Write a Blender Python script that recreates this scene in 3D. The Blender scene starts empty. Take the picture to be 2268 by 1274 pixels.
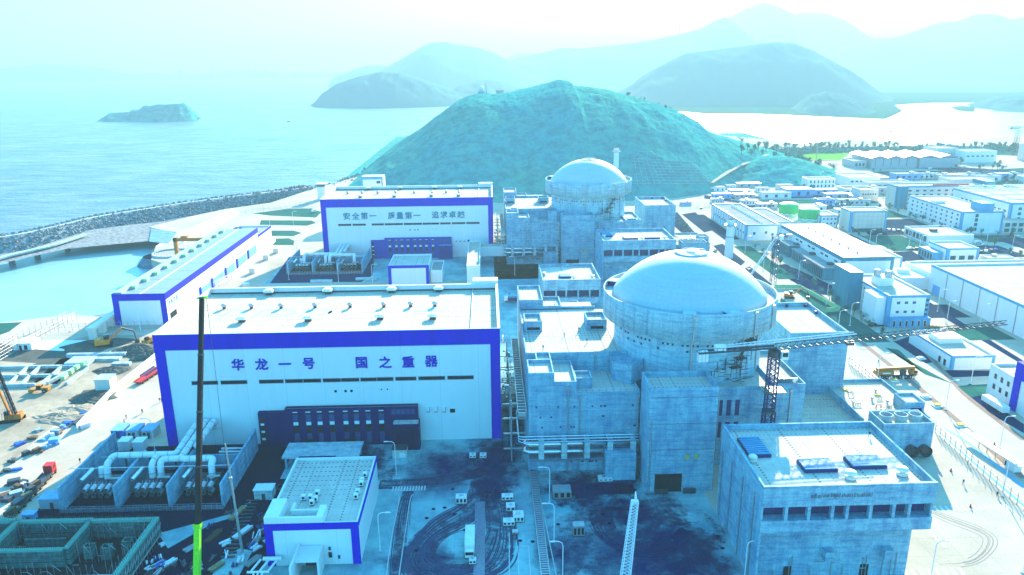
SUN_E=4.1; SKY_S=.15; SKY_T=(.14,.80,.97,1); EXPO=2.75
HAZE_D=2.2e-4; HAZE_C=(.24,.385,.435,1); HAZE_G=.25
import bpy, bmesh, math, random
from mathutils import Vector, Matrix, noise
random.seed(7)
S=bpy.context.scene; COL=S.collection; R=math.radians
# ------------------------------------------------------------- camera (world: x right along the halls, y away, z up, metres)
F,PIT,YAW,ROL,CH=1683.5,.28436,.030712,-.0090779,115.0
PX0,PY0=1134,637
_w=Vector((math.sin(YAW)*math.cos(PIT),math.cos(YAW)*math.cos(PIT),-math.sin(PIT)))
_r=Vector((math.cos(YAW),-math.sin(YAW),0)); _u=_r.cross(_w)
_r,_u=_r*math.cos(ROL)+_u*math.sin(ROL), _u*math.cos(ROL)-_r*math.sin(ROL)
CP=Vector((0,0,CH))
cam=bpy.data.cameras.new('camera'); co=bpy.data.objects.new('camera',cam); COL.objects.link(co)
co.matrix_world=Matrix(((_r.x,_u.x,-_w.x,0),(_r.y,_u.y,-_w.y,0),(_r.z,_u.z,-_w.z,CH),(0,0,0,1)))
cam.sensor_width=36; cam.lens=36*F/2268; cam.clip_start=1; cam.clip_end=90000; S.camera=co
def ray(px,py): return (px-PX0)/F*_r-(py-PY0)/F*_u+_w
def G(px,py,z=0.):
    d=ray(px,py); return CP+d*((z-CH)/d.z)
def HT(px,py,x,y):
    d=ray(px,py); return CH+d.z/math.hypot(d.x,d.y)*math.hypot(x,y)
def YP(px,py,y):
    d=ray(px,py); return CP+d*(y/d.y)
# ------------------------------------------------------------- light
SAZ,SEL=R(19.0),R(19.5)
sun=bpy.data.lights.new('sun','SUN'); sun.energy=SUN_E; sun.angle=R(.53); sun.color=(1,.85,.62)
so=bpy.data.objects.new('sun',sun); COL.objects.link(so)
sd=Vector((math.sin(SAZ)*math.cos(SEL),math.cos(SAZ)*math.cos(SEL),math.sin(SEL)))
so.rotation_euler=sd.to_track_quat('Z','Y').to_euler(); so.location=(200,600,400)
W=bpy.data.worlds.new('World'); S.world=W; W.use_nodes=True
nt=W.node_tree; nt.nodes.clear()
sky=nt.nodes.new('ShaderNodeTexSky'); sky.sky_type='NISHITA'; sky.sun_disc=False
sky.sun_elevation=SEL; sky.sun_rotation=SAZ; sky.air_density=1.0; sky.dust_density=1.0; sky.ozone_density=3.0; sky.altitude=100
tint=nt.nodes.new('ShaderNodeMix'); tint.data_type='RGBA'; tint.blend_type='MULTIPLY'; tint.inputs[0].default_value=1
tint.inputs[7].default_value=SKY_T
bg=nt.nodes.new('ShaderNodeBackground'); bg.inputs[1].default_value=SKY_S
out=nt.nodes.new('ShaderNodeOutputWorld')
nt.links.new(sky.outputs[0],tint.inputs[6]); nt.links.new(tint.outputs[2],bg.inputs[0]); nt.links.new(bg.outputs[0],out.inputs[0])
V=S.view_settings; V.view_transform='Standard'; V.look='None'; V.exposure=EXPO; V.gamma=1
c=S.cycles; c.use_denoising=True; c.volume_bounces=1; c.max_bounces=5; c.diffuse_bounces=3; c.glossy_bounces=2; c.transmission_bounces=2; c.sample_clamp_indirect=6; c.caustics_reflective=False; c.caustics_refractive=False
# ------------------------------------------------------------- materials
MATS={}
class NT:
    def __init__(s,name):
        m=bpy.data.materials.new(name); m.use_nodes=True; s.m=m; s.t=m.node_tree; s.b=s.t.nodes['Principled BSDF']; s.pos=None
    def n(s,k,**a):
        n=s.t.nodes.new(k)
        for x,y in a.items(): setattr(n,x,y)
        return n
    def l(s,a,b): s.t.links.new(a,b)
    def P(s):
        if not s.pos: s.pos=s.n('ShaderNodeNewGeometry').outputs['Position']
        return s.pos
    def val(s,i,v):
        if hasattr(v,'is_output') : s.l(v,i)
        else: i.default_value=v
    def math(s,op,a,b=0.,c=None):
        n=s.n('ShaderNodeMath',operation=op); s.val(n.inputs[0],a); s.val(n.inputs[1],b)
        if c is not None: s.val(n.inputs[2],c)
        return n.outputs[0]
    def noise(s,scale,detail=3,rough=.55,vec=None,st=None):
        n=s.n('ShaderNodeTexNoise'); n.inputs['Scale'].default_value=scale; n.inputs['Detail'].default_value=detail; n.inputs['Roughness'].default_value=rough
        v=vec or s.P()
        if st:
            mp=s.n('ShaderNodeMapping'); mp.inputs['Scale'].default_value=st; s.l(v,mp.inputs[0]); v=mp.outputs[0]
        s.l(v,n.inputs['Vector']); return n.outputs['Fac']
    def ramp(s,f,stops):
        n=s.n('ShaderNodeValToRGB'); s.l(f,n.inputs[0]); e=n.color_ramp.elements
        while len(e)<len(stops): e.new(.5)
        for i,(p,c) in enumerate(stops):
            e[i].position=p; e[i].color=(c,c,c,1) if isinstance(c,(int,float)) else (*c,1)
        return n.outputs[0]
    def mix(s,f,a,b,mode='MIX'):
        n=s.n('ShaderNodeMix',data_type='RGBA',blend_type=mode)
        for i,v in ((0,f),(6,a),(7,b)):
            if hasattr(v,'is_output'): s.l(v,n.inputs[i])
            elif i==0: n.inputs[0].default_value=v
            else: n.inputs[i].default_value=(*v,1)
        return n.outputs[2]
    def sep(s):
        n=s.n('ShaderNodeSeparateXYZ'); s.l(s.P(),n.inputs[0]); return n.outputs
    def bump(s,h,st=.5,d=.1):
        n=s.n('ShaderNodeBump'); n.inputs['Strength'].default_value=st; n.inputs['Distance'].default_value=d; s.l(h,n.inputs['Height']); s.l(n.outputs[0],s.b.inputs['Normal'])
    def done(s,col,rough=.7,metal=0.,spec=.4):
        s.val(s.b.inputs['Base Color'],col if hasattr(col,'is_output') else (*col,1)); s.val(s.b.inputs['Roughness'],rough); s.b.inputs['Metallic'].default_value=metal; s.b.inputs['Specular IOR Level'].default_value=spec
        MATS[s.m.name]=s.m; return s.m
def plain(name,col,rough=.6,metal=0.,var=.25,sc=1.2,spec=None):
    if spec is None: spec=.4 if 'glass' in name or metal>.05 else .08
    if max(col)<.06 and 'glass' not in name: rough=.85; spec=.03
    t=NT(name); f=t.noise(sc,4); d=tuple(c*(1-var) for c in col); e=tuple(min(1,c*(1+var)) for c in col)
    return t.done(t.mix(t.ramp(f,[(.3,0),(.7,1)]),d,e),rough,metal,spec)
def vary(t,col,k,f): # col*(1-k*f)
    return t.mix(f,col,tuple(c*(1-k) for c in col))
def concrete(name,col,dirt=.55,line=1.6,lk=.5):
    t=NT(name); x,y,z=t.sep()
    big=t.ramp(t.noise(.22,6,.72),[(.45,0),(.7,1)])
    st=t.ramp(t.noise(1.,4,.6,st=(.55,.55,.05)),[(.45,0),(.75,1)])
    hz=t.ramp(t.noise(1.,5,.75,st=(.16,.16,1.3)),[(.48,0),(.66,1)])
    fine=t.noise(2.2,6,.8)
    ln=t.math('LESS_THAN',t.math('FRACT',t.math('DIVIDE',z,line)),.05)
    hx=t.math('LESS_THAN',t.math('FRACT',t.math('DIVIDE',t.math('ADD',x,y),2.4)),.03)
    def dk(k): return (col[0]*k*.55,col[1]*k*.75,col[2]*k*1.25)
    c=t.mix(t.math('MULTIPLY',big,dirt*1.5),col,dk(.45))
    c=t.mix(t.math('MULTIPLY',st,.5),c,dk(.42))
    c=t.mix(t.math('MULTIPLY',hz,.55),c,dk(.4))
    c=t.mix(t.math('MULTIPLY',t.ramp(fine,[(.5,0),(.66,1)]),.55),c,dk(.3))
    c=t.mix(t.math('MULTIPLY',t.math('MAXIMUM',ln,hx),lk),c,dk(.4))
    t.bump(fine,.25,.05); return t.done(c,.85,0,.05)
def roofmat(name,col,cell=4.6,dot=.92,k=.75,patch=.12):
    # membrane roof: rows of fixing plates and welded seams
    t=NT(name); x,y,z=t.sep()
    def fr(v,p): return t.math('FRACT',t.math('DIVIDE',t.math('ADD',v,1000.),p))
    def near(v,w): return t.math('LESS_THAN',t.math('ABSOLUTE',t.math('SUBTRACT',v,.5)),w)
    dx=near(fr(x,dot),.22); dy=near(fr(y,dot),.22)
    rx=near(fr(x,cell),.22*dot/cell); ry=near(fr(y,cell*.62),.2*dot/(cell*.62))
    dots=t.math('MULTIPLY',t.math('MULTIPLY',dx,dy),t.math('MAXIMUM',rx,ry))
    seam=t.math('MAXIMUM',near(fr(t.math('ADD',x,cell*.3),cell*1.5),.012),near(fr(y,cell*2.2),.006))
    pn=t.n('ShaderNodeTexVoronoi',distance='CHEBYCHEV'); pn.inputs['Scale'].default_value=.22; t.l(t.P(),pn.inputs['Vector'])
    pv=t.n('ShaderNodeSeparateColor'); t.l(pn.outputs['Color'],pv.inputs[0])
    c=t.mix(pv.outputs[0],col,tuple(a*(1-patch) for a in col))
    c=t.mix(t.math('MULTIPLY',t.ramp(t.noise(.35,5,.65),[(.4,0),(.75,1)]),.3),c,tuple(a*.55 for a in col))
    c=t.mix(t.math('MULTIPLY',t.ramp(t.noise(1.,4,.6,st=(1.6,.12,1)),[(.5,0),(.75,1)]),.18),c,tuple(a*.6 for a in col))
    c=t.mix(t.math('MULTIPLY',dots,k),c,tuple(a*.2 for a in col))
    c=t.mix(t.math('MULTIPLY',seam,.4),c,tuple(a*.4 for a in col))
    return t.done(c,.8,0,0.)
def cladding(name,col,pitch=1.0,var=.06,metal=0.,rough=.5):
    t=NT(name); x,y,z=t.sep()
    s=t.math('LESS_THAN',t.math('FRACT',t.math('DIVIDE',t.math('ADD',t.math('ADD',x,y),1000),pitch)),.04)
    s2=t.math('LESS_THAN',t.math('FRACT',t.math('DIVIDE',t.math('ADD',t.math('ADD',x,y),1007),pitch*12)),.006)
    c=t.mix(t.ramp(t.noise(1.,4,.6,st=(.5,.5,.04)),[(.4,0),(.7,1)]),col,tuple(a*(1-var) for a in col))
    c=t.mix(t.math('MULTIPLY',s,.12),c,tuple(a*.5 for a in col)); c=t.mix(t.math('MULTIPLY',s2,.6),c,tuple(a*.45 for a in col))
    return t.done(c,rough,metal,.12)
def groundmat(name,col,dirt,k=.6,slab=6.,sk=.35,sc=.05,rough=.9):
    t=NT(name); x,y,z=t.sep()
    a=t.ramp(t.noise(sc,6,.65),[(.42,0),(.68,1)]); b=t.ramp(t.noise(sc*6,5,.7),[(.45,0),(.75,1)]); f=t.noise(1.5,4,.7)
    c=t.mix(t.math('MULTIPLY',a,k),col,dirt); c=t.mix(t.math('MULTIPLY',b,k*.6),c,dirt)
    c=t.mix(t.math('MULTIPLY',t.ramp(f,[(.4,0),(.8,1)]),.35),c,tuple(q*.5 for q in col))
    if slab:
        l1=t.math('LESS_THAN',t.math('FRACT',t.math('DIVIDE',t.math('ADD',x,1000),slab)),.018); l2=t.math('LESS_THAN',t.math('FRACT',t.math('DIVIDE',t.math('ADD',y,1000),slab)),.018)
        c=t.mix(t.math('MULTIPLY',t.math('MAXIMUM',l1,l2),sk),c,tuple(q*.4 for q in col))
    t.bump(f,.2,.06); return t.done(c,rough,0,0.)
concrete('raw_concrete',(.27,.50,.56),.5); concrete('pale_concrete',(.50,.60,.56),.3); concrete('dark_concrete',(.18,.23,.26),.5); concrete('shell_concrete',(.38,.62,.65),.22,1.5,.35)
roofmat('hall_roof',(.55,.47,.37),4.6,1.15,.9); roofmat('block_roof',(.56,.51,.44),3.8,1.15,.9); roofmat('grey_roof',(.34,.34,.33),5,1.,.25,.2)
cladding('white_panel',(.72,.72,.70),1.,.05); cladding('white_paint',(.74,.73,.70),.6,.12); cladding('blue_panel',(.003,.004,.46),1.,.2,0,.6); cladding('navy_panel',(.004,.004,.085),.5,.2,0,.6); cladding('annex_blue',(.006,.03,.34),.5,.2,0,.6); cladding('teal_panel',(.03,.22,.30),.7,.2)
cladding('blue_trim',(.07,.33,.52),1.,.2); cladding('grey_steel_sheet',(.38,.40,.42),.5,.1,.0,.4); cladding('cream_panel',(.68,.64,.55),.8,.08); cladding('beige_wall',(.58,.55,.48),1.2,.12)
plain('black_glass',(.012,.014,.02),.12,0,.2); plain('blue_glass',(.03,.06,.16),.1,0,.3); plain('teal_glass',(.02,.09,.10),.1,0,.4,.6)
plain('galvanised',(.42,.43,.44),.4,.6,.15); plain('white_metal',(.72,.72,.71),.4,0,.08); plain('pipe_silver',(.62,.63,.64),.25,.85,.12); plain('dark_steel',(.05,.055,.065),.5,.3,.3)
plain('black_paint',(.018,.018,.02),.4,0,.3); plain('mast_blue',(.01,.02,.12),.5,.1,.3); plain('yellow_paint',(.55,.22,.03),.4,0,.15); plain('gold_paint',(.48,.17,.03),.45,0,.25,2.); plain('lime_paint',(.22,.62,.02),.35,0,.1)
plain('red_paint',(.50,.03,.03),.4,0,.2); plain('orange_paint',(.60,.16,.02),.4,0,.2); plain('green_paint',(.03,.42,.12),.4,0,.1); plain('pale_green',(.30,.55,.28),.6,0,.15); plain('blue_paint',(.02,.10,.42),.4,0,.15); plain('sky_blue_sheet',(.16,.36,.62),.5,0,.2)
plain('rubber',(.02,.02,.02),.8,0,.3); plain('wood',(.30,.22,.12),.8,0,.4,3.); plain('skin',(.45,.28,.2),.6,0,.1); plain('cloth_blue',(.03,.06,.25),.9,0,.2); plain('cloth_orange',(.6,.2,.04),.9,0,.2); plain('cloth_dark',(.03,.03,.04),.9,0,.2)
plain('rebar',(.13,.08,.05),.8,0,.4,2.); plain('tarp_white',(.66,.67,.68),.7,0,.15,2.); plain('line_paint',(.55,.55,.52),.8,0,.25,2.); plain('yellow_line',(.62,.44,.10),.8,0,.2); plain('faded_blue',(.36,.52,.66),.8,0,.1); plain('faded_orange',(.62,.47,.30),.8,0,.1); plain('letter_blue',(.006,.012,.40),.5,0,.1)
plain('green_form',(.16,.40,.26),.7,0,.35,1.5); plain('rock',(.20,.21,.21),.9,0,.55,.5); plain('leaf_dark',(.05,.19,.16),.9,0,.5,.3); plain('leaf_light',(.11,.27,.18),.9,0,.45,.4); plain('bark',(.10,.07,.05),.9,0,.3)
groundmat('yard_concrete',(.28,.52,.50),(.05,.11,.19),.8,6.,.35,.035); groundmat('bright_concrete',(.52,.44,.34),(.36,.305,.235),.75,7.,.3,.03); groundmat('asphalt',(.03,.055,.09),(.016,.03,.055),.6,0); groundmat('gravel',(.012,.03,.085),(.006,.016,.05),.7,0,0,.12)
groundmat('earth',(.44,.35,.25),(.19,.16,.12),.8,0,0,.06); groundmat('wet_earth',(.12,.12,.10),(.05,.05,.045),.8,0,0,.1); groundmat('lawn',(.03,.13,.10),(.018,.075,.07),.7,0,0,.1); groundmat('pitch_grass',(.14,.34,.05),(.10,.26,.04),.5,0,0,.05); groundmat('sand',(.48,.42,.32),(.34,.30,.22),.6,0); groundmat('brick_paving',(.33,.22,.17),(.2,.14,.11),.5,0); groundmat('oily_dirt',(.007,.011,.034),(.003,.005,.014),.6,0,0,.2); groundmat('faint_tyre',(.30,.26,.21),(.24,.21,.17),.6,0,0,.3); groundmat('tyre_dirt',(.05,.07,.13),(.02,.03,.07),.8,0,0,.3)
t=NT('hill_scrub'); n1=t.noise(.012,6,.65); n2=t.noise(.09,6,.75)
c=t.mix(t.ramp(n1,[(.42,0),(.62,1)]),(.025,.30,.27),(.07,.32,.23)); c=t.mix(t.ramp(n2,[(.42,0),(.68,1)]),c,(.018,.17,.17)); c=t.mix(t.ramp(t.noise(.03,5,.7),[(.66,0),(.76,.8)]),c,(.17,.155,.13))
t.bump(n2,.5,2.); t.done(c,.95,0,0.)
t=NT('far_hill'); c=t.mix(t.noise(.004,6,.7),(.06,.17,.165),(.09,.20,.18)); t.done(c,.95,0,0.)
t=NT('sea_water'); h=t.noise(.05,5,.65,st=(1,1.6,1)); h2=t.noise(.35,3,.6,st=(1,1.8,1)); hh=t.math('ADD',h,t.math('MULTIPLY',h2,.35)); t.bump(hh,1.,2.6)
c=t.mix(t.ramp(t.noise(.006,5,.6),[(.35,0),(.7,1)]),(.13,.17,.20),(.21,.24,.26)); c=t.mix(t.math('MULTIPLY',t.ramp(t.noise(.035,6,.75,st=(.5,1.6,1)),[(.42,0),(.6,1)]),.85),c,(.04,.085,.12)); c=t.mix(t.ramp(t.noise(.05,4,.8,st=(.35,1.6,1)),[(.66,0),(.74,.8)]),c,(.55,.55,.55)); t.done(c,.3,0,.22)
t=NT('basin_water'); t.bump(t.noise(.8,3,.6,st=(1,1.8,1)),.35,.3); c=t.mix(t.ramp(t.noise(.012,4,.6),[(.35,0),(.7,1)]),(.20,.38,.36),(.26,.42,.42)); t.done(c,.25,0,.2)
# ------------------------------------------------------------- mesh builder
ORG={}
class MB:
    def __init__(s): s.v=[]; s.f=[]; s.mi=[]; s.k=0
    def mat(s,k): s.k=k; return s
    def poly(s,*pts):
        n=len(s.v); s.v+=[tuple(p) for p in pts]; s.f.append(tuple(range(n,n+len(pts)))); s.mi.append(s.k); return s
    def box(s,x0,x1,y0,y1,z0,z1,top=None,bottom=True):
        if x0>x1:x0,x1=x1,x0
        if y0>y1:y0,y1=y1,y0
        n=len(s.v); s.v+=[(x0,y0,z0),(x1,y0,z0),(x1,y1,z0),(x0,y1,z0),(x0,y0,z1),(x1,y0,z1),(x1,y1,z1),(x0,y1,z1)]
        for q in ((0,1,5,4),(1,2,6,5),(2,3,7,6),(3,0,4,7)): s.f.append(tuple(n+i for i in q)); s.mi.append(s.k)
        s.f.append((n+4,n+5,n+6,n+7)); s.mi.append(s.k if top is None else top)
        if bottom: s.f.append((n+3,n+2,n+1,n)); s.mi.append(s.k)
        return s
    def obox(s,c,ax,l,w,h,z0=None):
        """box of length l along direction ax (xy), width w, height h, centred at c (base at c.z)"""
        c=Vector(c); a=Vector(ax).normalized(); b=Vector((-a.y,a.x,0)); n=len(s.v)
        if abs(a.z)>1e-6: b=Vector((-a.y,a.x,0)).normalized()
        u=a.cross(b) if abs(a.z)>1e-6 else Vector((0,0,1))
        for k in (0,h):
            for i,j in ((-1,-1),(1,-1),(1,1),(-1,1)): s.v.append(tuple(c+a*(i*l/2)+b*(j*w/2)+u*k))
        for q in ((0,1,5,4),(1,2,6,5),(2,3,7,6),(3,0,4,7),(4,5,6,7),(3,2,1,0)): s.f.append(tuple(n+i for i in q)); s.mi.append(s.k)
        return s
    def prism(s,poly,z0,z1,top=None,cap=True,bottom=False):
        n=len(s.v); m=len(poly); a=sum(poly[i][0]*poly[(i+1)%m][1]-poly[(i+1)%m][0]*poly[i][1] for i in range(m))
        if a<0: poly=poly[::-1]
        s.v+=[(p[0],p[1],z0) for p in poly]+[(p[0],p[1],z1) for p in poly]
        for i in range(m): s.f.append((n+i,n+(i+1)%m,n+m+(i+1)%m,n+m+i)); s.mi.append(s.k)
        if cap: s.f.append(tuple(n+m+i for i in range(m))); s.mi.append(s.k if top is None else top)
        if bottom: s.f.append(tuple(n+m-1-i for i in range(m))); s.mi.append(s.k)
        return s
    def tube(s,a,b,r0,r1=None,n=6,cap=True):
        a=Vector(a); b=Vector(b); r1=r0 if r1 is None else r1; d=(b-a)
        if d.length<1e-6: return s
        d.normalize(); e=d.orthogonal().normalized(); g=d.cross(e); k=len(s.v)
        for p,r in ((a,r0),(b,r1)):
            for i in range(n):
                t=2*math.pi*(i+.5)/n; s.v.append(tuple(p+(e*math.cos(t)+g*math.sin(t))*r))
        for i in range(n): s.f.append((k+i,k+(i+1)%n,k+n+(i+1)%n,k+n+i)); s.mi.append(s.k)
        if cap:
            s.f.append(tuple(k+n-1-i for i in range(n))); s.mi.append(s.k); s.f.append(tuple(k+n+i for i in range(n))); s.mi.append(s.k)
        return s
    def path(s,pts,r,n=8,rings=0.):
        pts=[Vector(p) for p in pts]; k=len(s.v); m=len(pts); up=None
        for i,p in enumerate(pts):
            d=((pts[i]-pts[i-1]).normalized() if i else Vector())+((pts[i+1]-pts[i]).normalized() if i<m-1 else Vector())
            d.normalize()
            if up is None: up=d.orthogonal().normalized()
            e=(up-d*up.dot(d)).normalized(); up=e; g=d.cross(e); sc=1
            if 0<i<m-1: sc=1/max(.5,d.dot((pts[i+1]-pts[i]).normalized()))
            for j in range(n):
                t=2*math.pi*j/n; s.v.append(tuple(p+(e*math.cos(t)+g*math.sin(t))*r*(sc if 0 else 1)))
        for i in range(m-1):
            for j in range(n): s.f.append((k+i*n+j,k+i*n+(j+1)%n,k+(i+1)*n+(j+1)%n,k+(i+1)*n+j)); s.mi.append(s.k)
        s.f.append(tuple(k+n-1-i for i in range(n))); s.mi.append(s.k); s.f.append(tuple(k+(m-1)*n+i for i in range(n))); s.mi.append(s.k)
        return s
    def lathe(s,prof,c=(0,0),n=24,a0=0.,a1=2*math.pi,close=True):
        k=len(s.v); m=len(prof)
        full=abs(a1-a0-2*math.pi)<1e-6; cols=n if full else n+1
        for i in range(cols):
            t=a0+(a1-a0)*i/n
            for r,z in prof: s.v.append((c[0]+r*math.cos(t),c[1]+r*math.sin(t),z))
        for i in range(n):
            j=(i+1)%cols
            for q in range(m-1):
                a,b=k+i*m+q,k+j*m+q
                if prof[q][0]<1e-6: s.f.append((a,b+1,a+1))
                elif prof[q+1][0]<1e-6: s.f.append((a,b,a+1))
                else: s.f.append((a,b,b+1,a+1))
                s.mi.append(s.k)
        return s
    def sphere(s,c,r,sz=1.,n=8,m=5):
        return s.lathe_at(c,[(max(0,r*math.cos(-math.pi/2+math.pi*i/m)) if 0<i<m else 0,r*sz*math.sin(-math.pi/2+math.pi*i/m)) for i in range(m+1)],n)
    def lathe_at(s,c,prof,n=10):
        return s.lathe([(r,z+c[2]) for r,z in prof],(c[0],c[1]),n)
    def build(s,name,mats,parent=None,smooth=False,org=None):
        if isinstance(mats,str): mats=[mats]
        o=Vector(org) if org is not None else (ORG[parent.name] if parent is not None else Vector())
        me=bpy.data.meshes.new(name); me.from_pydata([(v[0]-o.x,v[1]-o.y,v[2]-o.z) for v in s.v],[],s.f)
        for m in mats: me.materials.append(MATS[m])
        if len(mats)>1: me.polygons.foreach_set('material_index',[min(i,len(mats)-1) for i in s.mi])
        if smooth: me.polygons.foreach_set('use_smooth',[True]*len(me.polygons))
        me.update(); ob=bpy.data.objects.new(name,me); COL.objects.link(ob); ORG[ob.name]=o
        if parent is not None: ob.parent=parent
        else: ob.location=o
        return ob
def tag(o,label=None,cat=None,group=None,kind=None):
    if label: o['label']=label
    if cat: o['category']=cat
    if group: o['group']=group
    if kind: o['kind']=kind
    return o
def thing(name,label,cat,loc,group=None):
    o=bpy.data.objects.new(name,None); COL.objects.link(o); o.location=loc; ORG[o.name]=Vector(loc); o.empty_display_size=1
    return tag(o,label,cat,group)
KIDS={}
def copy_tree(o,off=None,loc=None,rz=None,label=None,group=None,par=None,top=True,sc=None):
    c=o.copy(); COL.objects.link(c)
    if par is not None: c.parent=par
    if top:
        if loc is not None: c.location=loc
        if off is not None: c.location=Vector(o.location)+Vector(off)
        if rz is not None: c.rotation_euler[2]=rz
        if sc is not None: c.scale=(sc,sc,sc)
        if label: c['label']=label
        if group: c['group']=group
        ORG[c.name]=Vector(c.location)
    for ch in o.children: copy_tree(ch,par=c,top=False)
    return c
def struct(name,mb,mats,smooth=False):
    return tag(mb.build(name,mats,smooth=smooth),kind='structure')
def patch(name,mat,pts,z,px=True):
    mb=MB(); P=[G(a,b) for a,b in pts] if px else pts
    P=[(p[0],p[1],z) for p in P]; m=len(P)
    if sum(P[i][0]*P[(i+1)%m][1]-P[(i+1)%m][0]*P[i][1] for i in range(m))<0: P=P[::-1]
    mb.poly(*P); return struct(name,mb,mat)
def smoothline(pts,k=6):
    out=[]; P=[Vector(p) for p in pts]; n=len(P)
    for i in range(n-1):
        a,b,c,d=P[max(i-1,0)],P[i],P[i+1],P[min(i+2,n-1)]
        for j in range(k):
            t=j/k; out.append(.5*((2*b)+(c-a)*t+(2*a-5*b+4*c-d)*t*t+(3*b-a-3*c+d)*t**3))
    out.append(P[-1]); return out
def strip(mb,line,w,z):
    L=[Vector((p[0],p[1],0)) for p in line]
    A=[];B=[]
    for i,p in enumerate(L):
        d=(L[min(i+1,len(L)-1)]-L[max(i-1,0)]).normalized(); nn=Vector((-d.y,d.x,0)); A.append(p+nn*w/2); B.append(p-nn*w/2)
    for i in range(len(L)-1): mb.poly((B[i].x,B[i].y,z),(B[i+1].x,B[i+1].y,z),(A[i+1].x,A[i+1].y,z),(A[i].x,A[i].y,z))
# ============================================================= terrain, sea, hills
SEA=-6.
struct('sea',MB().poly((-40000,-3000,SEA),(40000,-3000,SEA),(40000,42000,SEA),(-40000,42000,SEA)),'sea_water')
land=[(-420,-300),(900,-300),(1500,700),(1500,1300)]+[tuple(G(*p)[:2]) for p in ((2268,300),(2120,316),(1900,330),(1800,322),(1690,308),(1600,300))]+[(480,1900),(80,1900),(-60,1700),(-110,1250),(-126,1000),(-136,850),(-172,752)]+[tuple(G(*p)[:2]) for p in ((600,449),(500,463),(420,480),(330,503),(385,515),(345,545))]+[(-212,470),(-192,452),(-176,440),(-176,352),(-205,360),(-300,322),(-420,280)]
land=[(p[0],p[1]) for p in land][::-1]
struct('ground',MB().prism(land,-9,0),'bright_concrete')
bz=[G(a,b,SEA+.05) for a,b in ((-80,600),(0,578),(110,551),(200,540),(330,530),(400,540),(420,600),(330,640),(262,690),(60,725),(-120,740))]
struct('basin',MB().poly(*[(q.x,q.y,SEA+.05) for q in bz][::-1]),'basin_water')
def fb(x,y,s,o=5): return noise.fractal(Vector((x*s,y*s,3.3)),1.,2.,o)
def hill(name,sil,yr,front,back,mat='far_hill',nu=110,nv=46,rough=.05,seed=0.,sharp=1.5,base=SEA-2,edge=True,label=None):
    """ridge silhouette (pixels) standing at depth yr; front = pixel line of the foot on the sea or a number of metres"""
    P=[]
    for (px,py) in sil:
        q=YP(px,py,yr); P.append((q.x,q.z))
    mb=MB(); x0,x1=P[0][0],P[-1][0]
    def H(x):
        for i in range(len(P)-1):
            if P[i][0]<=x<=P[i+1][0]:
                t=(x-P[i][0])/(P[i+1][0]-P[i][0]+1e-9); return P[i][1]*(1-t)+P[i+1][1]*t
        return base
    hm=max(p[1] for p in P); idx=[]
    for i in range(nu+1):
        x=x0+(x1-x0)*i/nu; hr=H(x)
        for j in range(nv+1):
            v=-1+2*j/nv
            d=front if v<0 else back
            yy=yr+v*d*(.35+.65*max(0,(hr-base))/(hm-base+1e-6))**.6
            k=1-abs(v)**sharp if v<0 else 1-abs(v)**2
            n=fb(x+seed*91,yy,1.8/(x1-x0)*3)
            n2=abs(fb(x-seed*37,yy*.5,9/(x1-x0)))
            z=base+(hr-base)*k+ (hm-base)*rough*(n*1.2-n2*1.5)*min(1,abs(v)*3)*(1-abs(v))*2
            xx=x*(1+ (yy-yr)/yr*.6)  # spurs fan out a little towards the far side
            z+=(random.random()-.5)*(hm-base)*.004
            if mat=='hill_scrub': z+=(abs(noise.noise(Vector((xx*.2,yy*.2,0))))*2.4+noise.noise(Vector((xx*.6,yy*.6,4))))*min(1,hr/12)*(1-abs(v))
            mb.v.append((xx,yy,max(z,base)))
    for i in range(nu):
        for j in range(nv):
            a=i*(nv+1)+j; mb.f.append((a,a+nv+1,a+nv+2,a+1)); mb.mi.append(0)
    o=struct(name,mb,mat,smooth=True); return o
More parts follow.
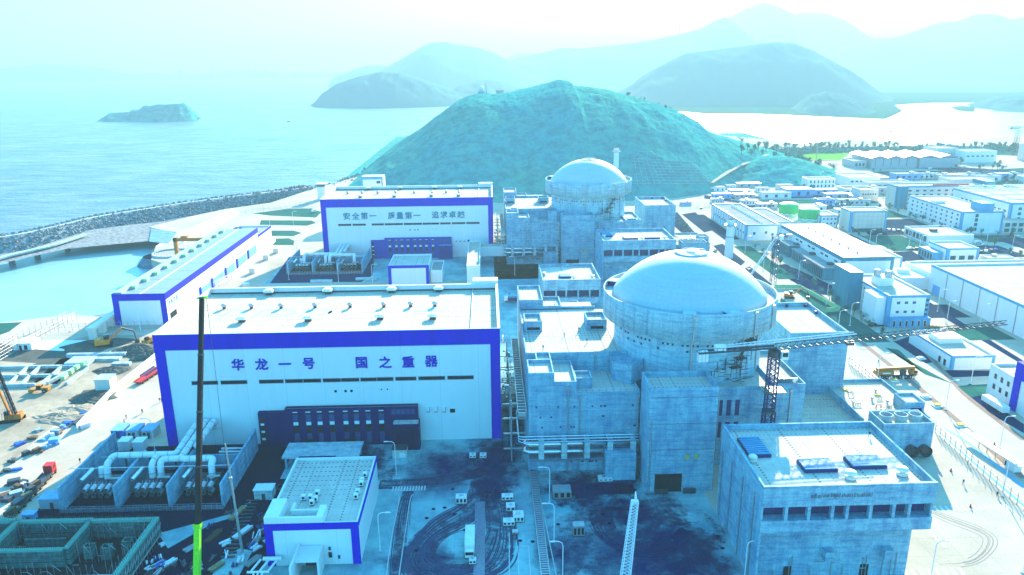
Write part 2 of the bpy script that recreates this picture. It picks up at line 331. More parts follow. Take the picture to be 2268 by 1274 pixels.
# the scrub hill behind the plant
random.seed(3)
HS=[(795,392),(812,372),(845,345),(870,330),(900,307),(940,280),(962,262),(985,246),(1010,226),(1040,212),(1062,208),(1110,209),(1140,205),(1160,200),(1182,197),(1205,190),(1225,181),(1240,177),(1258,181),(1264,190),(1300,193),(1345,200),(1400,214),(1440,226),(1475,238),(1500,252),(1522,263),(1540,281),(1560,291),(1580,296),(1600,303),(1630,316),(1660,322),(1700,331),(1740,342),(1780,353),(1820,365),(1870,384),(1885,392)]
def big_hill():
    YR=930.; P=[(YP(a,b,YR).x,YP(a,b,YR).z) for a,b in HS]
    x0,x1=P[0][0],P[-1][0]; nu,nv=250,120; mb=MB()
    foot=[(-175,752),(-150,742),(-100,690),(-30,660),(60,655),(150,660),(205,690),(240,740),(300,790),(360,830),(430,850)]
    def L(P,x):
        if x<=P[0][0]: return P[0][1]
        for i in range(len(P)-1):
            if x<=P[i+1][0]:
                t=(x-P[i][0])/(P[i+1][0]-P[i][0]+1e-9); return P[i][1]*(1-t)+P[i+1][1]*t
        return P[-1][1]
    for i in range(nu+1):
        x=x0+(x1-x0)*i/nu; h=L(P,x); yf=L(foot,x)
        for j in range(nv+1):
            v=j/nv*1.8; 
            if v<=1:
                y=yf+(YR-yf)*v; k=math.sin(v*math.pi/2)**.92
            else:
                y=YR+(v-1)*520; k=max(0,math.cos((v-1)/.8*math.pi/2))
            n=fb(x,y*.7,.011,6); n2=abs(fb(x*1.1+60,y*.55,.018,5))
            z=h*k+(n*4.5-n2*5+1)*min(1,max(0,1-v)*4 if v<1 else (v-1)*5)*min(1,v*4)*min(1,h/25)
            veg=abs(noise.noise(Vector((x*.21,y*.21,0))))*1.3+noise.noise(Vector((x*.6,y*.6,4)))*.8
            z+=veg*min(1,v*10)*.75*(min(1,max(.35,h/45)))
            mb.v.append((x,y,max(z,-2) if h>2 else -2))
    for i in range(nu):
        for j in range(nv):
            a=i*(nv+1)+j; mb.f.append((a,a+nv+1,a+nv+2,a+1)); mb.mi.append(0)
    struct('hill',mb,'hill_scrub')
big_hill()
hill('hill',[(1548,416),(1580,396),(1615,378),(1650,364),(1700,351),(1745,351),(1790,361),(1840,377),(1890,400)],800.,85,120,nu=130,nv=60,rough=.09,seed=20,mat='hill_scrub',base=-1)
hill('headland',[(678,242),(700,224),(712,208),(745,186),(800,168),(846,159),(880,161),(920,170),(960,185),(1000,200),(1040,212),(1080,220),(1110,235)],2650.,300,600,nu=120,rough=.05,seed=1)
hill('headland',[(930,236),(980,210),(1020,190),(1060,180),(1085,177),(1110,181),(1140,190),(1180,205),(1230,236)],3000.,400,500,rough=.05,seed=2)
hill('headland',[(735,175),(770,160),(810,146),(850,145),(900,160),(960,176)],5200.,500,900,rough=.05,seed=3)
hill('mountain',[(780,178),(850,152),(900,124),(935,104),(955,95),(985,93),(1020,100),(1060,106),(1090,116),(1125,133),(1170,160),(1240,190),(1320,215)],4600.,1200,1500,rough=.05,seed=4)
hill('mountain',[(1080,140),(1120,128),(1150,116),(1180,122),(1230,140)],9000.,1500,1500,rough=.06,seed=5)
hill('mountain',[(1000,190),(1080,165),(1130,136),(1160,124),(1200,117),(1245,106),(1280,108),(1330,103),(1400,96),(1450,88),(1510,75),(1555,62),(1580,48),(1606,37),(1625,50),(1650,80),(1680,105),(1720,130),(1800,180),(1900,220)],5600.,1600,1800,nu=150,rough=.04,seed=6)
hill('mountain',[(1480,110),(1560,62),(1610,42),(1650,20),(1690,5),(1720,14),(1750,33),(1790,28),(1830,30),(1870,45),(1910,72),(1940,88),(2000,130),(2100,190)],7600.,2000,2200,nu=150,rough=.04,seed=7)
hill('mountain',[(1780,150),(1860,105),(1930,88),(1990,82),(2040,65),(2080,50),(2120,47),(2160,32),(2190,31),(2220,45),(2260,40),(2330,20),(2420,10),(2600,60),(2800,120)],6300.,1900,2000,nu=150,rough=.045,seed=8)
hill('hill',[(1330,236),(1400,190),(1460,150),(1520,118),(1600,108),(1660,100),(1720,93),(1760,96),(1800,112),(1850,138),(1900,168),(1950,205),(1985,232),(2010,246)],2750.,520,900,nu=150,rough=.05,seed=9)
hill('hill',[(1740,262),(1770,240),(1800,212),(1830,202),(1870,210),(1910,228),(1940,248),(1955,262)],2000.,190,260,rough=.05,seed=10,mat='far_hill')
hill('hill',[(2150,245),(2190,225),(2230,212),(2280,205),(2360,200),(2500,230)],2050.,250,300,rough=.08,seed=11)
hill('islet',[(195,277),(215,270),(228,262),(242,252),(262,250),(290,249),(312,242),(330,236),(352,232),(372,232),(395,230),(412,233),(426,246),(438,259)],1930.,75,110,nu=100,rough=.16,seed=12,mat='hill_scrub')
hill('far_coast',[(-300,165),(-100,152),(0,151),(60,146),(110,143),(160,144),(210,149),(250,158),(285,166)],9000.,600,900,rough=.05,seed=13)
hill('far_coast',[(250,168),(330,163),(420,164),(520,163),(640,163),(760,163),(860,160)],9800.,500,900,rough=.05,seed=14,nv=20)
fp=[tuple(G(*q,SEA+.3)[:2]) for q in ((2700,222),(2268,224),(2060,227),(1985,233),(1960,262),(1700,254),(1505,247),(1400,246))]+[(480,2500),(300,2900),(-90,2900),(-200,4500),(-600,5600),(-600,9500),(12000,9500)]
struct('far_plain',MB().poly(*[(q[0],q[1],SEA+.3) for q in fp][::-1]),'far_hill')
# lagoon flats
lf=[G(a,b,SEA+.4) for a,b in ((1380,246),(1500,246),(1560,252),(1700,253),(1800,258),(1960,264),(2000,246),(1980,232),(2060,228),(2268,226),(2700,220),(2600,205),(1300,205))]
struct('shore_flat',MB().poly(*[(p.x,p.y,SEA+.4) for p in lf][::-1]),'lawn')
for pts in (((2105,238),(2130,234),(2160,238),(2157,248),(2125,246)),((1990,224),(2060,221),(2110,224),(2050,229))):
    q=[G(a,b,SEA+.5) for a,b in pts]; struct('sandbank',MB().poly(*[(p.x,p.y,SEA+.5) for p in q][::-1]),'lawn')
# haze
hz=MB().box(-41000,41000,-3400,43500,-10,720)
m=bpy.data.materials.new('haze_air'); m.use_nodes=True; tt=m.node_tree; tt.nodes.remove(tt.nodes['Principled BSDF'])
pv=tt.nodes.new('ShaderNodeVolumePrincipled'); pv.inputs['Density'].default_value=HAZE_D; pv.inputs['Color'].default_value=HAZE_C; pv.inputs['Anisotropy'].default_value=HAZE_G
tt.links.new(pv.outputs[0],tt.nodes['Material Output'].inputs['Volume']); MATS['haze_air']=m
tag(hz.build('haze','haze_air'),kind='stuff')
# ============================================================= building helpers
def vol(Wm,Rm,x0,x1,y0,y1,z0,z1,ph=1.1,pt=.45,par=True):
    """walls with a parapet (Wm) and the sunken roof (Rm)"""
    zr=z1-ph if par else z1
    n=len(Wm.v); Wm.v+=[(x0,y0,z0),(x1,y0,z0),(x1,y1,z0),(x0,y1,z0),(x0,y0,zr),(x1,y0,zr),(x1,y1,zr),(x0,y1,zr)]
    for q in ((0,1,5,4),(1,2,6,5),(2,3,7,6),(3,0,4,7)): Wm.f.append(tuple(n+i for i in q)); Wm.mi.append(Wm.k)
    if par:
        Wm.box(x0,x1,y0,y0+pt,zr,z1,bottom=False).box(x0,x1,y1-pt,y1,zr,z1,bottom=False).box(x0,x0+pt,y0+pt,y1-pt,zr,z1,bottom=False).box(x1-pt,x1,y0+pt,y1-pt,zr,z1,bottom=False)
        Rm.poly((x0+pt,y0+pt,zr),(x1-pt,y0+pt,zr),(x1-pt,y1-pt,zr),(x0+pt,y1-pt,zr))
    else: Rm.poly((x0,y0,zr),(x1,y0,zr),(x1,y1,zr),(x0,y1,zr))
def windows(T,face,at,spots,w,h,mats=('blue_glass','white_metal'),name='window',proud=.07,fr=.1):
    """face '-y' '+x' '-x'; spots = [(u,z)] of lower left corners; each window its own part, copies share the mesh"""
    first=None
    for u,z in spots:
        if first is None:
            mb=MB()
            if face=='-y':
                mb.mat(1).box(u-fr,u+w+fr,at-proud,at+.05,z-fr,z+h+fr); mb.mat(0).box(u,u+w,at-proud-.02,at,z,z+h)
            else:
                s=-1 if face=='-x' else 1
                mb.mat(1).box(at-.05*s,at+proud*s,u-fr,u+w+fr,z-fr,z+h+fr); mb.mat(0).box(at,at+(proud+.02)*s,u,u+w,z,z+h)
            first=mb.build(name,list(mats),T); u0,z0=u,z
        else:
            o=first.copy(); COL.objects.link(o); o.parent=T; d=u-u0
            o.location=(d,0,z-z0) if face=='-y' else (0,d,z-z0)
FONT=bpy.data.curves.new('glyph','FONT'); FO=bpy.data.objects.new('glyph',FONT); COL.objects.link(FO)
def glyphs(mb,text,c,size,ax=(1,0,0),up=(0,0,1),bold=.012,depth=.12):
    """solid letters centred at c in the plane of ax and up"""
    FONT.body=text; FONT.size=1; FONT.offset=bold; FONT.extrude=0; FONT.resolution_u=2
    dg=bpy.context.evaluated_depsgraph_get(); dg.update(); me=bpy.data.meshes.new_from_object(FO.evaluated_get(dg))
    if not len(me.vertices): return
    xs=[v.co.x for v in me.vertices]; ys=[v.co.y for v in me.vertices]; cx,cy=(min(xs)+max(xs))/2,(min(ys)+max(ys))/2
    ax=Vector(ax); up=Vector(up); nn=ax.cross(up); c=Vector(c); n=len(mb.v); N=len(me.vertices)
    for k in (depth,0):
        for v in me.vertices: mb.v.append(tuple(c+ax*((v.co.x-cx)*size)+up*((v.co.y-cy)*size)+nn*k))
    cnt={}
    for p in me.polygons:
        vs=list(p.vertices)
        if p.normal.z<0: vs=vs[::-1]
        mb.f.append(tuple(n+i for i in vs)); mb.mi.append(mb.k)
        for i in range(len(vs)):
            e=(vs[i],vs[(i+1)%len(vs)]); cnt[e]=cnt.get(e,0)+1
    for (a,b) in cnt:
        if (b,a) not in cnt: mb.f.append((n+a,n+N+a,n+N+b,n+b)); mb.mi.append(mb.k)
    bpy.data.meshes.remove(me)
z3=lambda a,b:(320+a/2.7,600+b/2.7)
# ============================================================= turbine hall
def vent_big(x,y,z):
    mb=MB(); mb.mat(1).box(x-1.,x+1.,y-.8,y+.8,z,z+1.1); mb.mat(0)
    mb.prism([(x-1.7,y-1.5),(x+1.7,y-1.5),(x+1.7,y+1.5),(x-1.7,y+1.5)],z+1.1,z+1.7,bottom=True); mb.box(x-1.2,x+1.2,y-1.1,y+1.1,z+1.7,z+2.0); return mb
def vent_small(x,y,z):
    mb=MB(); mb.mat(1).lathe([(.55,z),(.55,z+.9)],(x,y),10); mb.mat(0).lathe([(.55,z+.9),(.95,z+1.0),(.95,z+1.6),(.5,z+1.9),(0,z+1.95)],(x,y),12); return mb
def turbine_hall(dy,label,rows,lettermat,size,near):
    X0,X1,Y0,Y1,Z=-102.5,2.8,221+dy,271+dy,37.3
    T=thing('turbine_hall',label,'industrial building',(-50,246+dy,0))
    Wm,Rm=MB(),MB(); vol(Wm,Rm,X0,X1,Y0,Y1,0,Z,1.9,.5)
    Wm.build('wall','white_panel',T); Rm.build('roof','hall_roof',T)
    mb=MB(); mb.box(X0-.15,X1+.15,Y0-.2,Y0,32.3,Z+.1); mb.box(X0-.15,-99.5,Y0-.2,Y0,0,32.3); mb.box(-.1,X1+.15,Y0-.2,Y0,0,32.3)
    mb.box(X1,X1+.15,Y0,Y1,32.3,Z+.1); mb.box(X1,X1+.15,Y0,Y0+6,0,32.3); mb.box(X0-.15,X0,Y0,Y1,32.3,Z+.1)
    mb.build('fascia','blue_panel',T)
    mb=MB().box(X0-.2,X1+.2,Y1-.75,Y1+.2,Z,Z+.25); mb.box(X0-.2,X0+.65,Y0,Y1-.75,Z+.1,Z+.25); mb.box(X1-.65,X1+.2,Y0,Y1-.75,Z+.1,Z+.25); mb.box(X0-.2,X1+.2,Y0-.25,Y0,Z+.1,Z+.22); mb.build('coping','white_metal',T)
    mb=MB().box(X1-9,X1+.3,Y1+.2,Y1+5,Z-3,Z+1.2); mb.build('stair_tower','white_panel',T)
    MB().box(X0+.5,X1-.5,Y1-.9,Y1-.5,Z-1.9,Z-1.45).build('gutter','dark_steel',T)
    for a,b in ((282,437),(456,612),(686,830),(842,1055),(1068,1283),(1293,1488),(1502,1625),(1640,1797),(1813,1967)):
        xa,xb=YP(*z3(a,655),221).x,YP(*z3(b,655),221).x
        m=MB(); m.mat(1).box(xa-.15,xb+.15,Y0-.08,Y0+.05,20.65,22.05); m.mat(0).box(xa,xb,Y0-.12,Y0-.02,20.8,21.9); 
        nb=max(1,int((xb-xa)/5))
        for i in range(1,nb): m.mat(1).box(xa+(xb-xa)*i/nb-.08,xa+(xb-xa)*i/nb+.08,Y0-.15,Y0-.12,20.8,21.9)
        m.build('window_strip',['black_glass','grey_steel_sheet'],T)
    for a,b in ((1143,720),(1203,719),(1238,718),(1417,709),(1453,708)):
        q=YP(*z3(a,b),221); r=.42 if a<1300 else .22; m=MB(); m.tube((q.x,Y0-.1,q.z),(q.x,Y0+.1,q.z),r,n=12); m.build('wall_port','black_paint',T)
    for a in (1695,1741,1790):
        q=YP(*z3(a,830),221); m=MB(); m.mat(1).box(q.x-.55,q.x+.55,Y0-.1,Y0,q.z-.9,q.z+.9); m.mat(0).prism([(q.x-.5,Y0-.9),(q.x+.5,Y0-.9),(q.x+.5,Y0-.1),(q.x-.5,Y0-.1)],q.z-.3,q.z+1.,bottom=True); m.build('wall_hood',['white_metal','black_paint'],T)
    q=YP(*z3(1842,837),221); MB().box(q.x-.8,q.x+.8,Y0-.08,Y0,q.z-.6,q.z+.7).build('louvre','black_paint',T)
    zr=Z-1.9
    for a,b in ((725,165),(1082,158),(1470,152),(1755,145)): p=G(*z3(a,b),zr); vent_big(p.x,268.6+dy,zr).build('roof_vent',['white_metal','dark_steel'],T)
    for a,b in ((585,305),(980,300),(1410,290),(1725,288)): p=G(*z3(a,b),zr); vent_big(p.x,p.y+dy,zr).build('roof_vent',['white_metal','dark_steel'],T)
    for a,b in ((477,228),(640,226),(818,225),(1020,222),(1230,220),(1432,218),(1592,215),(1737,213)): p=G(*z3(a,b),zr); vent_small(p.x,p.y+dy,zr).build('roof_cowl',['galvanised','dark_steel'],T)
    for ch,a,b in rows:
        q=YP(a,b,Y0); m=MB(); glyphs(m,ch,(q.x,Y0-.02,q.z),size,bold=.022,depth=.25); m.build('letter',lettermat,T)
    m=MB().tube((X1-9,Y1-1,zr+.3),(X1-9,Y0+1,zr+.3),.18,n=6); m.build('roof_pipe','galvanised',T)
    if near: # large faded painted letters on the roof sheet
        zz=zr+.01; y0,y1=242,251; m=MB()
        def arc(mm,x,w,k,h0=y0,h1=y1,t=1.6,n=10):
            L=[(x+k*w*math.sin(math.pi*i/n),h0+(h1-h0)*i/n) for i in range(n+1)]; strip(mm,L,t,zz)
        def mk(mat,pts,t,k=5): m=MB(); strip(m,smoothline(pts,k),t,zz); m.build('roof_marking',mat,T)
        def mq(mat,*p): MB().poly(*[(a,b,zz) for a,b in p]).build('roof_marking',mat,T)
        mk('faded_blue',[(-90,241),(-88.5,249),(-85,250),(-82,243),(-79,241.5),(-77.5,250)],1.8)
        for x in (0,12): mk('faded_blue',[(-76+x,249),(-70+x,250),(-66+x,246.5),(-70+x,243),(-76+x,243.5)],1.8)
        for x in (-51.5,-48.5): mk('faded_orange',[(x,242),(x-2,244),(x-2.6,246),(x-2,248),(x,250)],1.1)
        mk('faded_orange',[(-43,243),(-46,246.5),(-42,250),(-38,249)],1.7); mk('faded_orange',[(-36,250),(-37.5,245),(-34,242.5),(-31,245),(-31,250)],1.7)
        for x0,x1,h in ((-27,-16,242),(-26,-14,245.2),(-24,-15,248)): mq('faded_blue',(x0,h),(x1,h),(x1+1,h+2),(x0+1,h+2))
        for x in (-11,-8.5,-4,-1.8,0): mq('faded_blue',(x-2,242.5),(x-.6,242.5),(x-.4,250),(x-1.8,250))
    return T
H1=[(c,*z3(a,b)) for c,a,b in (('华',558,560),('龙',700,558),('一',840,556),('号',982,553),('国',1298,548),('之',1440,546),('重',1577,543),('器',1715,540))]
zh=lambda a,b:(600+a*.24336,380+b*.24336)
H2=[(c,*zh(a,b)) for c,a,b in (('安',690,406),('全',772,405),('第',850,404),('一',928,403),('质',1097,401),('量',1174,400),('第',1252,400),('一',1330,399),('追',1497,394),('求',1575,393),('卓',1652,392),('越',1730,391))]
turbine_hall(0,'nearest huge white turbine hall with blue border, dark blue characters and faded roof painting',H1,'letter_blue',4.0,True)
turbine_hall(243.5,'farther white turbine hall with blue border and three groups of four teal characters',H2,'teal_panel',4.6,False)
# ------------------------------------------------------------- dark annex along the hall front
def hall_annex(dy,label,near):
    T=thing('hall_annex',label,'annex',(-45,217+dy,0)); y=218.7+dy; yb=220.75+dy
    Wm,Rm=MB(),MB()
    vol(Wm,Rm,-64.5,-23.2,y,yb,0,12.9,.5,.3); vol(Wm,Rm,-73,-64.5,y+.3,yb,0,11.6,.5,.3); Wm.build('wall','navy_panel' if near else 'annex_blue',T); Rm.build('roof','grey_roof',T)
    Wm,Rm=MB(),MB(); vol(Wm,Rm,-31,-22.6,y-4.2,y-.12,0,8.8,.3,.25); Wm.build('stair_block','navy_panel' if near else 'annex_blue',T); Rm.build('roof','block_roof',T)
    for i in range(12): x=-30.6+i*.66; MB().box(x,x+.2,y-4.35,y-4.2,.6,8.3).build('fin','black_paint',T)
    for i,a in enumerate((905,982,1050,1122,1205,1270,1340,1418)):
        x=YP(*z3(a,900),218.7).x
        m=MB().mat(0).box(x-.75,x+.75,y-.06,y,8.4,10.9); m.mat(1).box(x-.75,x+.75,y-.1,y,7.3,8.4); m.mat(2).box(x-.75,x+.75,y-.05,y,4.6,7.3); m.mat(0).box(x-.75,x+.75,y-.06,y,.9,4.6); m.mat(1).box(x-.75,x+.75,y-.09,y,11.6,11.9); m.mat(2).box(x-.75,x+.75,y-.05,y,10.9,11.6)
        m.build('window_column',['blue_glass','white_panel','black_paint'],T)
    for i in range(5): MB().box(-31.4+i*1.5,-30.1+i*1.5,y-.06,y,10.3,12.).build('window','blue_glass',T)
    for i,z in enumerate((2.5,5.0,7.5)): MB().mat(0).box(-72.3,-71.2,y-.1,y,z,z+.7).build('window','white_metal',T)
    MB().box(-72.4,-71.1,y-.04,y,1.,10.2).build('stair_glazing','black_glass',T)
    if near:
        for x in (-59,-46.5): MB().box(x,x+3.6,y-.08,y,.0,2.4).build('door','black_paint',T)
    return T
hall_annex(0,'dark navy annex with eight columns of windows against the nearest turbine hall','x')
hall_annex(243.5,'dark blue annex with eight columns of windows against the farther turbine hall',None)
def canopy(dy,label):
    T=thing('entrance_canopy',label,'canopy',(-51,210+dy,0)); MB().box(-62.5,-39.7,204.2+dy,213.3+dy,3.5,4.1).build('roof_slab','pale_concrete',T)
    for x in (-61.5,-54.5,-47.5,-40.7):
        for y in (205,212.5): MB().box(x-.3,x+.3,y+dy-.3,y+dy+.3,0,3.5).build('column','raw_concrete',T)
    MB().box(-57.3,-46.5,203.6+dy,204.2+dy,3.3,4.3).build('sign_beam','navy_panel',T)
canopy(0,'flat grey canopy roof in front of the nearest dark annex')
# ============================================================= reactor building
t=NT('dome_concrete'); tc=t.n('ShaderNodeTexCoord').outputs['Object']; sp=t.n('ShaderNodeSeparateXYZ'); t.l(tc,sp.inputs[0])
an=t.math('ARCTAN2',sp.outputs[1],sp.outputs[0]); rr=t.math('SQRT',t.math('ADD',t.math('POWER',sp.outputs[0],2.),t.math('POWER',sp.outputs[1],2.)))
l1=t.math('LESS_THAN',t.math('FRACT',t.math('MULTIPLY',an,10.5)),.03); l2=t.math('LESS_THAN',t.math('FRACT',t.math('MULTIPLY',sp.outputs[2],.9)),.05); 
pn=t.ramp(t.noise(1,4,.65,vec=tc,st=(.12,.12,.9)),[(.4,0),(.7,1)])
c=t.mix(t.math('MULTIPLY',pn,.3),(.46,.52,.53),(.30,.36,.38)); c=t.mix(t.math('MULTIPLY',t.math('MAXIMUM',l1,l2),.35),c,(.25,.25,.25)); c=t.mix(t.math('MULTIPLY',t.ramp(t.noise(1.2,5,.7),[(.5,0),(.75,1)]),.3),c,(.22,.22,.22)); t.done(c,.7,0,.3)
def reactor(dy,label):
    cx,cy=62.5,227+dy; T=thing('reactor_building',label,'reactor building',(cx,cy,0))
    m=MB().lathe([(22.8,0),(22.8,39.2)],(cx,cy),96); m.build('drum_wall','shell_concrete',T,True)
    m=MB().lathe([(22.8,38.6),(26.6,39.4),(26.6,47.3)],(cx,cy),96); m.build('tank_ring','shell_concrete',T,True)
    m=MB().lathe([(26.6,47.3),(26.2,47.3),(26.2,45.6),(23.2,45.6)],(cx,cy),96); m.build('gutter_walk','pale_concrete',T)
    pr=[(23.5,45.55)]; a1=2*math.atan(12.6/23.5); Rs=23.5/math.sin(a1)
    for i in range(19): a=a1*(1-i/18); pr.append((Rs*math.sin(a),46.6+12.6-Rs*(1-math.cos(a))))
    pr[-1]=(0,59.2); m=MB().lathe(pr,(cx,cy),96); m.build('dome','dome_concrete',T,True)
    m=MB().lathe([(5.4,58.45),(5.35,58.75),(0,59.35)],(cx,cy),48); m.build('dome_cap','pale_concrete',T,True)
    m=MB()
    for s in (-1,1): m.path([(cx-2+s*.8,cy+3,59.1),(cx-1+s*.8,cy+1,60.1),(cx+3+s*.8,cy-1,60.1),(cx+4+s*.8,cy-3,59.0)],.12,5)
    m.build('lifting_rail','galvanised',T)
    for a,w in ((-104,3.4),(-75,4.2),(152,3.5),(28,3.5)):
        ar=R(a); c0=(cx+24.8*math.cos(ar),cy+24.8*math.sin(ar),45.6); m=MB(); m.mat(0).obox(c0,(-math.sin(ar),math.cos(ar),0),w,2.9,1.5); m.mat(1).obox((c0[0],c0[1],47.1),(-math.sin(ar),math.cos(ar),0),w+.4,3.3,.25)
        m.build('tank_hatch',['mast_blue','pale_concrete'],T)
    for a in (-101,-40,-60):
        ar=R(a); x,y=cx+26.9*math.cos(ar),cy+26.9*math.sin(ar); x2,y2=cx+23.1*math.cos(ar),cy+23.1*math.sin(ar); m=MB()
        m.tube((x,y,46.6),(x,y,39.6),.22); m.tube((x2,y2,39.6),(x2,y2,26),.22); m.box(x-.5,x+.5,y-.3,y+.3,46.2,47.0); m.build('downpipe','galvanised',T)
    m=MB()
    random.seed(5)
    for i in range(46):
        a=R(-165+i*3.6); 
        for z in (36.2,34.4):
            if random.random()<.75 and (z>35 or i%2): m.obox((cx+22.82*math.cos(a),cy+22.82*math.sin(a),z),(-math.sin(a),math.cos(a),0),.62,.12,.62)
    m.build('embedded_plates','dark_steel',T)
    # stair tower and platforms on the sunny right of the drum
    m=MB()
    for i,(a,z) in enumerate(((-70,30),(-66,32.5),(-62,35),(-58,37.5))):
        ar=R(a); p=Vector((cx+25*math.cos(ar),cy+25*math.sin(ar),z)); m.obox(p,(-math.sin(ar),math.cos(ar),0),3.4,2.,.2)
        for k in (-1,1): m.tube(p+Vector((k*1.4,-.8,-3)),p+Vector((k*1.4,-.8,1.2)),.09,n=4)
    p0=Vector((cx+25.5*math.cos(R(-72)),cy+25.5*math.sin(R(-72)),30)); p1=Vector((cx+25.2*math.cos(R(-57)),cy+25.2*math.sin(R(-57)),38.5))
    for k in (0,1.1): m.tube(p0+Vector((0,0,k)),p1+Vector((0,0,k)),.14,n=4)
    m.build('access_stair','dark_steel',T)
    m=MB(); random.seed(9)
    for i in range(40):
        a=R(random.uniform(-86,-62)); r0=random.uniform(23,26); z=random.uniform(25.5,33); p=Vector((cx+r0*math.cos(a),cy+r0*math.sin(a),z)); d=random.choice([Vector((1,0,0)),Vector((0,0,1)),Vector((.9,.3,0))])
        m.tube(p,p+d*random.uniform(1,4),.1,n=4)
    m.build('scaffold','dark_steel',T)
    return T
reactor(0,'large nearest domed reactor building with overhanging concrete ring')
reactor(243.5,'smaller looking farther domed reactor building below the scrub hill')
# ============================================================= auxiliary building left of the reactor
def arcpts(cx,cy,r,a0,a1,n): return [(cx+r*math.cos(R(a0+(a1-a0)*i/n)),cy+r*math.sin(R(a0+(a1-a0)*i/n))) for i in range(n+1)]
def aux(dy,label):
    T=thing('auxiliary_building',label,'nuclear building',(26,232+dy,0)); Wm,Rm=MB(),MB()
    def v(x0,x1,y0,y1,z0,z1,ph=1.,pt=.4): vol(Wm,Rm,x0,x1,y0+dy,y1+dy,z0,z1,ph,pt)
    v(10.6,42.6,199.5,217,0,24.9,.6)                     # low terrace
    v(10.6,17.9,199.48,210,24.3,31.3); v(13.4,17.88,210,215.9,24.3,31.3); v(17.9,24.3,199.46,216,24.3,28.5); v(24.3,29.3,203.4,209,24.3,27.8)
    Wm.prism([(10.6,217+dy),(47,217+dy),(47,262+dy),(10.6,262+dy)],0,30.2,cap=False)
    Rm.poly((10.6,217.3+dy,29.9),(47,217.3+dy,29.9),(47,261.7+dy,29.9),(10.9,261.7+dy,29.9))
    Wm.box(10.6,47,217+dy,217.35+dy,30.2,30.6).box(10.6,11,217.35+dy,262+dy,30.2,30.7).box(11,38,261.6+dy,262+dy,30.2,31.0)
    v(11.3,17.2,238,246.5,29.9,33.6); v(32.2,38.8,238.5,247,29.9,33.6)
    v(10.6,19.2,262,281,0,33.6); v(19.2,26,262,274,0,31.2); v(26,33,262,271,0,30.2)
    Wm.build('wall','raw_concrete',T); Rm.build('roof','block_roof',T)
    m=MB().prism([(p[0],p[1]+dy) for p in [(36.4,216.98),(36.2,209.5),(41.2,206),(45.5,210.5),(45.2,216.98)]],24.3,30.4,cap=False); m.prism([(p[0],p[1]+dy) for p in [(36.8,216.9),(36.6,209.8),(41.2,206.5),(45.1,210.7),(44.9,216.9)]],29.2,29.4); m.build('polygon_stair_tower','raw_concrete',T)
    for x0 in (12.2,33.4): MB().box(x0,x0+4.2,237.9+dy,238+dy,30.6,31.5).build('louvre','black_paint',T)
    for x,z0,z1 in ((21.9,11.6,26.5),(25.3,11.6,23.6),(42.1,11.6,23.6),(21.8,0,7.2),(25.2,0,7.2),(32,24.9,29.9)):
        y=199.2 if z0<20 else 216.8
        m=MB().tube((x,y+dy,z0),(x,y+dy,z1),.2); m.box(x-.45,x+.45,y-.35+dy,y+.25+dy,z1-.2,z1+.5); m.build('downpipe','galvanised',T)
    random.seed(12); m=MB()
    for i in range(34):
        x=random.uniform(12,42); z=random.choice([20.4,17.2,14,4.6,2.8]); m.box(x,x+.5,199.42+dy,199.5+dy,z,z+.55)
    m.build('embedded_plates','mast_blue',T)
    m=MB()
    for z in (25.4,25.9): m.tube((24.6,199.9+dy,z),(42.5,199.9+dy,z),.06,n=4)
    for x in range(25,43,2): m.tube((x,199.9+dy,24.9),(x,199.9+dy,26),.06,n=4)
    m.build('railing','pipe_silver',T)
    MB().box(24,37,262.1+dy,268+dy,30.3,30.5).build('roof_net','sky_blue_sheet',T)
    m=MB().box(32.3,41,193.5+dy,199.5+dy,0,8.6); m.build('low_block','raw_concrete',T)
    return T
aux(0,'nearest blocky concrete building with stepped roofs left of the large dome')
aux(243.5,'farther blocky concrete building with stepped roofs left of the farther dome')
def pipe_gallery(dy,label):
    T=thing('pipe_gallery',label,'pipe rack',(26,197+dy,0))
    for z,r in ((10.3,.75),(7.9,.75)):
        m=MB().path([(11.5,199.3+dy,z),(9.6,198.6+dy,z),(9.4,197.4+dy,z),(10.8,196.9+dy,z),(42.4,196.9+dy,z)],r,12); m.build('large_pipe','pipe_silver',T,True)
    for z,y in ((12.4,197.6),(12.0,196.7),(11.5,195.9)):
        m=MB().path([(7.3,203+dy,z+6),(7.3,200+dy,z+4),(7.6,y+dy,z+.3),(8.4,y+dy,z),(42.4,y+dy,z)],.17,6); m.build('small_pipe','pipe_silver',T)
    for x in (14,20.6,27.2,33.8,40.4): m=MB().box(x-.8,x+.8,195.4+dy,199.48+dy,6.2,6.9); m.box(x-.8,x+.8,195.4+dy,195.9+dy,6.9,11.3); m.box(x-.8,x+.8,195.9+dy,199.48+dy,10.9+.9,11.3+.6); m.build('bracket','pale_concrete',T)
    MB().box(10.6,42.5,195.8+dy,199.4+dy,5.4,6.2).build('slab','dark_concrete',T)
    m=MB().box(7.6,9.9,200+dy,262+dy,17.6,17.8)
    for y in range(200,263,2): m.box(7.5,10,y+dy,y+.25+dy,17.8,18.9)
    m.box(7.5,7.62,200+dy,262+dy,18.3,19).box(9.88,10,200+dy,262+dy,18.3,19); m.build('cable_tray','galvanised',T)
    m=MB()
    random.seed(4)
    for y in (206,216,226,236,246,256):
        for z in (4,9,14): m.box(3.4,10.5,y+dy,y+dy+.35,z,z+.35)
        m.box(5.6,5.95,y+dy,y+dy+.35,0,20)
    for i in range(26):
        y=random.uniform(224,262)+dy; z=random.uniform(6,20); x=random.uniform(3.4,7); 
        if random.random()<.6: m.box(x,x+random.uniform(.5,2),y,y+random.uniform(.5,2.4),z,z+random.uniform(.3,1.4))
        else: m.tube((x,y,z),(x,y+random.uniform(2,9),z),.2,n=5)
    m.build('steel_frame','galvanised',T)
    return T
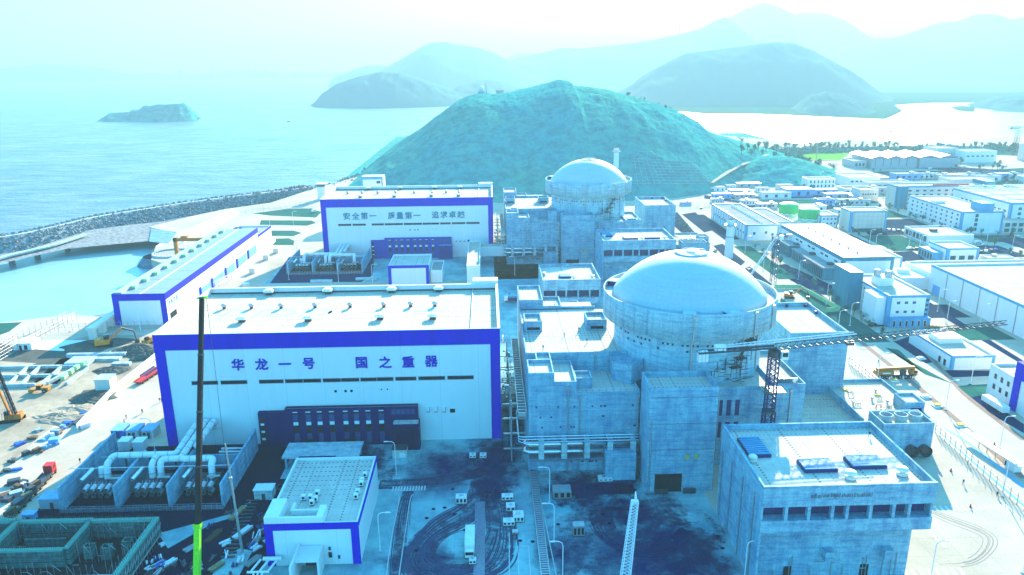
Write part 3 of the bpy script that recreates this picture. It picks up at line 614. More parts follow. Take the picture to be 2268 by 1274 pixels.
pipe_gallery(0,'silver pipe gallery wrapped round the nearest concrete auxiliary building'); pipe_gallery(243.5,'silver pipe gallery wrapped round the farther concrete auxiliary building')
def gantry(dy,label):
    T=thing('equipment_hatch_tower',label,'concrete tower',(52,192.5+dy,0)); Wm,Rm=MB(),MB(); vol(Wm,Rm,42.7,61.3,186.8+dy,198.6+dy,0,31.4,1.5,.5)
    Wm.build('wall','raw_concrete',T); Rm.build('roof','block_roof',T)
    MB().box(45.,52.6,186.72+dy,186.8+dy,0,5.6).build('doorway','black_paint',T)
    for x in (45.,52.8): m=MB(); m.box(x,x+3.6,185.5+dy,185.58+dy,0,1.7); m.build('gate_panel','dark_steel',T)
    for x in (53.2,55.8): m=MB().box(x,x+1.,186.5+dy,186.8+dy,10.2,11.4); m.build('wall_lamp','yellow_line',T)
    m=MB().tube((43.3,186.5+dy,0),(43.3,186.5+dy,22),.16); m.build('downpipe','galvanised',T)
    m=MB()
    for z in (28.6,20.8,13): m.box(42.9,61.1,186.74+dy,186.8+dy,z,z+.12)
    m.build('joint','dark_concrete',T)
gantry(0,'tall plain concrete tower with a black doorway, in front of the large dome'); gantry(243.5,'tall plain concrete tower in front of the farther dome')
def electrical(dy,label):
    T=thing('safeguard_building',label,'nuclear building',(76,213+dy,0)); Wm,Rm=MB(),MB()
    vol(Wm,Rm,61.4,82,201+dy,226+dy,0,25,.5,.4); vol(Wm,Rm,82,91.2,200.9+dy,228+dy,0,25.7,1.2,.4); Wm.build('wall','raw_concrete',T); Rm.build('roof','block_roof',T)
    for x in (63.5,66,68.5,71): 
        for z in (16,9): MB().box(x,x+1.3,200.92+dy,201+dy,z,z+5).build('wall_panel','mast_blue',T)
    for x in (66,82.4,87): m=MB().tube((x,200.6+dy,2),(x,200.6+dy,23.5),.2); m.box(x-.4,x+.4,200.3+dy,200.9+dy,23.3,24); m.build('downpipe','galvanised',T)
    m=MB().lathe([(2.3,24.5),(2.3,29.5),(1.9,29.5),(1.9,33.2),(2.6,33.3),(2.6,34.2),(0,34.2)],(74.6,214+dy),20); m.build('exhaust_drum','pale_concrete',T,False)
    m=MB()
    for k in range(3): m.tube((76,214+dy,28+k*1.6),(80.5,217+dy,28+k*1.6),.35,n=6)
    m.build('exhaust_pipes','dark_steel',T)
    m=MB().box(83.5,89.6,203+dy,203.1+dy,24.6,26.5); m.box(83.5,83.6,203+dy,208+dy,24.6,26.5); m.build('fall_net','pipe_silver',T)
electrical(0,'dark fronted concrete building behind the tower crane mast, right of the hatch tower'); electrical(243.5,'concrete building with a terrace right of the farther hatch tower')
def fuel(dy,label):
    T=thing('fuel_building',label,'nuclear building',(111,255+dy,0)); Wm,Rm=MB(),MB(); vol(Wm,Rm,101,121,238+dy,272+dy,0,27.7,1.6,.5); Wm.box(101.0,121.15,237.85+dy,238+dy,0,9.4)
    Wm.box(91.2,101,232+dy,268+dy,0,12); Wm.build('wall','raw_concrete',T); Rm.build('roof','block_roof',T)
    for x,y in ((112,270.6),(119,270.4),(119.6,262)): MB().box(x,x+.9,y+dy,y+.8+dy,26.1,27.3).build('roof_fan','mast_blue',T)
fuel(0,'tall box of bare concrete with a sunlit roof right of the large dome'); fuel(243.5,'tall box of bare concrete right of the farther dome')
def low_annex(dy,label,near):
    T=thing('low_annex',label,'annex',(126,226+dy,0)); Wm,Rm=MB(),MB()
    vol(Wm,Rm,91.4,116,203+dy,237.8+dy,0,5.6,.4,.4)
    Wm.prism([(p[0],p[1]+dy) for p in [(116,226),(116.3,212.6),(137,212.6),(137,243),(121.3,243),(121.3,237.8),(116,237.8)]],0,7.2,cap=False)
    Rm.poly(*[(p[0],p[1]+dy,7.2) for p in [(116,237.8),(116,226),(116.3,212.6),(137,212.6),(137,243),(121.3,243),(121.3,237.8)]])
    for a in (((116,212.6),(116,237.8)),((137,212.6),(137,243)),((121.3,243),(137,243))): Wm.obox(((a[0][0]+a[1][0])/2,(a[0][1]+a[1][1])/2+dy,7.2),(a[1][0]-a[0][0],a[1][1]-a[0][1],0),math.dist(*a),.4,1.)
    Wm.build('wall','raw_concrete',T); Rm.build('roof','hall_roof',T)
    Wm,Rm=MB(),MB(); vol(Wm,Rm,131.5,137.6,217+dy,224.4+dy,7.2,11.2,.7,.35); Wm.build('stair_house','raw_concrete',T); Rm.build('roof','block_roof',T)
    MB().box(133.2,136.8,216.94+dy,217+dy,7.3,9.2).build('door','navy_panel',T)
    Wm,Rm=MB(),MB(); vol(Wm,Rm,117.4,132.8,203.2+dy,212.5+dy,0,10.9,1.4,.4); Wm.build('fan_house','raw_concrete',T); Rm.build('roof','block_roof',T)
    for x in (120.6,125.2,129.7): m=MB().lathe([(1.75,9.5),(2.0,11.6),(1.7,11.6),(1.5,10.2),(0,10.2)],(x,208.4+dy),24); m.mat(0); m.build('fan_ring',['pale_concrete'],T,False); MB().lathe([(1.55,10.3),(0,10.3)],(x,208.4+dy),20).build('fan_shaft','black_paint',T)
    for x in (126.4,130.4):
        m=MB().tube((x,203.2+dy,2.4),(x,201+dy,2.4),1.55,1.75,16,cap=False); m.tube((x,202.2+dy,2.4),(x,202.1+dy,2.4),1.5,n=16); m.build('intake_fan','dark_steel',T)
    random.seed(21); 
    for i in range(16):
        x,y=random.uniform(118.5,130.5),random.uniform(216,240)+dy; m=MB(); k=i%4
        if k==0: m.path([(x,y,7.2),(x,y,8.4),(x+1.6,y,8.4),(x+1.6,y,7.2)],.16,5)
        elif k==1: m.tube((x,y,7.2),(x,y,8.5),.3); m.tube((x-.4,y,8.2),(x+.4,y,8.2),.35)
        elif k==2: m.box(x,x+1.8,y,y+1.0,7.2,7.6)
        else:
            for q in range(4): m.tube((x+q*.5,y,7.2),(x+q*.5,y,8.),.1)
            m.tube((x-.3,y,8),(x+1.8,y,8),.14)
        m.build('roof_fitting',['red_paint','galvanised','yellow_line','galvanised'][k] if i%3 else 'galvanised',T)
low_annex(0,'low sunlit annex with valves and three round fans right of the front concrete block',True); low_annex(243.5,'low sunlit annex with roof fittings right of the farther safety block',False)
# ============================================================= block with the louvre bays (front right) and its far copy
z9=lambda a,b:(1560+a*.325,860+b*.325)
def louvre_skylight(x0,x1,y0,y1,z,T,along):
    m=MB().mat(0).box(x0,x1,y0,y1,z,z+.8); n=9
    for i in range(n):
        if along=='x': y=y0+(y1-y0)*(i+.3)/n; m.mat(1).box(x0+.1,x1-.1,y,y+(y1-y0)*.45/n,z+.8,z+1.05)
        else: x=x0+(x1-x0)*(i+.3)/n; m.mat(1).box(x,x+(x1-x0)*.45/n,y0+.1,y1-.1,z+.8,z+1.05)
    m.build('skylight',['mast_blue','blue_trim'],T)
def mushroom(x,y,z,T,s=1.):
    m=MB().lathe([(.5*s,z),(.5*s,z+1.2*s),(1.3*s,z+1.25*s),(1.35*s,z+1.6*s),(1.1*s,z+1.9*s),(0,z+2*s)],(x,y),16); m.lathe([(1.2*s,z+.15),(1.3*s,z+.5),(.6*s,z+.75),(.5*s,z+.75)],(x,y),16); m.build('mushroom_vent','cream_panel',T,True)
def louvre_block(dx,dy,label,near,w=38.7,posts=None,H=26.,two=True):
    x0,x1=59.2+dx,59.2+dx+w; y0,y1=145.3+dy,175.7+dy; T=thing('louvre_block',label,'concrete building',((x0+x1)/2,(y0+y1)/2,0)); Wm,Rm=MB(),MB()
    zb,zt,zo=H-8.6,H-5.1,H-11.7
    Wm.box(x0,x1,y0,y0+.5,zt,H,bottom=True); Wm.box(x0,x1,y0,y0+.5,zo,zb); Wm.box(x0+.5,x1-.5,y0+.5,y0+3.2,zb-.3,zb-.05); Wm.box(x0+.5,x1-.5,y0+.5,y0+3.2,zt+.1,zt+.4)
    Wm.box(x0,x0+.5,y0+.5,y1,0,H); Wm.box(x1-.5,x1,y0+.5,y1,zo,H); Wm.box(x0+.5,x1-.5,y1-.5,y1,0,H)
    Wm.box(x0+.5,x1-2.2,y0+3.2,y0+3.7,0,zo+.4); Wm.box(x1-2.7,x1-2.2,y0+3.7,y1-.5,0,zo+.4); Wm.box(x0+.5,x1-.5,y0+.5,y0+3.2,zo,zo+.3); Wm.box(x1-2.2,x1-.5,y0+3.2,y1-.5,zo,zo+.3)
    for i,a in enumerate(posts or [560,715,875,975,1135,1290,1395]):
        x=(YP(*z9(a,850),145.3).x if not posts else posts[i])+(dx if not posts else 0)
        if x<x1-1: Wm.box(x-.35,x+.35,y0+.05,y0+1.2,zb,zt)
    Wm.box(x0+.5,x1-.5,y0+3.2,y0+3.4,zb-.3,zt+.4)
    Wm.build('wall','raw_concrete',T); Rm.poly((x0+.5,y0+.5,H-1.5),(x1-.5,y0+.5,H-1.5),(x1-.5,y1-.5,H-1.5),(x0+.5,y1-.5,H-1.5)); Rm.build('roof','block_roof',T)
    MB().box(x0+.6,x1-.6,y0+2.6,y0+3.1,zb+.05,zt-.02).build('louvre_bank','mast_blue',T)
    MB().box(x0-.05,x1+.05,y0-.06,y0+.55,H,H+.12).build('coping','pale_concrete',T)
    zr=H-1.5; louvre_skylight(x0+w*.32,x0+w*.52,y0+8,y0+13,zr,T,'x')
    if two: louvre_skylight(x0+w*.62,x0+w*.83,y0+9,y0+14,zr,T,'x'); louvre_skylight(x0+w*.05,x0+w*.19,y0+15.5,y0+24.5,zr,T,'x')
    mushroom(x0+w*.56,y0+5.2,zr,T); mushroom(x0+w*.88,y0+6.2,zr,T); mushroom(x0+w*.06,y0+14,zr,T,.8)
    if near:
        m=MB(); xa,xb=YP(*z9(722,740),145.3).x,YP(*z9(1143,730),145.3).x; random.seed(77)
        for i in range(60): x=xa+(xb-xa)*(i+random.random()*.6)/60; m.box(x,x+random.uniform(.08,.3),145.24,145.3,22.9+random.uniform(0,.3),24.1-random.uniform(0,.4))
        tag(m.build('weathered_stain','dark_concrete',T),kind='stuff')
        for a in (570,1090): x=YP(*z9(a,1200),148.5).x; MB().box(x-1,x+1,y0+3.1,y0+3.2,0,3.2).build('door','black_paint',T)
        for a in (830,1230): x=YP(*z9(a,1100),148.5).x; MB().box(x-1,x+1,y0+1.2,y0+3.2,5.6,8.1).build('wall_box','raw_concrete',T)
        m=MB(); random.seed(2)
        for i in range(22): x=x0+4+random.random()*30; z=random.uniform(.4,4.5); m.tube((x,y0+3.,z),(x+random.uniform(-.2,2.5),y0+3.,z),.09,n=4) if i%2 else m.tube((x,y0+3.,0),(x,y0+3.,z+2),.1,n=4)
        m.build('wall_piping','galvanised',T)
        MB().box(x0+6,x1-6,y0+2.9,y0+3.15,zo-.9,zo-.4).build('cable_tray','dark_steel',T)
        for y in (150,158,166,173.4): m=MB().tube((x0-.2,y,0),(x0-.2,y,22-(y-150)*.1),.16); m.build('downpipe','galvanised',T)
    return T
louvre_block(0,0,'big concrete block with eight louvre bays under its roof edge, at the lower right',True)
louvre_block(1,243.5,'farther concrete block with louvre bays, partly behind the large dome',False)
px=[26.2+k for k in (7,11.8,18.4,24)]
def louvre_small():
    return louvre_block(24.6-59.2,337.5-145.3,'small concrete block with louvre bays standing free between the two reactors',False,27,[24.6+k for k in (6.3,11,16.6,22)],19.5,False)
louvre_small()
# ventilation stacks
def stack(x,y,H,label):
    T=thing('vent_stack',label,'chimney',(x,y,0)); m=MB().lathe([(2.6,0),(2.35,H-6),(2.35,H)],(x,y),24); m.build('shaft','white_panel',T,True)
    m=MB().lathe([(2.4,H-4.2),(3.5,H-3.6),(3.5,H-3.4),(2.4,H-3.4)],(x,y),20); m.build('gallery','galvanised',T); 
    m=MB()
    for k in range(12): a=k*math.pi/6; m.tube((x+3.4*math.cos(a),y+3.4*math.sin(a),H-3.4),(x+3.4*math.cos(a),y+3.4*math.sin(a),H-2.3),.08,n=4)
    m.lathe([(3.45,H-2.4),(3.35,H-2.3)],(x,y),20); m.build('railing','galvanised',T)
    MB().lathe([(2.36,H),(2.0,H+.25),(0,H-.1)],(x,y),20).build('mouth','black_paint',T)
    m=MB().lathe([(2.52,H*.55),(2.56,H*.555),(2.52,H*.57)],(x,y),20); m.build('band','blue_trim',T)
    return T
stack(147.1,449.2,24.4,'white cylindrical vent stack with a ring gallery beside the large dome')
p=G(1363,372); stack(117,692,HT(1363,327,117,692),'distant white vent stack behind the farther dome')
bpy.data.objects.remove(FO)
# ============================================================= ground dressing
def rect(name,mat,x0,x1,y0,y1,z): return struct(name,MB().poly((x0,y0,z),(x1,y0,z),(x1,y1,z),(x0,y1,z)),mat)
rect('yard','yard_concrete',-78,59,90,221,.006); rect('yard','yard_concrete',2.9,60,221,470,.006); rect('yard','yard_concrete',-125,59,470-60,463,.006)
rect('gravel_bed','oily_dirt',-124,-62,152,221,.012); rect('gravel_bed','oily_dirt',-62,-55.5,130,199,.012); rect('gravel_bed','gravel',-122,-74,410,427,.012)
patch('concrete_apron','yard_concrete',((350,1182),(505,1140),(560,1108),(520,1145),(470,1160),(372,1215)),.018); patch('concrete_apron','yard_concrete',((490,1240),(530,1215),(560,1220),(530,1274),(470,1274)),.018)
rect('bay_floor','oily_dirt',-116.4,-73.9,184.6,206,.03); rect('bay_floor','oily_dirt',-116.4,-73.9,428.1,449.5,.03)  # near-black floor sheets added to make the bays darker inside
# soft stains
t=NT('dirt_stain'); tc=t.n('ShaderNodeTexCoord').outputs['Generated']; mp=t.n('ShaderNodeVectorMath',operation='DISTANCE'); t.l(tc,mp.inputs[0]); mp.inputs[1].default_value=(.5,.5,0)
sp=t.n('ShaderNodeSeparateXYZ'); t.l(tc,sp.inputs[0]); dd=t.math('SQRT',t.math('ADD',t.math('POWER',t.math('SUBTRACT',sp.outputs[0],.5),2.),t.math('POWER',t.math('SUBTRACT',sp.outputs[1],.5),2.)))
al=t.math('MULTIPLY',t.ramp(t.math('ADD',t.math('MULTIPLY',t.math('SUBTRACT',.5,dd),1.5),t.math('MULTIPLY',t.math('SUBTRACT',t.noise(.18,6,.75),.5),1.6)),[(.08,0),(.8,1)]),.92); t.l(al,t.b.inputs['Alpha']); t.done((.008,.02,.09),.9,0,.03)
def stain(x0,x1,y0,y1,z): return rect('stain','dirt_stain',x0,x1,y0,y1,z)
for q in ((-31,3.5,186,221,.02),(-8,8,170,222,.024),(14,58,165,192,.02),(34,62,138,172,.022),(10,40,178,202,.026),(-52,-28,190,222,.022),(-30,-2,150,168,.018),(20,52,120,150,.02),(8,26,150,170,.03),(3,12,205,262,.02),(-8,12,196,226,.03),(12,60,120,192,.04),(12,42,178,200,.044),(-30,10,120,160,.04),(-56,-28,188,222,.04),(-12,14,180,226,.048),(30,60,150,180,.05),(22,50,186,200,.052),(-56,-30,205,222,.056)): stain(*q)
# swept tyre marks on the yard
def tyres(pts,n,w,spread,z,seed,mat='tyre_dirt'):
    random.seed(seed); P=[G(a,b) for a,b in pts]; L=smoothline([(p.x,p.y,0) for p in P],9)
    mb=MB(); strip(mb,L,w,z); struct('tyre_marks',mb,'tyre_haze')
    mb=MB()
    for i in range(n):
        o=(i/(n-1)-.5)*spread+random.uniform(-.2,.2); LL=[]
        for k,p in enumerate(L):
            d=(L[min(k+1,len(L)-1)]-L[max(k-1,0)]).normalized(); nn=Vector((-d.y,d.x,0)); LL.append(p+nn*(o*(1+.25*math.sin(k*.23+seed))))
        a=random.randint(0,len(LL)//3); b=random.randint(len(LL)*2//3,len(LL)); strip(mb,LL[a:b],random.uniform(.15,.4),z+.004+.0006*i)
    struct('tyre_marks',mb,mat)
t=NT('tyre_haze'); al=t.math('MULTIPLY',t.ramp(t.noise(.35,6,.8),[(.36,0),(.6,1)]),.75); t.l(al,t.b.inputs['Alpha']); t.done((.02,.03,.085),.9,0,.05)
tyres(((1075,1065),(1062,1105),(1030,1140),(975,1172),(938,1205),(930,1240),(960,1268),(1030,1272),(1085,1250),(1108,1200),(1108,1140),(1092,1085)),22,8.,8.,.036,3)
tyres(((840,1074),(920,1070),(1000,1060),(1075,1040),(1105,1000)),10,5.,5.,.032,5)
tyres(((1330,1130),(1345,1180),(1400,1215),(1470,1212),(1530,1180)),9,6,7.,.034,8); tyres(((1880,1130),(2010,1120),(2100,1150),(2190,1190),(2160,1240),(2080,1250)),4,.1,3.,.02,9,'faint_tyre'); tyres(((905,1088),(893,1140),(880,1274)),6,3.2,3.,.03,11)
def lines(name,L,w,z,mat='line_paint'):
    for pts in L:
        P=[G(a,b) for a,b in pts]; mb=MB(); strip(mb,smoothline([(p.x,p.y,0) for p in P],5) if len(P)>2 else [(p.x,p.y,0) for p in P],w,z); struct(name,mb,mat)
lines('lane_line',[((882,1096),(884,1110),(866,1200),(856,1274)),((915,1095),(908,1110),(896,1190),(884,1274)),((1128,1180),(1128,1274)),((1147,1210),(1171,1210)),((1147,1210),(1149,1274)),((1171,1210),(1175,1274)),((1190,1070),(1232,1274))],.22,.05)
mb=MB()
for i in range(12): x=-28.6+i*.82; mb.poly((x,190.6,.05),(x+.4,190.6,.05),(x+.4,193.2,.05),(x,193.2,.05))
struct('crosswalk',mb,'line_paint')
mb=MB()
for i in range(26): x=100+i*1.5; mb.poly((x,173.8,.03),(x+.7,173.8,.03),(x+1.1,176.2,.03),(x+.4,176.2,.03))
struct('crosswalk',mb,'line_paint')
mb=MB()
for i in range(9): x=93.5+i*1.9; mb.poly((x,146.5,.03),(x+.8,146.5,.03),(x+1.5,150.6,.03),(x+.7,150.6,.03))
struct('crosswalk',mb,'line_paint'); patch('concrete_strip','hall_roof',((2049,1175),(2059,1174),(2100,1213),(2090,1215)),.03)
t=thing('drain_grating','long dark drain grating running down the front yard inside the tyre loop','drain grating',(-3.6,168,0)); MB().box(-5,-2.3,140,184.4,.02,.05).build('channel','mast_blue',t); m=MB()
for i in range(110): m.box(-5,-2.3,140.2+i*.4,140.32+i*.4,.05,.09)
m.build('bars','galvanised',t)
# ladder-like pipe trench beside the yard
t=thing('cable_trench','ladder shaped cable trench running from the pipe gallery towards the viewer','cable trench',(11.8,178,0)); MB().box(10.9,12.9,120,203,.02,.5).build('kerb','dark_concrete',t); m=MB()
for i in range(92): m.box(11,12.8,120.3+i*.9,120.6+i*.9,.5,.62)
for x in (10.8,12.8): m.box(x,x+.2,120,203,.5,.8)
m.build('rungs','galvanised',t)
# earthworks, lawns, gravel strips
patch('dirt','earth',((-300,1274),(-260,800),(0,800),(200,742),(345,742),(345,770),(344,800),(170,905),(85,970),(0,1050),(-80,1274)),.014)
patch('dirt','wet_earth',((60,860),(140,790),(190,762),(260,748),(310,752),(230,775),(180,790),(100,800),(60,812)),.022); patch('dirt','wet_earth',((0,760),(60,775),(150,772),(200,755),(300,758),(240,772),(160,790),(90,805),(0,800)),.026)
patch('dirt','wet_earth',((110,940),(185,865),(240,860),(235,890),(150,950)),.024)
patch('lawn','lawn',((-80,728),(0,716),(48,714),(20,735),(-80,770)),.014); patch('lawn','lawn',((470,575),(590,545),(640,520),(660,525),(600,590),(560,600)),.014) if 0 else None
for pts in (((567,543),(650,543),(652,534),(640,528),(570,530)),((575,523),(650,523),(668,516),(650,511),(578,511)),((575,498),(680,500),(700,494),(690,489),(578,488)),((600,478),(700,482),(712,470),(690,462),(640,462),(560,473))): patch('lawn','lawn',pts,.014)
for pts in (((600,625),(640,570),(705,560),(830,560),(825,610),(800,625)),): patch('gravel_bed','gravel',pts,.016)
for pts in (((1700,590),(1740,585),(1860,640),(1880,660),(1800,650)),((1770,640),(1860,700),(1862,720),(1830,712)),((1980,757),(2015,745),(2090,800),(2050,805)),((1920,715),(1990,712),(1985,722),(1940,724)),((2085,820),(2220,822),(2225,832),(2110,836)),((2060,670),(2268,800),(2268,810),(2050,680)),((2150,850),(2210,900),(2268,940),(2268,960),(2200,920),(2120,862))): patch('gravel_bed','gravel',pts,.02)
for pts in (((1470,480),(1500,470),(1560,540),(1545,548)),((1510,475),(1540,470),(1580,510),(1560,515)),((1580,545),(1610,575),(1640,590),(1650,580),(1600,540)),((1640,600),(1690,640),(1710,630),(1660,590)),((1650,555),(1700,595),(1725,600),(1690,560))): patch('lawn','asphalt',pts,.02)
for pts in (((2120,855),(2200,850),(2210,870),(2150,880)),((1960,770),(1990,775),(2050,830),(2110,850),(2080,835)),((1790,690),(1830,720),(1860,725),(1850,735),(1800,725))): patch('lawn','lawn',pts,.024)
lines('kerb_strip',[((1860,720),(1960,800),(2060,880),(2268,1060)),],2.2,.02,'brick_paving'); lines('kerb_strip',[((2040,770),(2115,850),(2150,885),(2268,975))],2.0,.022,'brick_paving')
# front-right trench covers
lines('trench_cover',[((2075,955),(2268,1120)),((2090,948),(2150,985),(2268,1080))],1.2,.03,'blue_trim')
# ============================================================= small switch building in the front yard
T=thing('switch_building','small white building with blue border and rooftop air units in the front yard','building',(-43,174,0)); Wm,Rm=MB(),MB(); vol(Wm,Rm,-54.2,-32.2,158.5,190.3,0,11.4,.8,.5); Wm.build('wall','white_panel',T); Rm.build('roof','block_roof',T)
MB().box(-54.35,-32.05,158.35,158.5,9.7,11.5).box(-54.35,-52.4,158.35,158.5,0,9.7).box(-34,-32.05,158.35,158.5,0,9.7).box(-32.2,-32.05,158.5,190.4,10.2,11.5).build('fascia','blue_panel',T)
MB().box(-54.2,-50.7,158.5,166.8,10.6,13.2).box(-50.7,-42,158.5,159.2,10.6,13).box(-42,-40.4,158.5,163.8,10.6,13).box(-48.6,-42,163.2,163.8,10.6,12.).box(-49.2,-48.6,163.2,166.8,10.6,12.).build('roof_upstand','white_panel',T)
random.seed(6)
for x,y in ((-47.6,170),(-45.9,170),(-44.6,172),(-44.4,169.2),(-45,167.6),(-33.8,180.4),(-34.2,177.5),(-34.1,176),(-34.4,172),(-34.5,170)):
    m=MB().mat(0).box(x-.55,x+.55,y-.5,y+.5,10.9,12.1); m.mat(1).tube((x,y-.52,11.5),(x,y-.5,11.5),.38,n=10); m.mat(1).box(x-.5,x+.5,y-.4,y+.4,10.6,10.9); m.build('air_unit',['white_metal','black_paint'],T)
m=MB()
for x,z in ((-39.6,4.),(-37.5,1.6)): m.box(x,x+.5,158.3,158.5,z,z+.9)
m.build('wall_fitting','dark_steel',T); MB().box(-39.7,-38.9,158.3,158.36,2.,3.4).build('window','black_glass',T)
m=MB().box(-46.6,-46.1,149,158.34,0,6.2).box(-41.3,-40.8,153,158.34,0,5.).box(-46.1,-40.8,152.4,158.34,5.,5.5); m.build('porch','white_panel',T); MB().box(-45.3,-42,158.2,158.33,0,4.2).build('door','dark_steel',T)
# ============================================================= transformer yards
def trafo_yard(dy,who):
    T=thing('transformer_enclosure','concrete fire walls of the transformer bays '+who,'fire walls',(-95,200+dy,0))
    for x in (-117,-102.4,-88.2,-73.9):
        y1=217 if x in(-117,-73.9) else 205; MB().box(x,x+.6,184.6+dy,y1+dy,0,7.3).build('fire_wall','raw_concrete',T)
    MB().box(-116.4,-73.9,206+dy,206.6+dy,0,4.5).build('rear_wall','raw_concrete',T)
    m=MB().box(-117,-73.3,183.8+dy,184.2+dy,0,1.1); m.build('front_wall','dark_concrete',T)
    m=MB()
    for i in range(30): x=-117+i*1.5; m.box(x,x+.12,183.7+dy,183.8+dy,0,1.9)
    for z in (1.25,1.8): m.box(-117,-73.4,183.72+dy,183.8+dy,z,z+.1)
    m.build('railing','galvanised',T)
    for i,x in enumerate((-109.6,-95.6,-81.6)):
        P=thing('transformer',('left','middle','right')[i]+' transformer with two rows of round coolers '+who,'transformer',(x,194+dy,0),'transformers in their bays'); 
        MB().box(x-3.8,x+3.8,191.5+dy,197.5+dy,.4,3.6).build('tank','dark_steel',P)
        for r,(z,rr) in enumerate(((3.6,.85),(1.9,.75))):
            for k in range(4):
                m=MB(); cx=x-3.+k*2.; m.mat(0).tube((cx,191.3+dy,z),(cx,189.3+dy-.3*(1-r),z-.25),rr,rr*.92,14,cap=False); m.mat(1).tube((cx,190.4+dy,z),(cx,190.3+dy,z),rr*.86,n=12); m.build('cooler_fan',['galvanised','black_paint'],P)
        m=MB().tube((x-5.2,192+dy,4.8),(x-4.2,197+dy,5.6),.75,n=12); m.build('oil_conservator','pipe_silver',P)
        m=MB()
        for k in range(6): m.tube((x-2.4+k,191.6+dy,3.6),(x-2.4+k,192.4+dy,4.4),.1,n=4)
        m.tube((x+1,194+dy,4.4),(x+4.6,194+dy,4.4),.3); m.tube((x+1,194+dy,3.6),(x+1,194+dy,4.4),.2); m.build('oil_pipe','galvanised',P)
    B=thing('bus_duct','fat white jointed bus duct pipes between the turbine hall and transformers '+who,'pipes',(-92,205+dy,0))
    def duct(pts):
        pts=[(a,b+dy,c) for a,b,c in pts]; m=MB(); m.path(smooth_corner(pts),.92,14)
        for i in range(len(pts)-1):
            a,b=Vector(pts[i]),Vector(pts[i+1]); L=(b-a).length; n=int(L/3.2)
            for k in range(n): q=a+(b-a)*((k+.6)/n); d=(b-a).normalized()*.09; m.mat(1).tube(q-d,q+d,1.0,n=14)
            m.mat(0)
        m.build('duct',['white_metal','galvanised'],B,False)
    duct([(-91.4,220.6,6.2),(-91.4,219.2,9.4),(-91.4,200.6,8.),(-109.2,200.6,8.),(-109.2,196.2,7.6),(-109.2,195.6,3.2)])
    duct([(-89.1,220.6,6.2),(-89.1,219.2,9.4),(-89.1,197.6,8.),(-79.6,197.6,8.),(-79.6,195.2,7.6),(-79.6,194.8,3.2)])
    duct([(-86.8,220.6,6.2),(-86.8,219.2,9.4),(-86.8,204,8.6)]); duct([(-89.4,198,8.),(-94.2,197.6,8),(-94.2,196,7.4),(-94.2,195.6,3.2)]); duct([(-96.6,200,7.8),(-96.6,196,7.4),(-96.6,195.6,3.2)]); duct([(-111.2,197,6.4),(-111.2,196.6,3.2)])
    for x,y in ((-106,200.6),(-99,200.6),(-93,203),(-88,210),(-91,214)): MB().box(x-.2,x+.2,y+dy-.2,y+dy+.2,0,7.2).build('duct_support','dark_steel',B)
    S2=thing('service_pipes','small grey pipes in the bay beside the bus duct '+who,'pipes',(-98,211+dy,0))
    for k in range(4):
        m=MB().path([(-99+k*.1,209+k*1.1+dy,.2),(-99+k*.1,209+k*1.1+dy,2.2),(-93.5,209+k*1.1+dy,2.2)],.38,8); m.build('pipe','white_metal',S2)
    for k in range(3): m=MB().path([(-83,208.6+k*2+dy,3),(-77.6+k*.7,208.6+k*2+dy,3),(-77.6+k*.7,208.6+k*2+dy,0)],.4,8); m.build('pipe','white_metal',S2)
    Lb=tag(MB().box(-117.5,-73,192.2+dy,192.32+dy,8.6,8.72).build('overhead_bar','white_metal',org=(-95,192+dy,8.6)),'thin white bar spanning all transformer bays '+who,'overhead bar')
def smooth_corner(pts,r=1.2):
    P=[Vector(p) for p in pts]; out=[P[0]]
    for i in range(1,len(P)-1):
        a=(P[i-1]-P[i]); b=(P[i+1]-P[i]); ra=min(r,a.length*.45); rb=min(r,b.length*.45); a.normalize(); b.normalize(); s,e=P[i]+a*ra,P[i]+b*rb
        for k in range(4): t=k/3; out.append(s*(1-t)**2+P[i]*2*t*(1-t)+e*t*t)
    out.append(P[-1]); return out
trafo_yard(0,'near the viewer'); trafo_yard(243.5,'by the farther hall')
# ============================================================= foundation under construction (lower left)
t=NT('formwork'); x,y,z=t.sep(); g=t.math('FRACT',t.math('DIVIDE',t.math('ADD',t.math('ADD',x,y),500),1.2)); l1=t.math('LESS_THAN',g,.08); l2=t.math('LESS_THAN',t.math('FRACT',t.math('DIVIDE',z,1.5)),.1)
d1=t.math('LESS_THAN',t.math('FRACT',t.math('DIVIDE',t.math('ADD',t.math('ADD',x,y),500),.6)),.22); d2=t.math('LESS_THAN',t.math('FRACT',t.math('DIVIDE',z,.6)),.22)
c=t.mix(t.ramp(t.noise(.6,5,.7),[(.4,0),(.7,1)]),(.07,.19,.16),(.015,.05,.06)); c=t.mix(t.math('MAXIMUM',l1,l2),c,(.01,.02,.03)); c=t.mix(t.math('MULTIPLY',d1,d2),c,(.12,.28,.30)); c=t.mix(t.math('GREATER_THAN',z,4.45),c,(.11,.36,.29)); t.done(c,.8,0,.15)  # panel sides coloured dark for the pit's shade, upper rim kept paler
T=thing('foundation_formwork','green formwork walls of a building foundation under construction at the lower left','foundation',(-105,155,0))
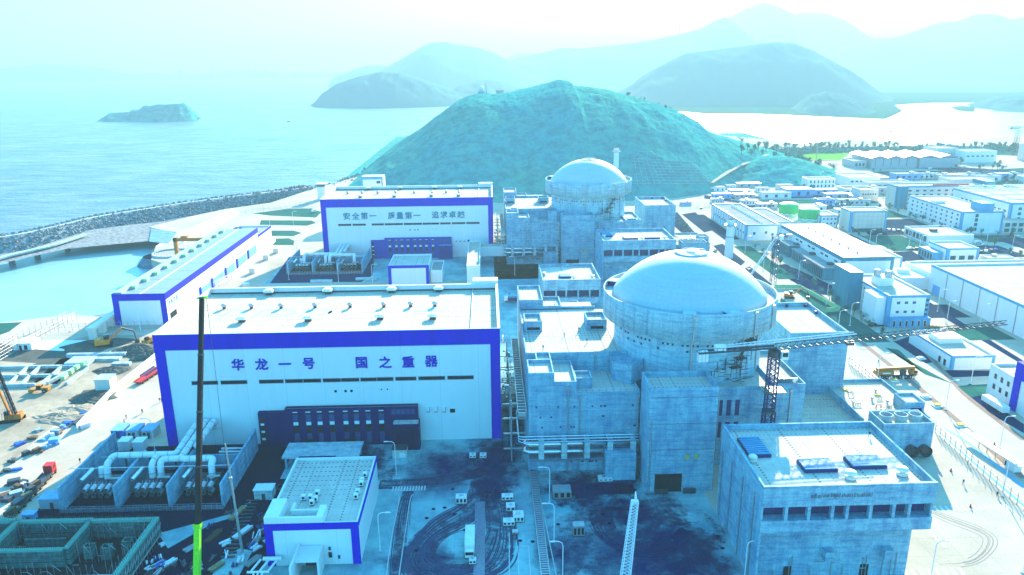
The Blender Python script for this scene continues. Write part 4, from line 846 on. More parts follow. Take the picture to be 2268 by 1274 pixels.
for x0,x1,y0,y1,h in ((-140,-121,172.6,173.6,5.4),(-121,-102,172.2,173.2,5.2),(-102,-86.6,171.8,172.8,5.2),(-86.6,-85.4,126,172.8,5.2),(-121.4,-120.3,152,172.2,5.4),(-103.2,-102.2,161,172.2,5.),(-121.4+1.1,-103.2,160.2,161.2,5.),(-140,-122,166,166.8,4.4),(-140,-121.5,152.8,153.8,5.),(-132,-131,126,152.8,5.),(-116,-106,166.6,167.2,3.6)):
    m=MB().box(x0,x1,y0,y1,-.1,h); m.build('formwork_panel','formwork',T)
    m=MB(); L=max(x1-x0,y1-y0); n=min(60,int(L/.45))
    for i in range(n):
        u=(i+.5)/n; p=(x0+(x1-x0)*u,(y0+y1)/2) if x1-x0>y1-y0 else ((x0+x1)/2,y0+(y1-y0)*u)
        for q in (-.3,.3): pp=(p[0],p[1]+q) if x1-x0>y1-y0 else (p[0]+q,p[1]); m.tube((*pp,h),(*pp,h+.55+random.random()*.5),.05,n=3,cap=False)
    tag(m.build('rebar_row','rebar',T),kind='stuff')
for x,y in ((-99,164),(-94.5,163.5),(-90.5,166)): m=MB(); m.box(x-1.2,x+1.2,y-1,y-.7,0,3.4).box(x-1.2,x+1.2,y+.7,y+1,0,3.4).box(x-1.2,x-.9,y-.7,y+.7,0,3.4).box(x+.9,x+1.2,y-.7,y+.7,0,3.4); m.build('column_form','formwork',T)
m=MB(); random.seed(44)
for x in [-120+k*1.5 for k in range(22)]:
    for y in (171.2,161.8,154,148):
        if random.random()<.75: m.tube((x,y,0),(x,y,random.uniform(4.2,6.4)),.06,n=3,cap=False); m.tube((x,y,random.choice([1.8,3.4,5])),(x+1.5,y,random.choice([1.8,3.4,5])),.05,n=3,cap=False)
for y in [128+k*1.5 for k in range(29)]:
    for x in (-87.4,-84.6): m.tube((x,y,0),(x,y,random.uniform(4.5,6.6)),.06,n=3,cap=False)
    m.tube((-84.6,y,3),(-84.6,y+1.5,4.4),.05,n=3,cap=False); m.tube((-84.6,y,1.5),(-84.6,y+1.5,1.5),.05,n=3,cap=False)
tag(m.build('scaffold_tubes','galvanised',T),kind='stuff')
MB().box(-113,-87,151.5,152.1,3.4,3.6).build('walkway_plank','pale_concrete',T)
rect('pit_floor','black_paint',-140,-86,90,172,.022)  # black sheet stands in for the deep shade inside the formwork
# debris and stacks of material between the pit and the switch building
random.seed(31)
lab=['grey steel tubes','rusty bars','wooden boards','pale planks','dark pipes']
spots=[(-75,166),(-71,171),(-66,158),(-64,172),(-72,155),(-59.5,168),(-60,180),(-68,181),(-78,160),(-80,152),(-58,160),(-63,150),(-76,149),(-57.5,186)]
wh=['by the foot of the thin mast','left of the thin mast','in front of the switch building corner','behind the thin mast','close to the crane boom','beside the switch building wall','behind the switch building','on the dark gravel before the fire wall','beside the green formwork wall','at the lower edge of the yard','next to the switch building front','right of the crane boom','left of the crane boom','by the small grey hut']
for i,(x,y) in enumerate(spots):
    k=i%5; m=MB(); a=random.uniform(.9,1.8); d=Vector((math.cos(a),math.sin(a),0)); nn=Vector((-d.y,d.x,0)); L=random.uniform(3.5,6.5)
    for j in range(9):
        o=Vector((x,y,.15+.28*(j//4)))+nn*((j%4)*.45); 
        if k in(0,1,4): m.tube(o-d*L/2,o+d*L/2,.13,n=5)
        else: m.obox(o,d,L,.36,.16)
    tag(m.build('material_stack',['galvanised','rebar','wood','tarp_white','dark_steel'][k],org=(x,y,0)),'stack of '+lab[k]+' '+wh[i],'material stack',group='stacks of building material in the dark yard')
for i,(x,y,w,d,h,mat,l) in enumerate(((-63.6,189.5,5,3.4,3,'pale_concrete','small grey hut with a flat roof behind the switch building'),(-120.2,188,6.5,4,3,'grey_steel_sheet','dark site cabin beside the left transformer fire wall'),(-123.5,181.5,3,2,1.8,'sky_blue_sheet','small blue site box at the corner of the green formwork'))):
    T=thing('site_hut',l,'hut',(x,y,0)); MB().box(x-w/2,x+w/2,y-d/2,y+d/2,0,h).build('wall',mat,T); MB().box(x-w/2-.2,x+w/2+.2,y-d/2-.2,y+d/2+.2,h,h+.15).build('roof','white_metal' if i==0 else 'sky_blue_sheet',T); MB().box(x-.4,x+.5,y-d/2-.04,y-d/2,0,2 if i<2 else 1.2).build('door','dark_steel',T)
random.seed(33)
for i in range(64):
    x,y=random.choice([(random.uniform(-84,-57),random.uniform(146,183)),(random.uniform(-62,-56),random.uniform(165,198)),(random.uniform(-84,-64),random.uniform(146,160))]); m=MB(); a=random.uniform(.6,2.2); d=Vector((math.cos(a),math.sin(a),0)); nn=Vector((-d.y,d.x,0)); L=random.uniform(1.2,4.5)
    for j in range(random.randint(3,7)): o=Vector((x,y,.1+.2*(j//3)))+nn*random.uniform(-.9,.9); m.obox(o,d+nn*random.uniform(-.2,.2),L*random.uniform(.5,1),random.uniform(.12,.5),random.uniform(.1,.45))
    tag(m.build('scrap_heap',random.choice(['dark_steel','mast_blue','galvanised','blue_paint','rebar','tarp_white','dark_steel']),org=(x,y,0)),'small scrap heap scattered on the dark ground left of the switch building','scrap heap',group='scrap heaps on the dark yard')
T=thing('stair_tower_scaffold','dark ladder like scaffold lying between the crane boom and thin mast','scaffold',(-66,160,0)); A=G(505,1235); B=G(560,1110); d=B-A
for k in range(16): q=A+d*(k/15); MB().obox(q,(-d.y,d.x,0),3.4,.5,.35).build('rung','dark_steel',T)
# blue cabins and white cabinets left of the hall
for i,(x,y) in enumerate(((-121.3,229.5),(-116.3,229.3),(-111.4,229.1))):
    T=thing('site_cabin',('leftmost deep','middle','rightmost')[i]+' blue roofed cabin of the three left of the near hall','cabin',(x,y,0)); MB().box(x-1.9,x+1.9,y-2.6,y+2.6,0,2.7).build('wall','blue_paint' if i==0 else 'grey_steel_sheet',T); MB().box(x-2.05,x+2.05,y-2.75,y+2.75,2.7,2.9).build('roof','sky_blue_sheet',T); MB().box(x-.2,x+.7,y-2.65,y-2.6,0,2.1).build('door','dark_steel',T); MB().box(x-1.5,x-.6,y-2.65,y-2.6,1.1,2).build('window','black_glass',T)
for i,(x,y) in enumerate(((-115.2,219.6),(-110.4,219))): T=thing('cabinet',('left','right')[i]+' white steel cabinet of the pair in front of the blue cabins','cabinet',(x,y,0)); MB().box(x-1.6,x+1.6,y-1.8,y+1.8,.3,3.4).build('body','white_paint',T); MB().box(x-1.7,x+1.7,y-1.9,y+1.9,3.4,3.5).build('lid','white_metal',T); MB().box(x-1.5,x+1.5,y-1.7,y+1.7,0,.3).build('plinth','dark_steel',T)
# yard equipment
def unit(x,y,w,d,h,l,mat='white_paint',n=3):
    T=thing('equipment_unit',l,'equipment box',(x,y,0)); MB().box(x-w/2,x+w/2,y-d/2,y+d/2,.2,h).build('housing',mat,T); MB().box(x-w/2-.1,x+w/2+.1,y-d/2-.1,y+d/2+.1,0,.2).build('skid','dark_steel',T)
    for k in range(n): xx=x-w/2+w*(k+.5)/n; MB().box(xx-w/n*.3,xx+w/n*.3,y-d/2-.03,y-d/2,.5,h*.8).build('vent_panel','black_paint',T)
    MB().box(x-w*.2,x+w*.2,y-d*.15,y+d*.25,h,h+.12).build('hatch','galvanised',T)
for px,py,w,d,h,l in ((1022,1112,3,2.2,2,'white generator with black vents standing inside the tyre loop'),(1124,1105,3.2,2,1.2,'topmost grey white unit in the row beside the cable trench'),(1131,1128,2.4,2.4,1.4,'square white unit second in the row beside the cable trench'),(1148,1150,2.8,3,1.7,'tallest white unit in the row beside the cable trench'),(1127,1161,3,2,1.3,'white unit with a side box left of the tallest unit'),(1141,1182,1.4,1.4,.8,'small dark pump box below the units by the cable trench'),(1281,1183,2.9,2.2,3,'lone tall cabinet standing on the dark right yard'),(1047,1012,2,2,1,'left of two pale pallets on the yard before the hall'),(1070,1012,2,2,1,'right of two pale pallets on the yard before the hall'),(1244,1098,5,3.6,2.4,'rough grey skip shaped unit near the concrete auxiliary building'),(1340,1063,4,2.4,1,'low pale slab box by the concrete low block'),(1368,1055,2,2,2.2,'grey cube cabinet by the concrete low block'),(1047,1247,1.7,1.4,1.2,'small box at the end of the white trailer')):
    p=G(px,py); unit(p.x,p.y,w,d,h,l,'white_paint' if 'white' in l or 'pale' in l else 'galvanised',3 if w>2.5 else 2)
p=G(1041,1212); T=thing('box_trailer','long white box trailer parked inside the tyre loop','trailer',(p.x,p.y,0)); MB().box(p.x-1.2,p.x+1.2,p.y-3.6,p.y+5.,.9,3.1).build('box','white_paint',T); MB().box(p.x-1.1,p.x+1.1,p.y-5.2,p.y-3.7,.6,2.4).build('cab','white_paint',T); MB().box(p.x-1.,p.x+1.,p.y-5.25,p.y-5.2,1.4,2.2).build('windscreen','black_glass',T)
for k in (-4.4,2.4,3.6):
    for sx in (-1.05,1.05): m=MB().tube((p.x+sx-.15,p.y+k,.45),(p.x+sx+.15,p.y+k,.45),.45,n=12); m.build('wheel','rubber',T)
p=G(888,1010); T=thing('guard_box','small pale kiosk on the yard beside the stair block of the dark annex','kiosk',(p.x,p.y,0)); MB().box(p.x-2.4,p.x+2,p.y-1.5,p.y+2.,0,2.8).build('wall','beige_wall',T); MB().box(p.x-2.5,p.x+2.1,p.y-1.6,p.y+2.1,2.8,3).build('roof','dark_steel',T); MB().box(p.x-.3,p.x+1.5,p.y-1.54,p.y-1.5,.3,1.9).build('window','white_metal',T)
T=thing('valve_station','white pipes and valves in a dark pit in front of the switch building','pipes',(-55,153.5,0))
for k in range(3): m=MB().path([(-55.5+k*2.,157.2,2.8),(-56.8+k*2.,153.6,2.2)],.28,8); m.build('header_pipe','white_metal',T); m=MB().path([(-56+k*1.,153,2.2),(-55.6+k*.8,149,1.6),(-55.6+k*.8,149,0)],.22,8); m.build('riser_pipe','white_metal',T)
MB().tube((-57.6,153.3,2.2),(-52.5,153.3,2.2),.3,n=8).build('manifold','white_metal',T); MB().tube((-55,157.4,2.8),(-50.6,157.4,2.8),.5,n=10).build('tank','white_metal',T)
m=MB(); 
for k in range(4): m.box(-58,-51.5,152-k*.9,152.1-k*.9,.8,.95)
m.build('support_rack','galvanised',T)
# thin lattice mast
T=thing('lightning_mast','thin tall grey mast standing between the fire wall and the switch building','mast',(-61.8,163.1,0)); H=30.3
tx,ty=YP(499,985,163.1).x,163.1
for a,b,r in ((0,.38,.34),(.38,.7,.27),(.7,1,.18)): MB().tube((-61.8+(tx+61.8)*a,ty,H*a),(-61.8+(tx+61.8)*b,ty,H*b),r,r*.9,8).build('mast_section','galvanised',T)
for a in (.38,.7): MB().tube((-61.8+(tx+61.8)*a,ty,H*a-.3),(-61.8+(tx+61.8)*a,ty,H*a+.3),.45,n=10).build('collar','galvanised',T)
# ============================================================= shore, breakwater, intake basin
def rock_pile(mb,n,fn,r0,r1):
    for _ in range(n):
        x,y,z=fn(); r=random.uniform(r0,r1); k=len(mb.v)
        P=[Vector((random.gauss(0,1),random.gauss(0,1),random.gauss(0,1))).normalized()*r*random.uniform(.75,1.2) for _ in range(0)]
        a=random.random()*6.28; c,s=math.cos(a),math.sin(a)
        for (i,j,l) in ((1,0,0),(0,1,0),(-1,0,0),(0,-1,0),(.1,.1,1),(0,0,-1)):
            i+=random.uniform(-.25,.25); j+=random.uniform(-.25,.25); l*=random.uniform(.6,1.1); mb.v.append((x+(i*c-j*s)*r,y+(i*s+j*c)*r,z+l*r))
        for f in ((0,1,4),(1,2,4),(2,3,4),(3,0,4),(1,0,5),(2,1,5),(3,2,5),(0,3,5)): mb.f.append(tuple(k+i for i in f)); mb.mi.append(0)
random.seed(41)
CL=[(-420,470),(-345,531),(-325,566),(-312,604),(-290,634),(-262,668),(-235,694),(-205,720),(-176,752)]
CLs=smoothline([(a,b,0) for a,b in CL],8)
mb=MB()
def mound(line,w0,w1,top):
    for i in range(len(line)-1):
        R4=[]
        for k in (i,i+1):
            d=(line[min(k+1,len(line)-1)]-line[max(k-1,0)]).normalized(); n=Vector((-d.y,d.x,0)); tp=1. if k<38 else max(.4,1-(k-38)*.03); W1=w0+(w1-w0)*tp; R4.append((line[k]+n*W1+Vector((0,0,SEA-2)),line[k]+n*w0+Vector((0,0,top)),line[k]-n*w0+Vector((0,0,top)),line[k]-n*W1+Vector((0,0,SEA-2))))
        for q in range(3): mb.poly(R4[0][q],R4[0][q+1],R4[1][q+1],R4[1][q])
mound(CLs,5,20,2.2); struct('breakwater',mb,'rock')
mb=MB()
def along(side):
    k=random.randint(0,len(CLs)-2); t=random.random(); p=CLs[k]*(1-t)+CLs[k+1]*t; d=(CLs[k+1]-CLs[k]).normalized(); n=Vector((-d.y,d.x,0)); tp=1. if k<38 else max(.4,1-(k-38)*.03); u=random.uniform(4,5+14*tp)*side; q=p+n*u; return q.x,q.y,2.2-(abs(u)-5)*.6/tp
rock_pile(mb,2300,lambda:along(1),.7,1.7); rock_pile(mb,1500,lambda:along(-1),.7,1.5)
def crestwall(): k=random.randint(0,52); p=CLs[k]; d=(CLs[k+1]-CLs[k]).normalized(); n=Vector((-d.y,d.x,0)); q=p+n*random.uniform(2,6); return q.x,q.y,2.6
rock_pile(mb,500,crestwall,.8,1.6)
def shore2():
    t=random.random(); a=[(-176,752),(-150,800),(-140,850),(-132,930),(-126,1000),(-118,1100)]; i=min(4,int(t*5)); f=t*5-i; return a[i][0]*(1-f)+a[i+1][0]*f-random.uniform(-8,10),a[i][1]*(1-f)+a[i+1][1]*f+random.uniform(-4,4),SEA+random.uniform(.5,5.5)
rock_pile(mb,900,shore2,.9,2.6)
tag(mb.build('armour_rocks','rock'),kind='stuff')
mb=MB(); strip(mb,[p-Vector((0,0,0)) for p in CLs[:58]],4.2,2.6); struct('breakwater_road',mb,'pale_concrete')
T=thing('service_bridge','low concrete bridge on piers along the inner edge of the breakwater','bridge',(-330,520,0)); bl=smoothline([G(-40,583,1.5),G(0,570,1.5),G(60,555,1.5),G(112,543,1.5),G(190,518,1.5)],5); mb=MB()
for i in range(len(bl)-1): a,b=bl[i],bl[i+1]; mb.obox(((a.x+b.x)/2,(a.y+b.y)/2,.6),(b.x-a.x,b.y-a.y,0),(b-a).length+.3,4.5,.9)
mb.build('deck','pale_concrete',T)
for i in (2,7,12,17): MB().box(bl[i].x-1.2,bl[i].x+1.2,bl[i].y-1.5,bl[i].y+1.5,SEA-1,.6).build('pier','dark_concrete',T)
patch('rock_slope','rock',((-60,572),(60,552),(200,508),(300,495),(400,487),(470,474),(395,512),(335,532),(150,549),(0,582),(-60,596)),-.5)
# revetment cone and round wall beside the pump house
c0=G(352,565,0); mb=MB().lathe([(15,SEA-2),(9.5,-.4)],(c0.x,c0.y),40); struct('revetment','' and mb or mb,'dark_concrete',True)
T=thing('round_retaining_wall','round concrete retaining wall with a fence at the corner of the basin','wall',(c0.x+6,c0.y+3,0)); MB().lathe([(12,SEA),(12,.9),(11.5,.9),(11.5,0)],(c0.x+7,c0.y+3),40).build('wall','pale_concrete',T,True); m=MB()
for k in range(40): a=k*math.pi/20; m.tube((c0.x+7+11.7*math.cos(a),c0.y+3+11.7*math.sin(a),.9),(c0.x+7+11.7*math.cos(a),c0.y+3+11.7*math.sin(a),3.2),.07,n=4)
m.lathe([(11.75,3.1),(11.7,3.2)],(c0.x+7,c0.y+3),40); m.build('fence','galvanised',T)
pa=[G(*p,0) for p in ((330,505),(395,512),(385,545),(345,575),(325,545))]; 
patch('revetment_slope','raw_concrete',((335,506),(392,514),(372,540),(330,535)),.02)
# pump house
T=thing('pump_house','long low white pump house with blue trim and grey ribbed roof beside the basin','building',(-162,420,0)); X0,X1,Y0,Y1,Z=-174.2,-150.2,341.5,490,15.
Wm,Rm=MB(),MB(); Wm.box(X0,X1,Y0,Y1,0,Z-.4); Wm.build('wall','white_panel',T)
t=NT('ribbed_roof'); x,y,z=t.sep(); l=t.math('LESS_THAN',t.math('FRACT',t.math('DIVIDE',y,1.1)),.25); l2=t.math('LESS_THAN',t.math('FRACT',t.math('DIVIDE',y,16.)),.03); c=t.mix(t.math('MULTIPLY',l,.3),(.20,.26,.31),(.1,.13,.16)); c=t.mix(l2,c,(.08,.1,.12)); t.done(c,.5,0,.3)
MB().poly((X0+4,Y0+.3,Z-.2),(X1-.2,Y0+.3,Z-.3),(X1-.2,Y1-.3,Z-.3),(X0+4,Y1-.3,Z-.2)).poly((X0+.3,Y0+.3,Z-.3),(X0+4,Y0+.3,Z-.2),(X0+4,Y1-.3,Z-.2),(X0+.3,Y1-.3,Z-.3)).build('roof','ribbed_roof',T)
MB().box(X0-.2,X1+.2,Y0-.2,Y0,12,Z+.3).box(X0-.2,X0+2.6,Y0-.2,Y0,0,12).box(X1-2.4,X1+.2,Y0-.2,Y0,0,12).box(X1,X1+.2,Y0,Y1,12.2,Z+.3).box(X0-.2,X0,Y0,Y1,12.2,Z+.3).build('fascia','blue_panel',T)
MB().box(X0+.4,X0+4,Y0+1,Y1-1,Z-.15,Z+.8).build('ridge_ventilator','grey_steel_sheet',T)
for k in range(11): y=Y0+10+k*12.6; MB().prism([(X0+4,y),(X0+6.4,y),(X0+6.4,y+3.2),(X0+4,y+3.2)],Z-.2,Z+1.2).build('roof_fan','pale_green',T)
MB().box(X1-12,X1-11.6,Y0+1,Y1-1,Z-.25,Z+.05).build('roof_rail','white_metal',T)
q=G(388,668,0); m=MB()
for i,ch in enumerate('9BPX'): pass
FO2=bpy.data.curves.new('glyph','FONT'); FONT=FO2; FO=bpy.data.objects.new('glyph',FONT); COL.objects.link(FO)
for i,ch in enumerate('9BPX'): m=MB(); glyphs(m,ch,(X1+.02,345.3+i*3.0,9.6),3.1,ax=(0,1,0),bold=.015,depth=.15); m.build('letter','blue_trim',T)
bpy.data.objects.remove(FO)
MB().box(X1,X1+.08,344.5,352,.0,4.6).build('door','black_paint',T)
for y0,y1,h in ((384,398,4.8),(402,420,5.),(425,440,5),(445,462,5.2),(468,484,5.5)): MB().box(X1,X1+.1,y0,y1,.3,h).build('shutter','sky_blue_sheet',T)
for y in (382.6,400,422.4,443,465): MB().box(X1,X1+.6,y,y+1.5,0,6.).build('pilaster','blue_panel',T)
MB().box(X1,X1+.06,446,462,7.6,8.1).build('window_strip','black_glass',T)
Wm,Rm=MB(),MB(); vol(Wm,Rm,-172,-150,491,520,0,10.6,.8,.4); T=thing('filter_building','lower white building with blue trim behind the pump house end','building',(-161,505,0)); Wm.build('wall','white_panel',T); Rm.build('roof','grey_roof',T); MB().box(-172.1,-149.9,490.85,491,8.6,10.7).box(-150,-149.85,491,520,9,10.7).build('fascia','blue_panel',T); MB().box(-168,-164,497,502,9.8,13.5).build('roof_plant','blue_panel',T)
T=thing('gantry_crane','yellow brown portal crane beside the pump house roof','gantry crane',(-176,470,0)); g1=G(398,575,0); gx=g1.x; gy=g1.y
p0=YP(392,560,474); m=MB().box(p0.x-1,p0.x+1,473,475,0,HT(392,527,p0.x,474)); m.build('leg','gold_paint',T); zt=HT(392,527,p0.x,474); MB().box(p0.x-1.2,p0.x+22,473,475,zt-2,zt).build('beam','gold_paint',T); MB().box(p0.x+20,p0.x+21.8,473,475,12,zt-2).build('leg','gold_paint',T); MB().box(p0.x+4,p0.x+8,472.4,475.6,zt,zt+1.4).build('trolley','orange_paint',T)
# quay colonnade in front of the pump house
T=thing('quay_wall','cream quay wall with tall openings below the left edge of the pump house','wall',(-178,350,0)); m=MB().box(-178,-174.6,322,400,4.4,5.6); m.build('beam','cream_panel',T)
for k in range(9): MB().box(-177.6,-175,322.5+k*9,325+k*9,0,4.4).build('pillar','cream_panel',T)
patch('quay_deck','hall_roof',((155,722),(178,705),(262,706),(268,722)),.02)
# watch tower at the coast
p=G(685,478,0); T=thing('watch_tower','white watch tower with an observation cabin by the sea wall','tower',(-132,655,0)); w=(-150,690); MB().box(w[0]-3.5,w[0]+3.5,w[1]-3.5,w[1]+3.5,0,11).build('shaft','white_panel',T); MB().box(w[0]-4.4,w[0]+4.4,w[1]-4.4,w[1]+4.4,11,11.6).build('balcony','white_panel',T); MB().box(w[0]-3.6,w[0]+3.6,w[1]-3.6,w[1]+3.6,11.6,13.8).build('cabin_glazing','teal_glass',T); MB().box(w[0]-4.6,w[0]+4.6,w[1]-4.6,w[1]+4.6,13.8,14.5).build('roof','cream_panel',T)
T=thing('coast_building','white cube building with blue edging behind the farther hall by the rocks','building',(-105,690,0)); xa,xb=YP(800,400,600).x,YP(848,400,600).x; MB().box(xa,xb,600,614,0,HT(800,393,xa,600)).build('wall','white_panel',T); zt=HT(800,393,xa,600); MB().box(xa,xb,599.8,600,zt-1.8,zt+.5).box(xa,xa+1.2,599.8,600,0,zt-1.8).box(xb-1.2,xb,599.8,600,0,zt-1.8).build('fascia','blue_trim',T); MB().box(xb-5,xb-2,599.7,599.9,zt-5,zt-3).build('vent','dark_steel',T)
# ------------------------------------------------------------- fences
def fence(label,pts,h,step,mats=('galvanised','galvanised'),name='security_fence',arm=True,mesh=True,off=.0,px=True,panel=None):
    P=[G(a,b) for a,b in pts] if px else [Vector((a,b,0)) for a,b in pts]; T=thing(name,label,'fence',tuple(P[0])); 
    L=[]
    for i in range(len(P)-1):
        n=max(1,int((P[i+1]-P[i]).length/step)); L+=[P[i]+(P[i+1]-P[i])*(k/n) for k in range(n)]
    L.append(P[-1]); first=None; st=max(1,len(L)//95+ (1 if len(L)>95 else 0))
    for p in L[::st]:
        if first is None:
            m=MB(); m.box(p.x-.09,p.x+.09,p.y-.09,p.y+.09,0,h)
            if arm: m.tube((p.x,p.y,h),(p.x-.7,p.y-.25,h+.7),.07,n=4)
            first=m.build('post',mats[0],T); f0=p
        else: o=first.copy(); COL.objects.link(o); o.parent=T; o.location=p-f0
    m=MB()
    for i in range(len(L)-1):
        a,b=L[i],L[i+1]
        if panel: d=(b-a); m.obox(((a.x+b.x)/2,(a.y+b.y)/2,.1),(d.x,d.y,0),d.length*.97,.12,h-.1)
        else:
            for z in (h*.15,h*.55,h*.97): m.tube((a.x,a.y,z),(b.x,b.y,z),.05,n=3,cap=False)
            if mesh:
                for k in range(1,5): q=a+(b-a)*(k/5); m.tube((q.x,q.y,.1),(q.x,q.y,h),.025,n=3,cap=False)
    m.build('panels' if panel else 'mesh',panel or mats[1],T)
    return T
fence('white hoarding fence between the earthworks and the road beside the hall',((172,955),(253,870),(345,795)),2.6,2.4,('white_metal','white_metal'),'hoarding_fence',False,panel='tarp_white')
fence('security fence with angled tops along the right hand yard trench',((2071,957),(2150,1028),(2268,1131)),3.2,2.9); fence('security fence beside the truck crane behind the low annex',((1880,805),(1955,865)),3.2,2.6)
fence('outer security fence beside the basin at the left edge',((-20,812),(60,765),(150,716),(170,705)),3.4,3.0); fence('inner security fence beside the basin at the left edge',((-20,790),(40,752),(130,715),(150,705)),3.4,3.0); fence('security fence in front of the pump house gable',((130,735),(345,727)),3.6,3.0)
fence('security fence between the pump house yard and the road',((430,660),(520,615),(585,560),(610,535)),3.2,3.2); fence('double security fence along the coast road above the pump house',((395,530),(520,470),(690,452)),3.2,4.5); fence('second security fence along the coast road above the pump house',((405,540),(530,476),(700,460)),3.2,4.5)
fence('security fence beside the two lawns right of the farther reactor',((1480,460),(1560,460),(1620,452)),3.2,5); fence('long security fence in front of the office blocks',((1690,470),(1830,462),(2000,470),(2100,478)),3.2,6); fence('fence in front of the big white warehouse annex',((2150,580),(2240,590)),3.,4)
fence('pale green site fence on the road right of the large dome',((1715,640),(1770,640),(1860,690),(1830,692)),2.4,3,('pale_green','pale_green'),'site_fence',False,panel='pale_green')
# ------------------------------------------------------------- earthworks structures, left
T=thing('retaining_grid','low concrete retaining grid of an unfinished basement in the earthworks','foundation',(-180,280,0))
zc5=lambda a,b:(a*.1884,700+b*.1884)
def wallseg(a,b,h=1.2,w=1.): 
    A,B=G(*zc5(*a)),G(*zc5(*b)); d=B-A; MB().obox(((A.x+B.x)/2,(A.y+B.y)/2,0),(d.x,d.y,0),d.length,w,h).build('wall','pale_concrete',T)
for a,b in (((-300,625),(1040,605)),((0,835),(420,825)),((0,725),(720,715)),((100,830),(330,620)),((250,825),(470,620)),((480,830),(720,625)),((560,810),(900,620)),((780,815),(1035,635))): wallseg(a,b)
rect_pts=((540,815),(690,815),(920,625),(800,625)); patch('pit_floor','oily_dirt',[zc5(*q) for q in ((545,800),(670,800),(735,735),(630,735))],.03); patch('pit_floor','oily_dirt',[zc5(*q) for q in ((690,710),(770,710),(900,615),(810,615))],.03)
for i,(a,b) in enumerate((((745,790),(790,740)),((830,720),(860,690)),((890,670),(930,640)),((970,620),(1020,590)))): A,B=G(*zc5(*a)),G(*zc5(*b)); d=B-A; tag(MB().obox(((A.x+B.x)/2,(A.y+B.y)/2,1.2),(d.x,d.y,0),d.length,1.4,1.5).build('cover_sheet','pale_green',org=(A.x,A.y,1.2)),('lowest','second','third','topmost')[i]+' of the pale green covers on the basement wall','cover',group='green covers on the basement wall')
A=G(*zc5(760,600)); B=G(*zc5(1030,600)); tag(MB().box(A.x,B.x,A.y,A.y+7.5,.3,1.6).build('formwork_deck','faded_blue',org=(A.x,A.y,0)),'pale blue sheet deck over the unfinished basement','deck')
s=G(*zc5(1225,875)); T=thing('concrete_cube','large cream concrete block standing alone in the earthworks','concrete block',(s.x,s.y,0)); MB().box(-147.3,-141.8,266,271.5,0,4.3).build('block','cream_panel',T); MB().box(-147.5,-141.6,265.8,271.7,4.3,4.45).build('lid','pale_concrete',T)
a=G(*zc5(700,410)); patch('concrete_slab','tarp_white',[zc5(*q) for q in ((440,395),(560,290),(1010,285),(835,412),(690,412))],.05)
p=G(*zc5(165,405)); T=thing('site_office','white container office beside the pale slab in the earthworks','container office',(p.x,p.y,0)); MB().box(p.x,p.x+7.5,p.y,p.y+7,0,3.).build('wall','white_paint',T); MB().box(p.x-.2,p.x+7.7,p.y-.2,p.y+7.2,3,3.2).build('roof','tarp_white',T); MB().box(p.x+2.4,p.x+3.4,p.y-.05,p.y,0,2.2).build('door','black_paint',T); MB().box(p.x+4.4,p.x+5.8,p.y-.05,p.y,.2,2.2).build('window','black_glass',T)
for i,(a,b,l,d,w,h) in enumerate(((1040,490,30,0,2,1.6),(1200,530,14,4,3,1.),(1390,590,9,2,2.2,1.1))):
    p=G(*zc5(a,b)); tag(MB().box(p.x-l*.3,p.x+l*.5,p.y,p.y+w,0,h).build('concrete_kerb_wall','pale_concrete',org=(p.x,p.y,0)),('long low concrete wall at the top of the earthworks','short concrete block wall below the long low wall','small concrete frame wall in the dark spoil')[i],'wall')
random.seed(51)
for i,(a,b,r,h) in enumerate(((1620,410,7,2.4),(1750,470,6,2.),(1060,360,8,1.4),(1100,960,6,.9),(870,1100,5,.8),(1330,640,5,1.2),(700,1180,6,.8))):
    p=G(*zc5(a,b)); mb=MB(); n,m=26,8; mb.v.append((p.x,p.y,h))
    for j in range(1,m+1):
        for k in range(n): t=k/n*6.283; rr=r*j/m*(1+.35*noise.noise(Vector((math.cos(t)*1.5+i*9,math.sin(t)*1.5,0)))); z=h*(1-(j/m)**1.5)+random.uniform(-.15,.25)*h*(j<m); mb.v.append((p.x+rr*math.cos(t)*1.5,p.y+rr*math.sin(t),max(-.05,z) if j<m else -.05))
    for k in range(n): mb.f.append((0,1+k,1+(k+1)%n)); mb.mi.append(0)
    for j in range(m-1):
        for k in range(n): a1=1+j*n+k; b1=1+j*n+(k+1)%n; mb.f.append((a1,a1+n,b1+n,b1)); mb.mi.append(0)
    struct('spoil_heap',mb,'wet_earth' if i in(0,1,2,3,5) else 'earth')
# material piles along the lower left road
random.seed(61)
for i in range(26):
    px_,py_=random.choice([(90,985),(60,1000),(30,1030),(110,970),(20,1060),(140,955),(175,935),(200,925),(180,950),(50,1080),(15,1095),(75,1060)]); px_+=random.uniform(-25,25); py_+=random.uniform(-16,16); p=G(px_,py_); m=MB(); mat=random.choice(['tarp_white','sky_blue_sheet','blue_paint','dark_steel','rebar','galvanised']); w,d,h=random.uniform(1,3.2),random.uniform(1,2.4),random.uniform(.5,1.6)
    m.obox(p,(1,random.uniform(-.5,1),0),w,d,h); 
    for k in range(3): q=p+Vector((random.uniform(-1.6,1.6),random.uniform(-1.4,1.4),0)); m.obox(q,(1,random.uniform(-1,1),0),w*.5,d*.4,h*random.uniform(.3,.8))
    tag(m.build('pallet_load',mat,org=p),'heap of pallets, sheets or bundles among the material beside the lower left road','material pile',group='piles of material beside the lower left road')
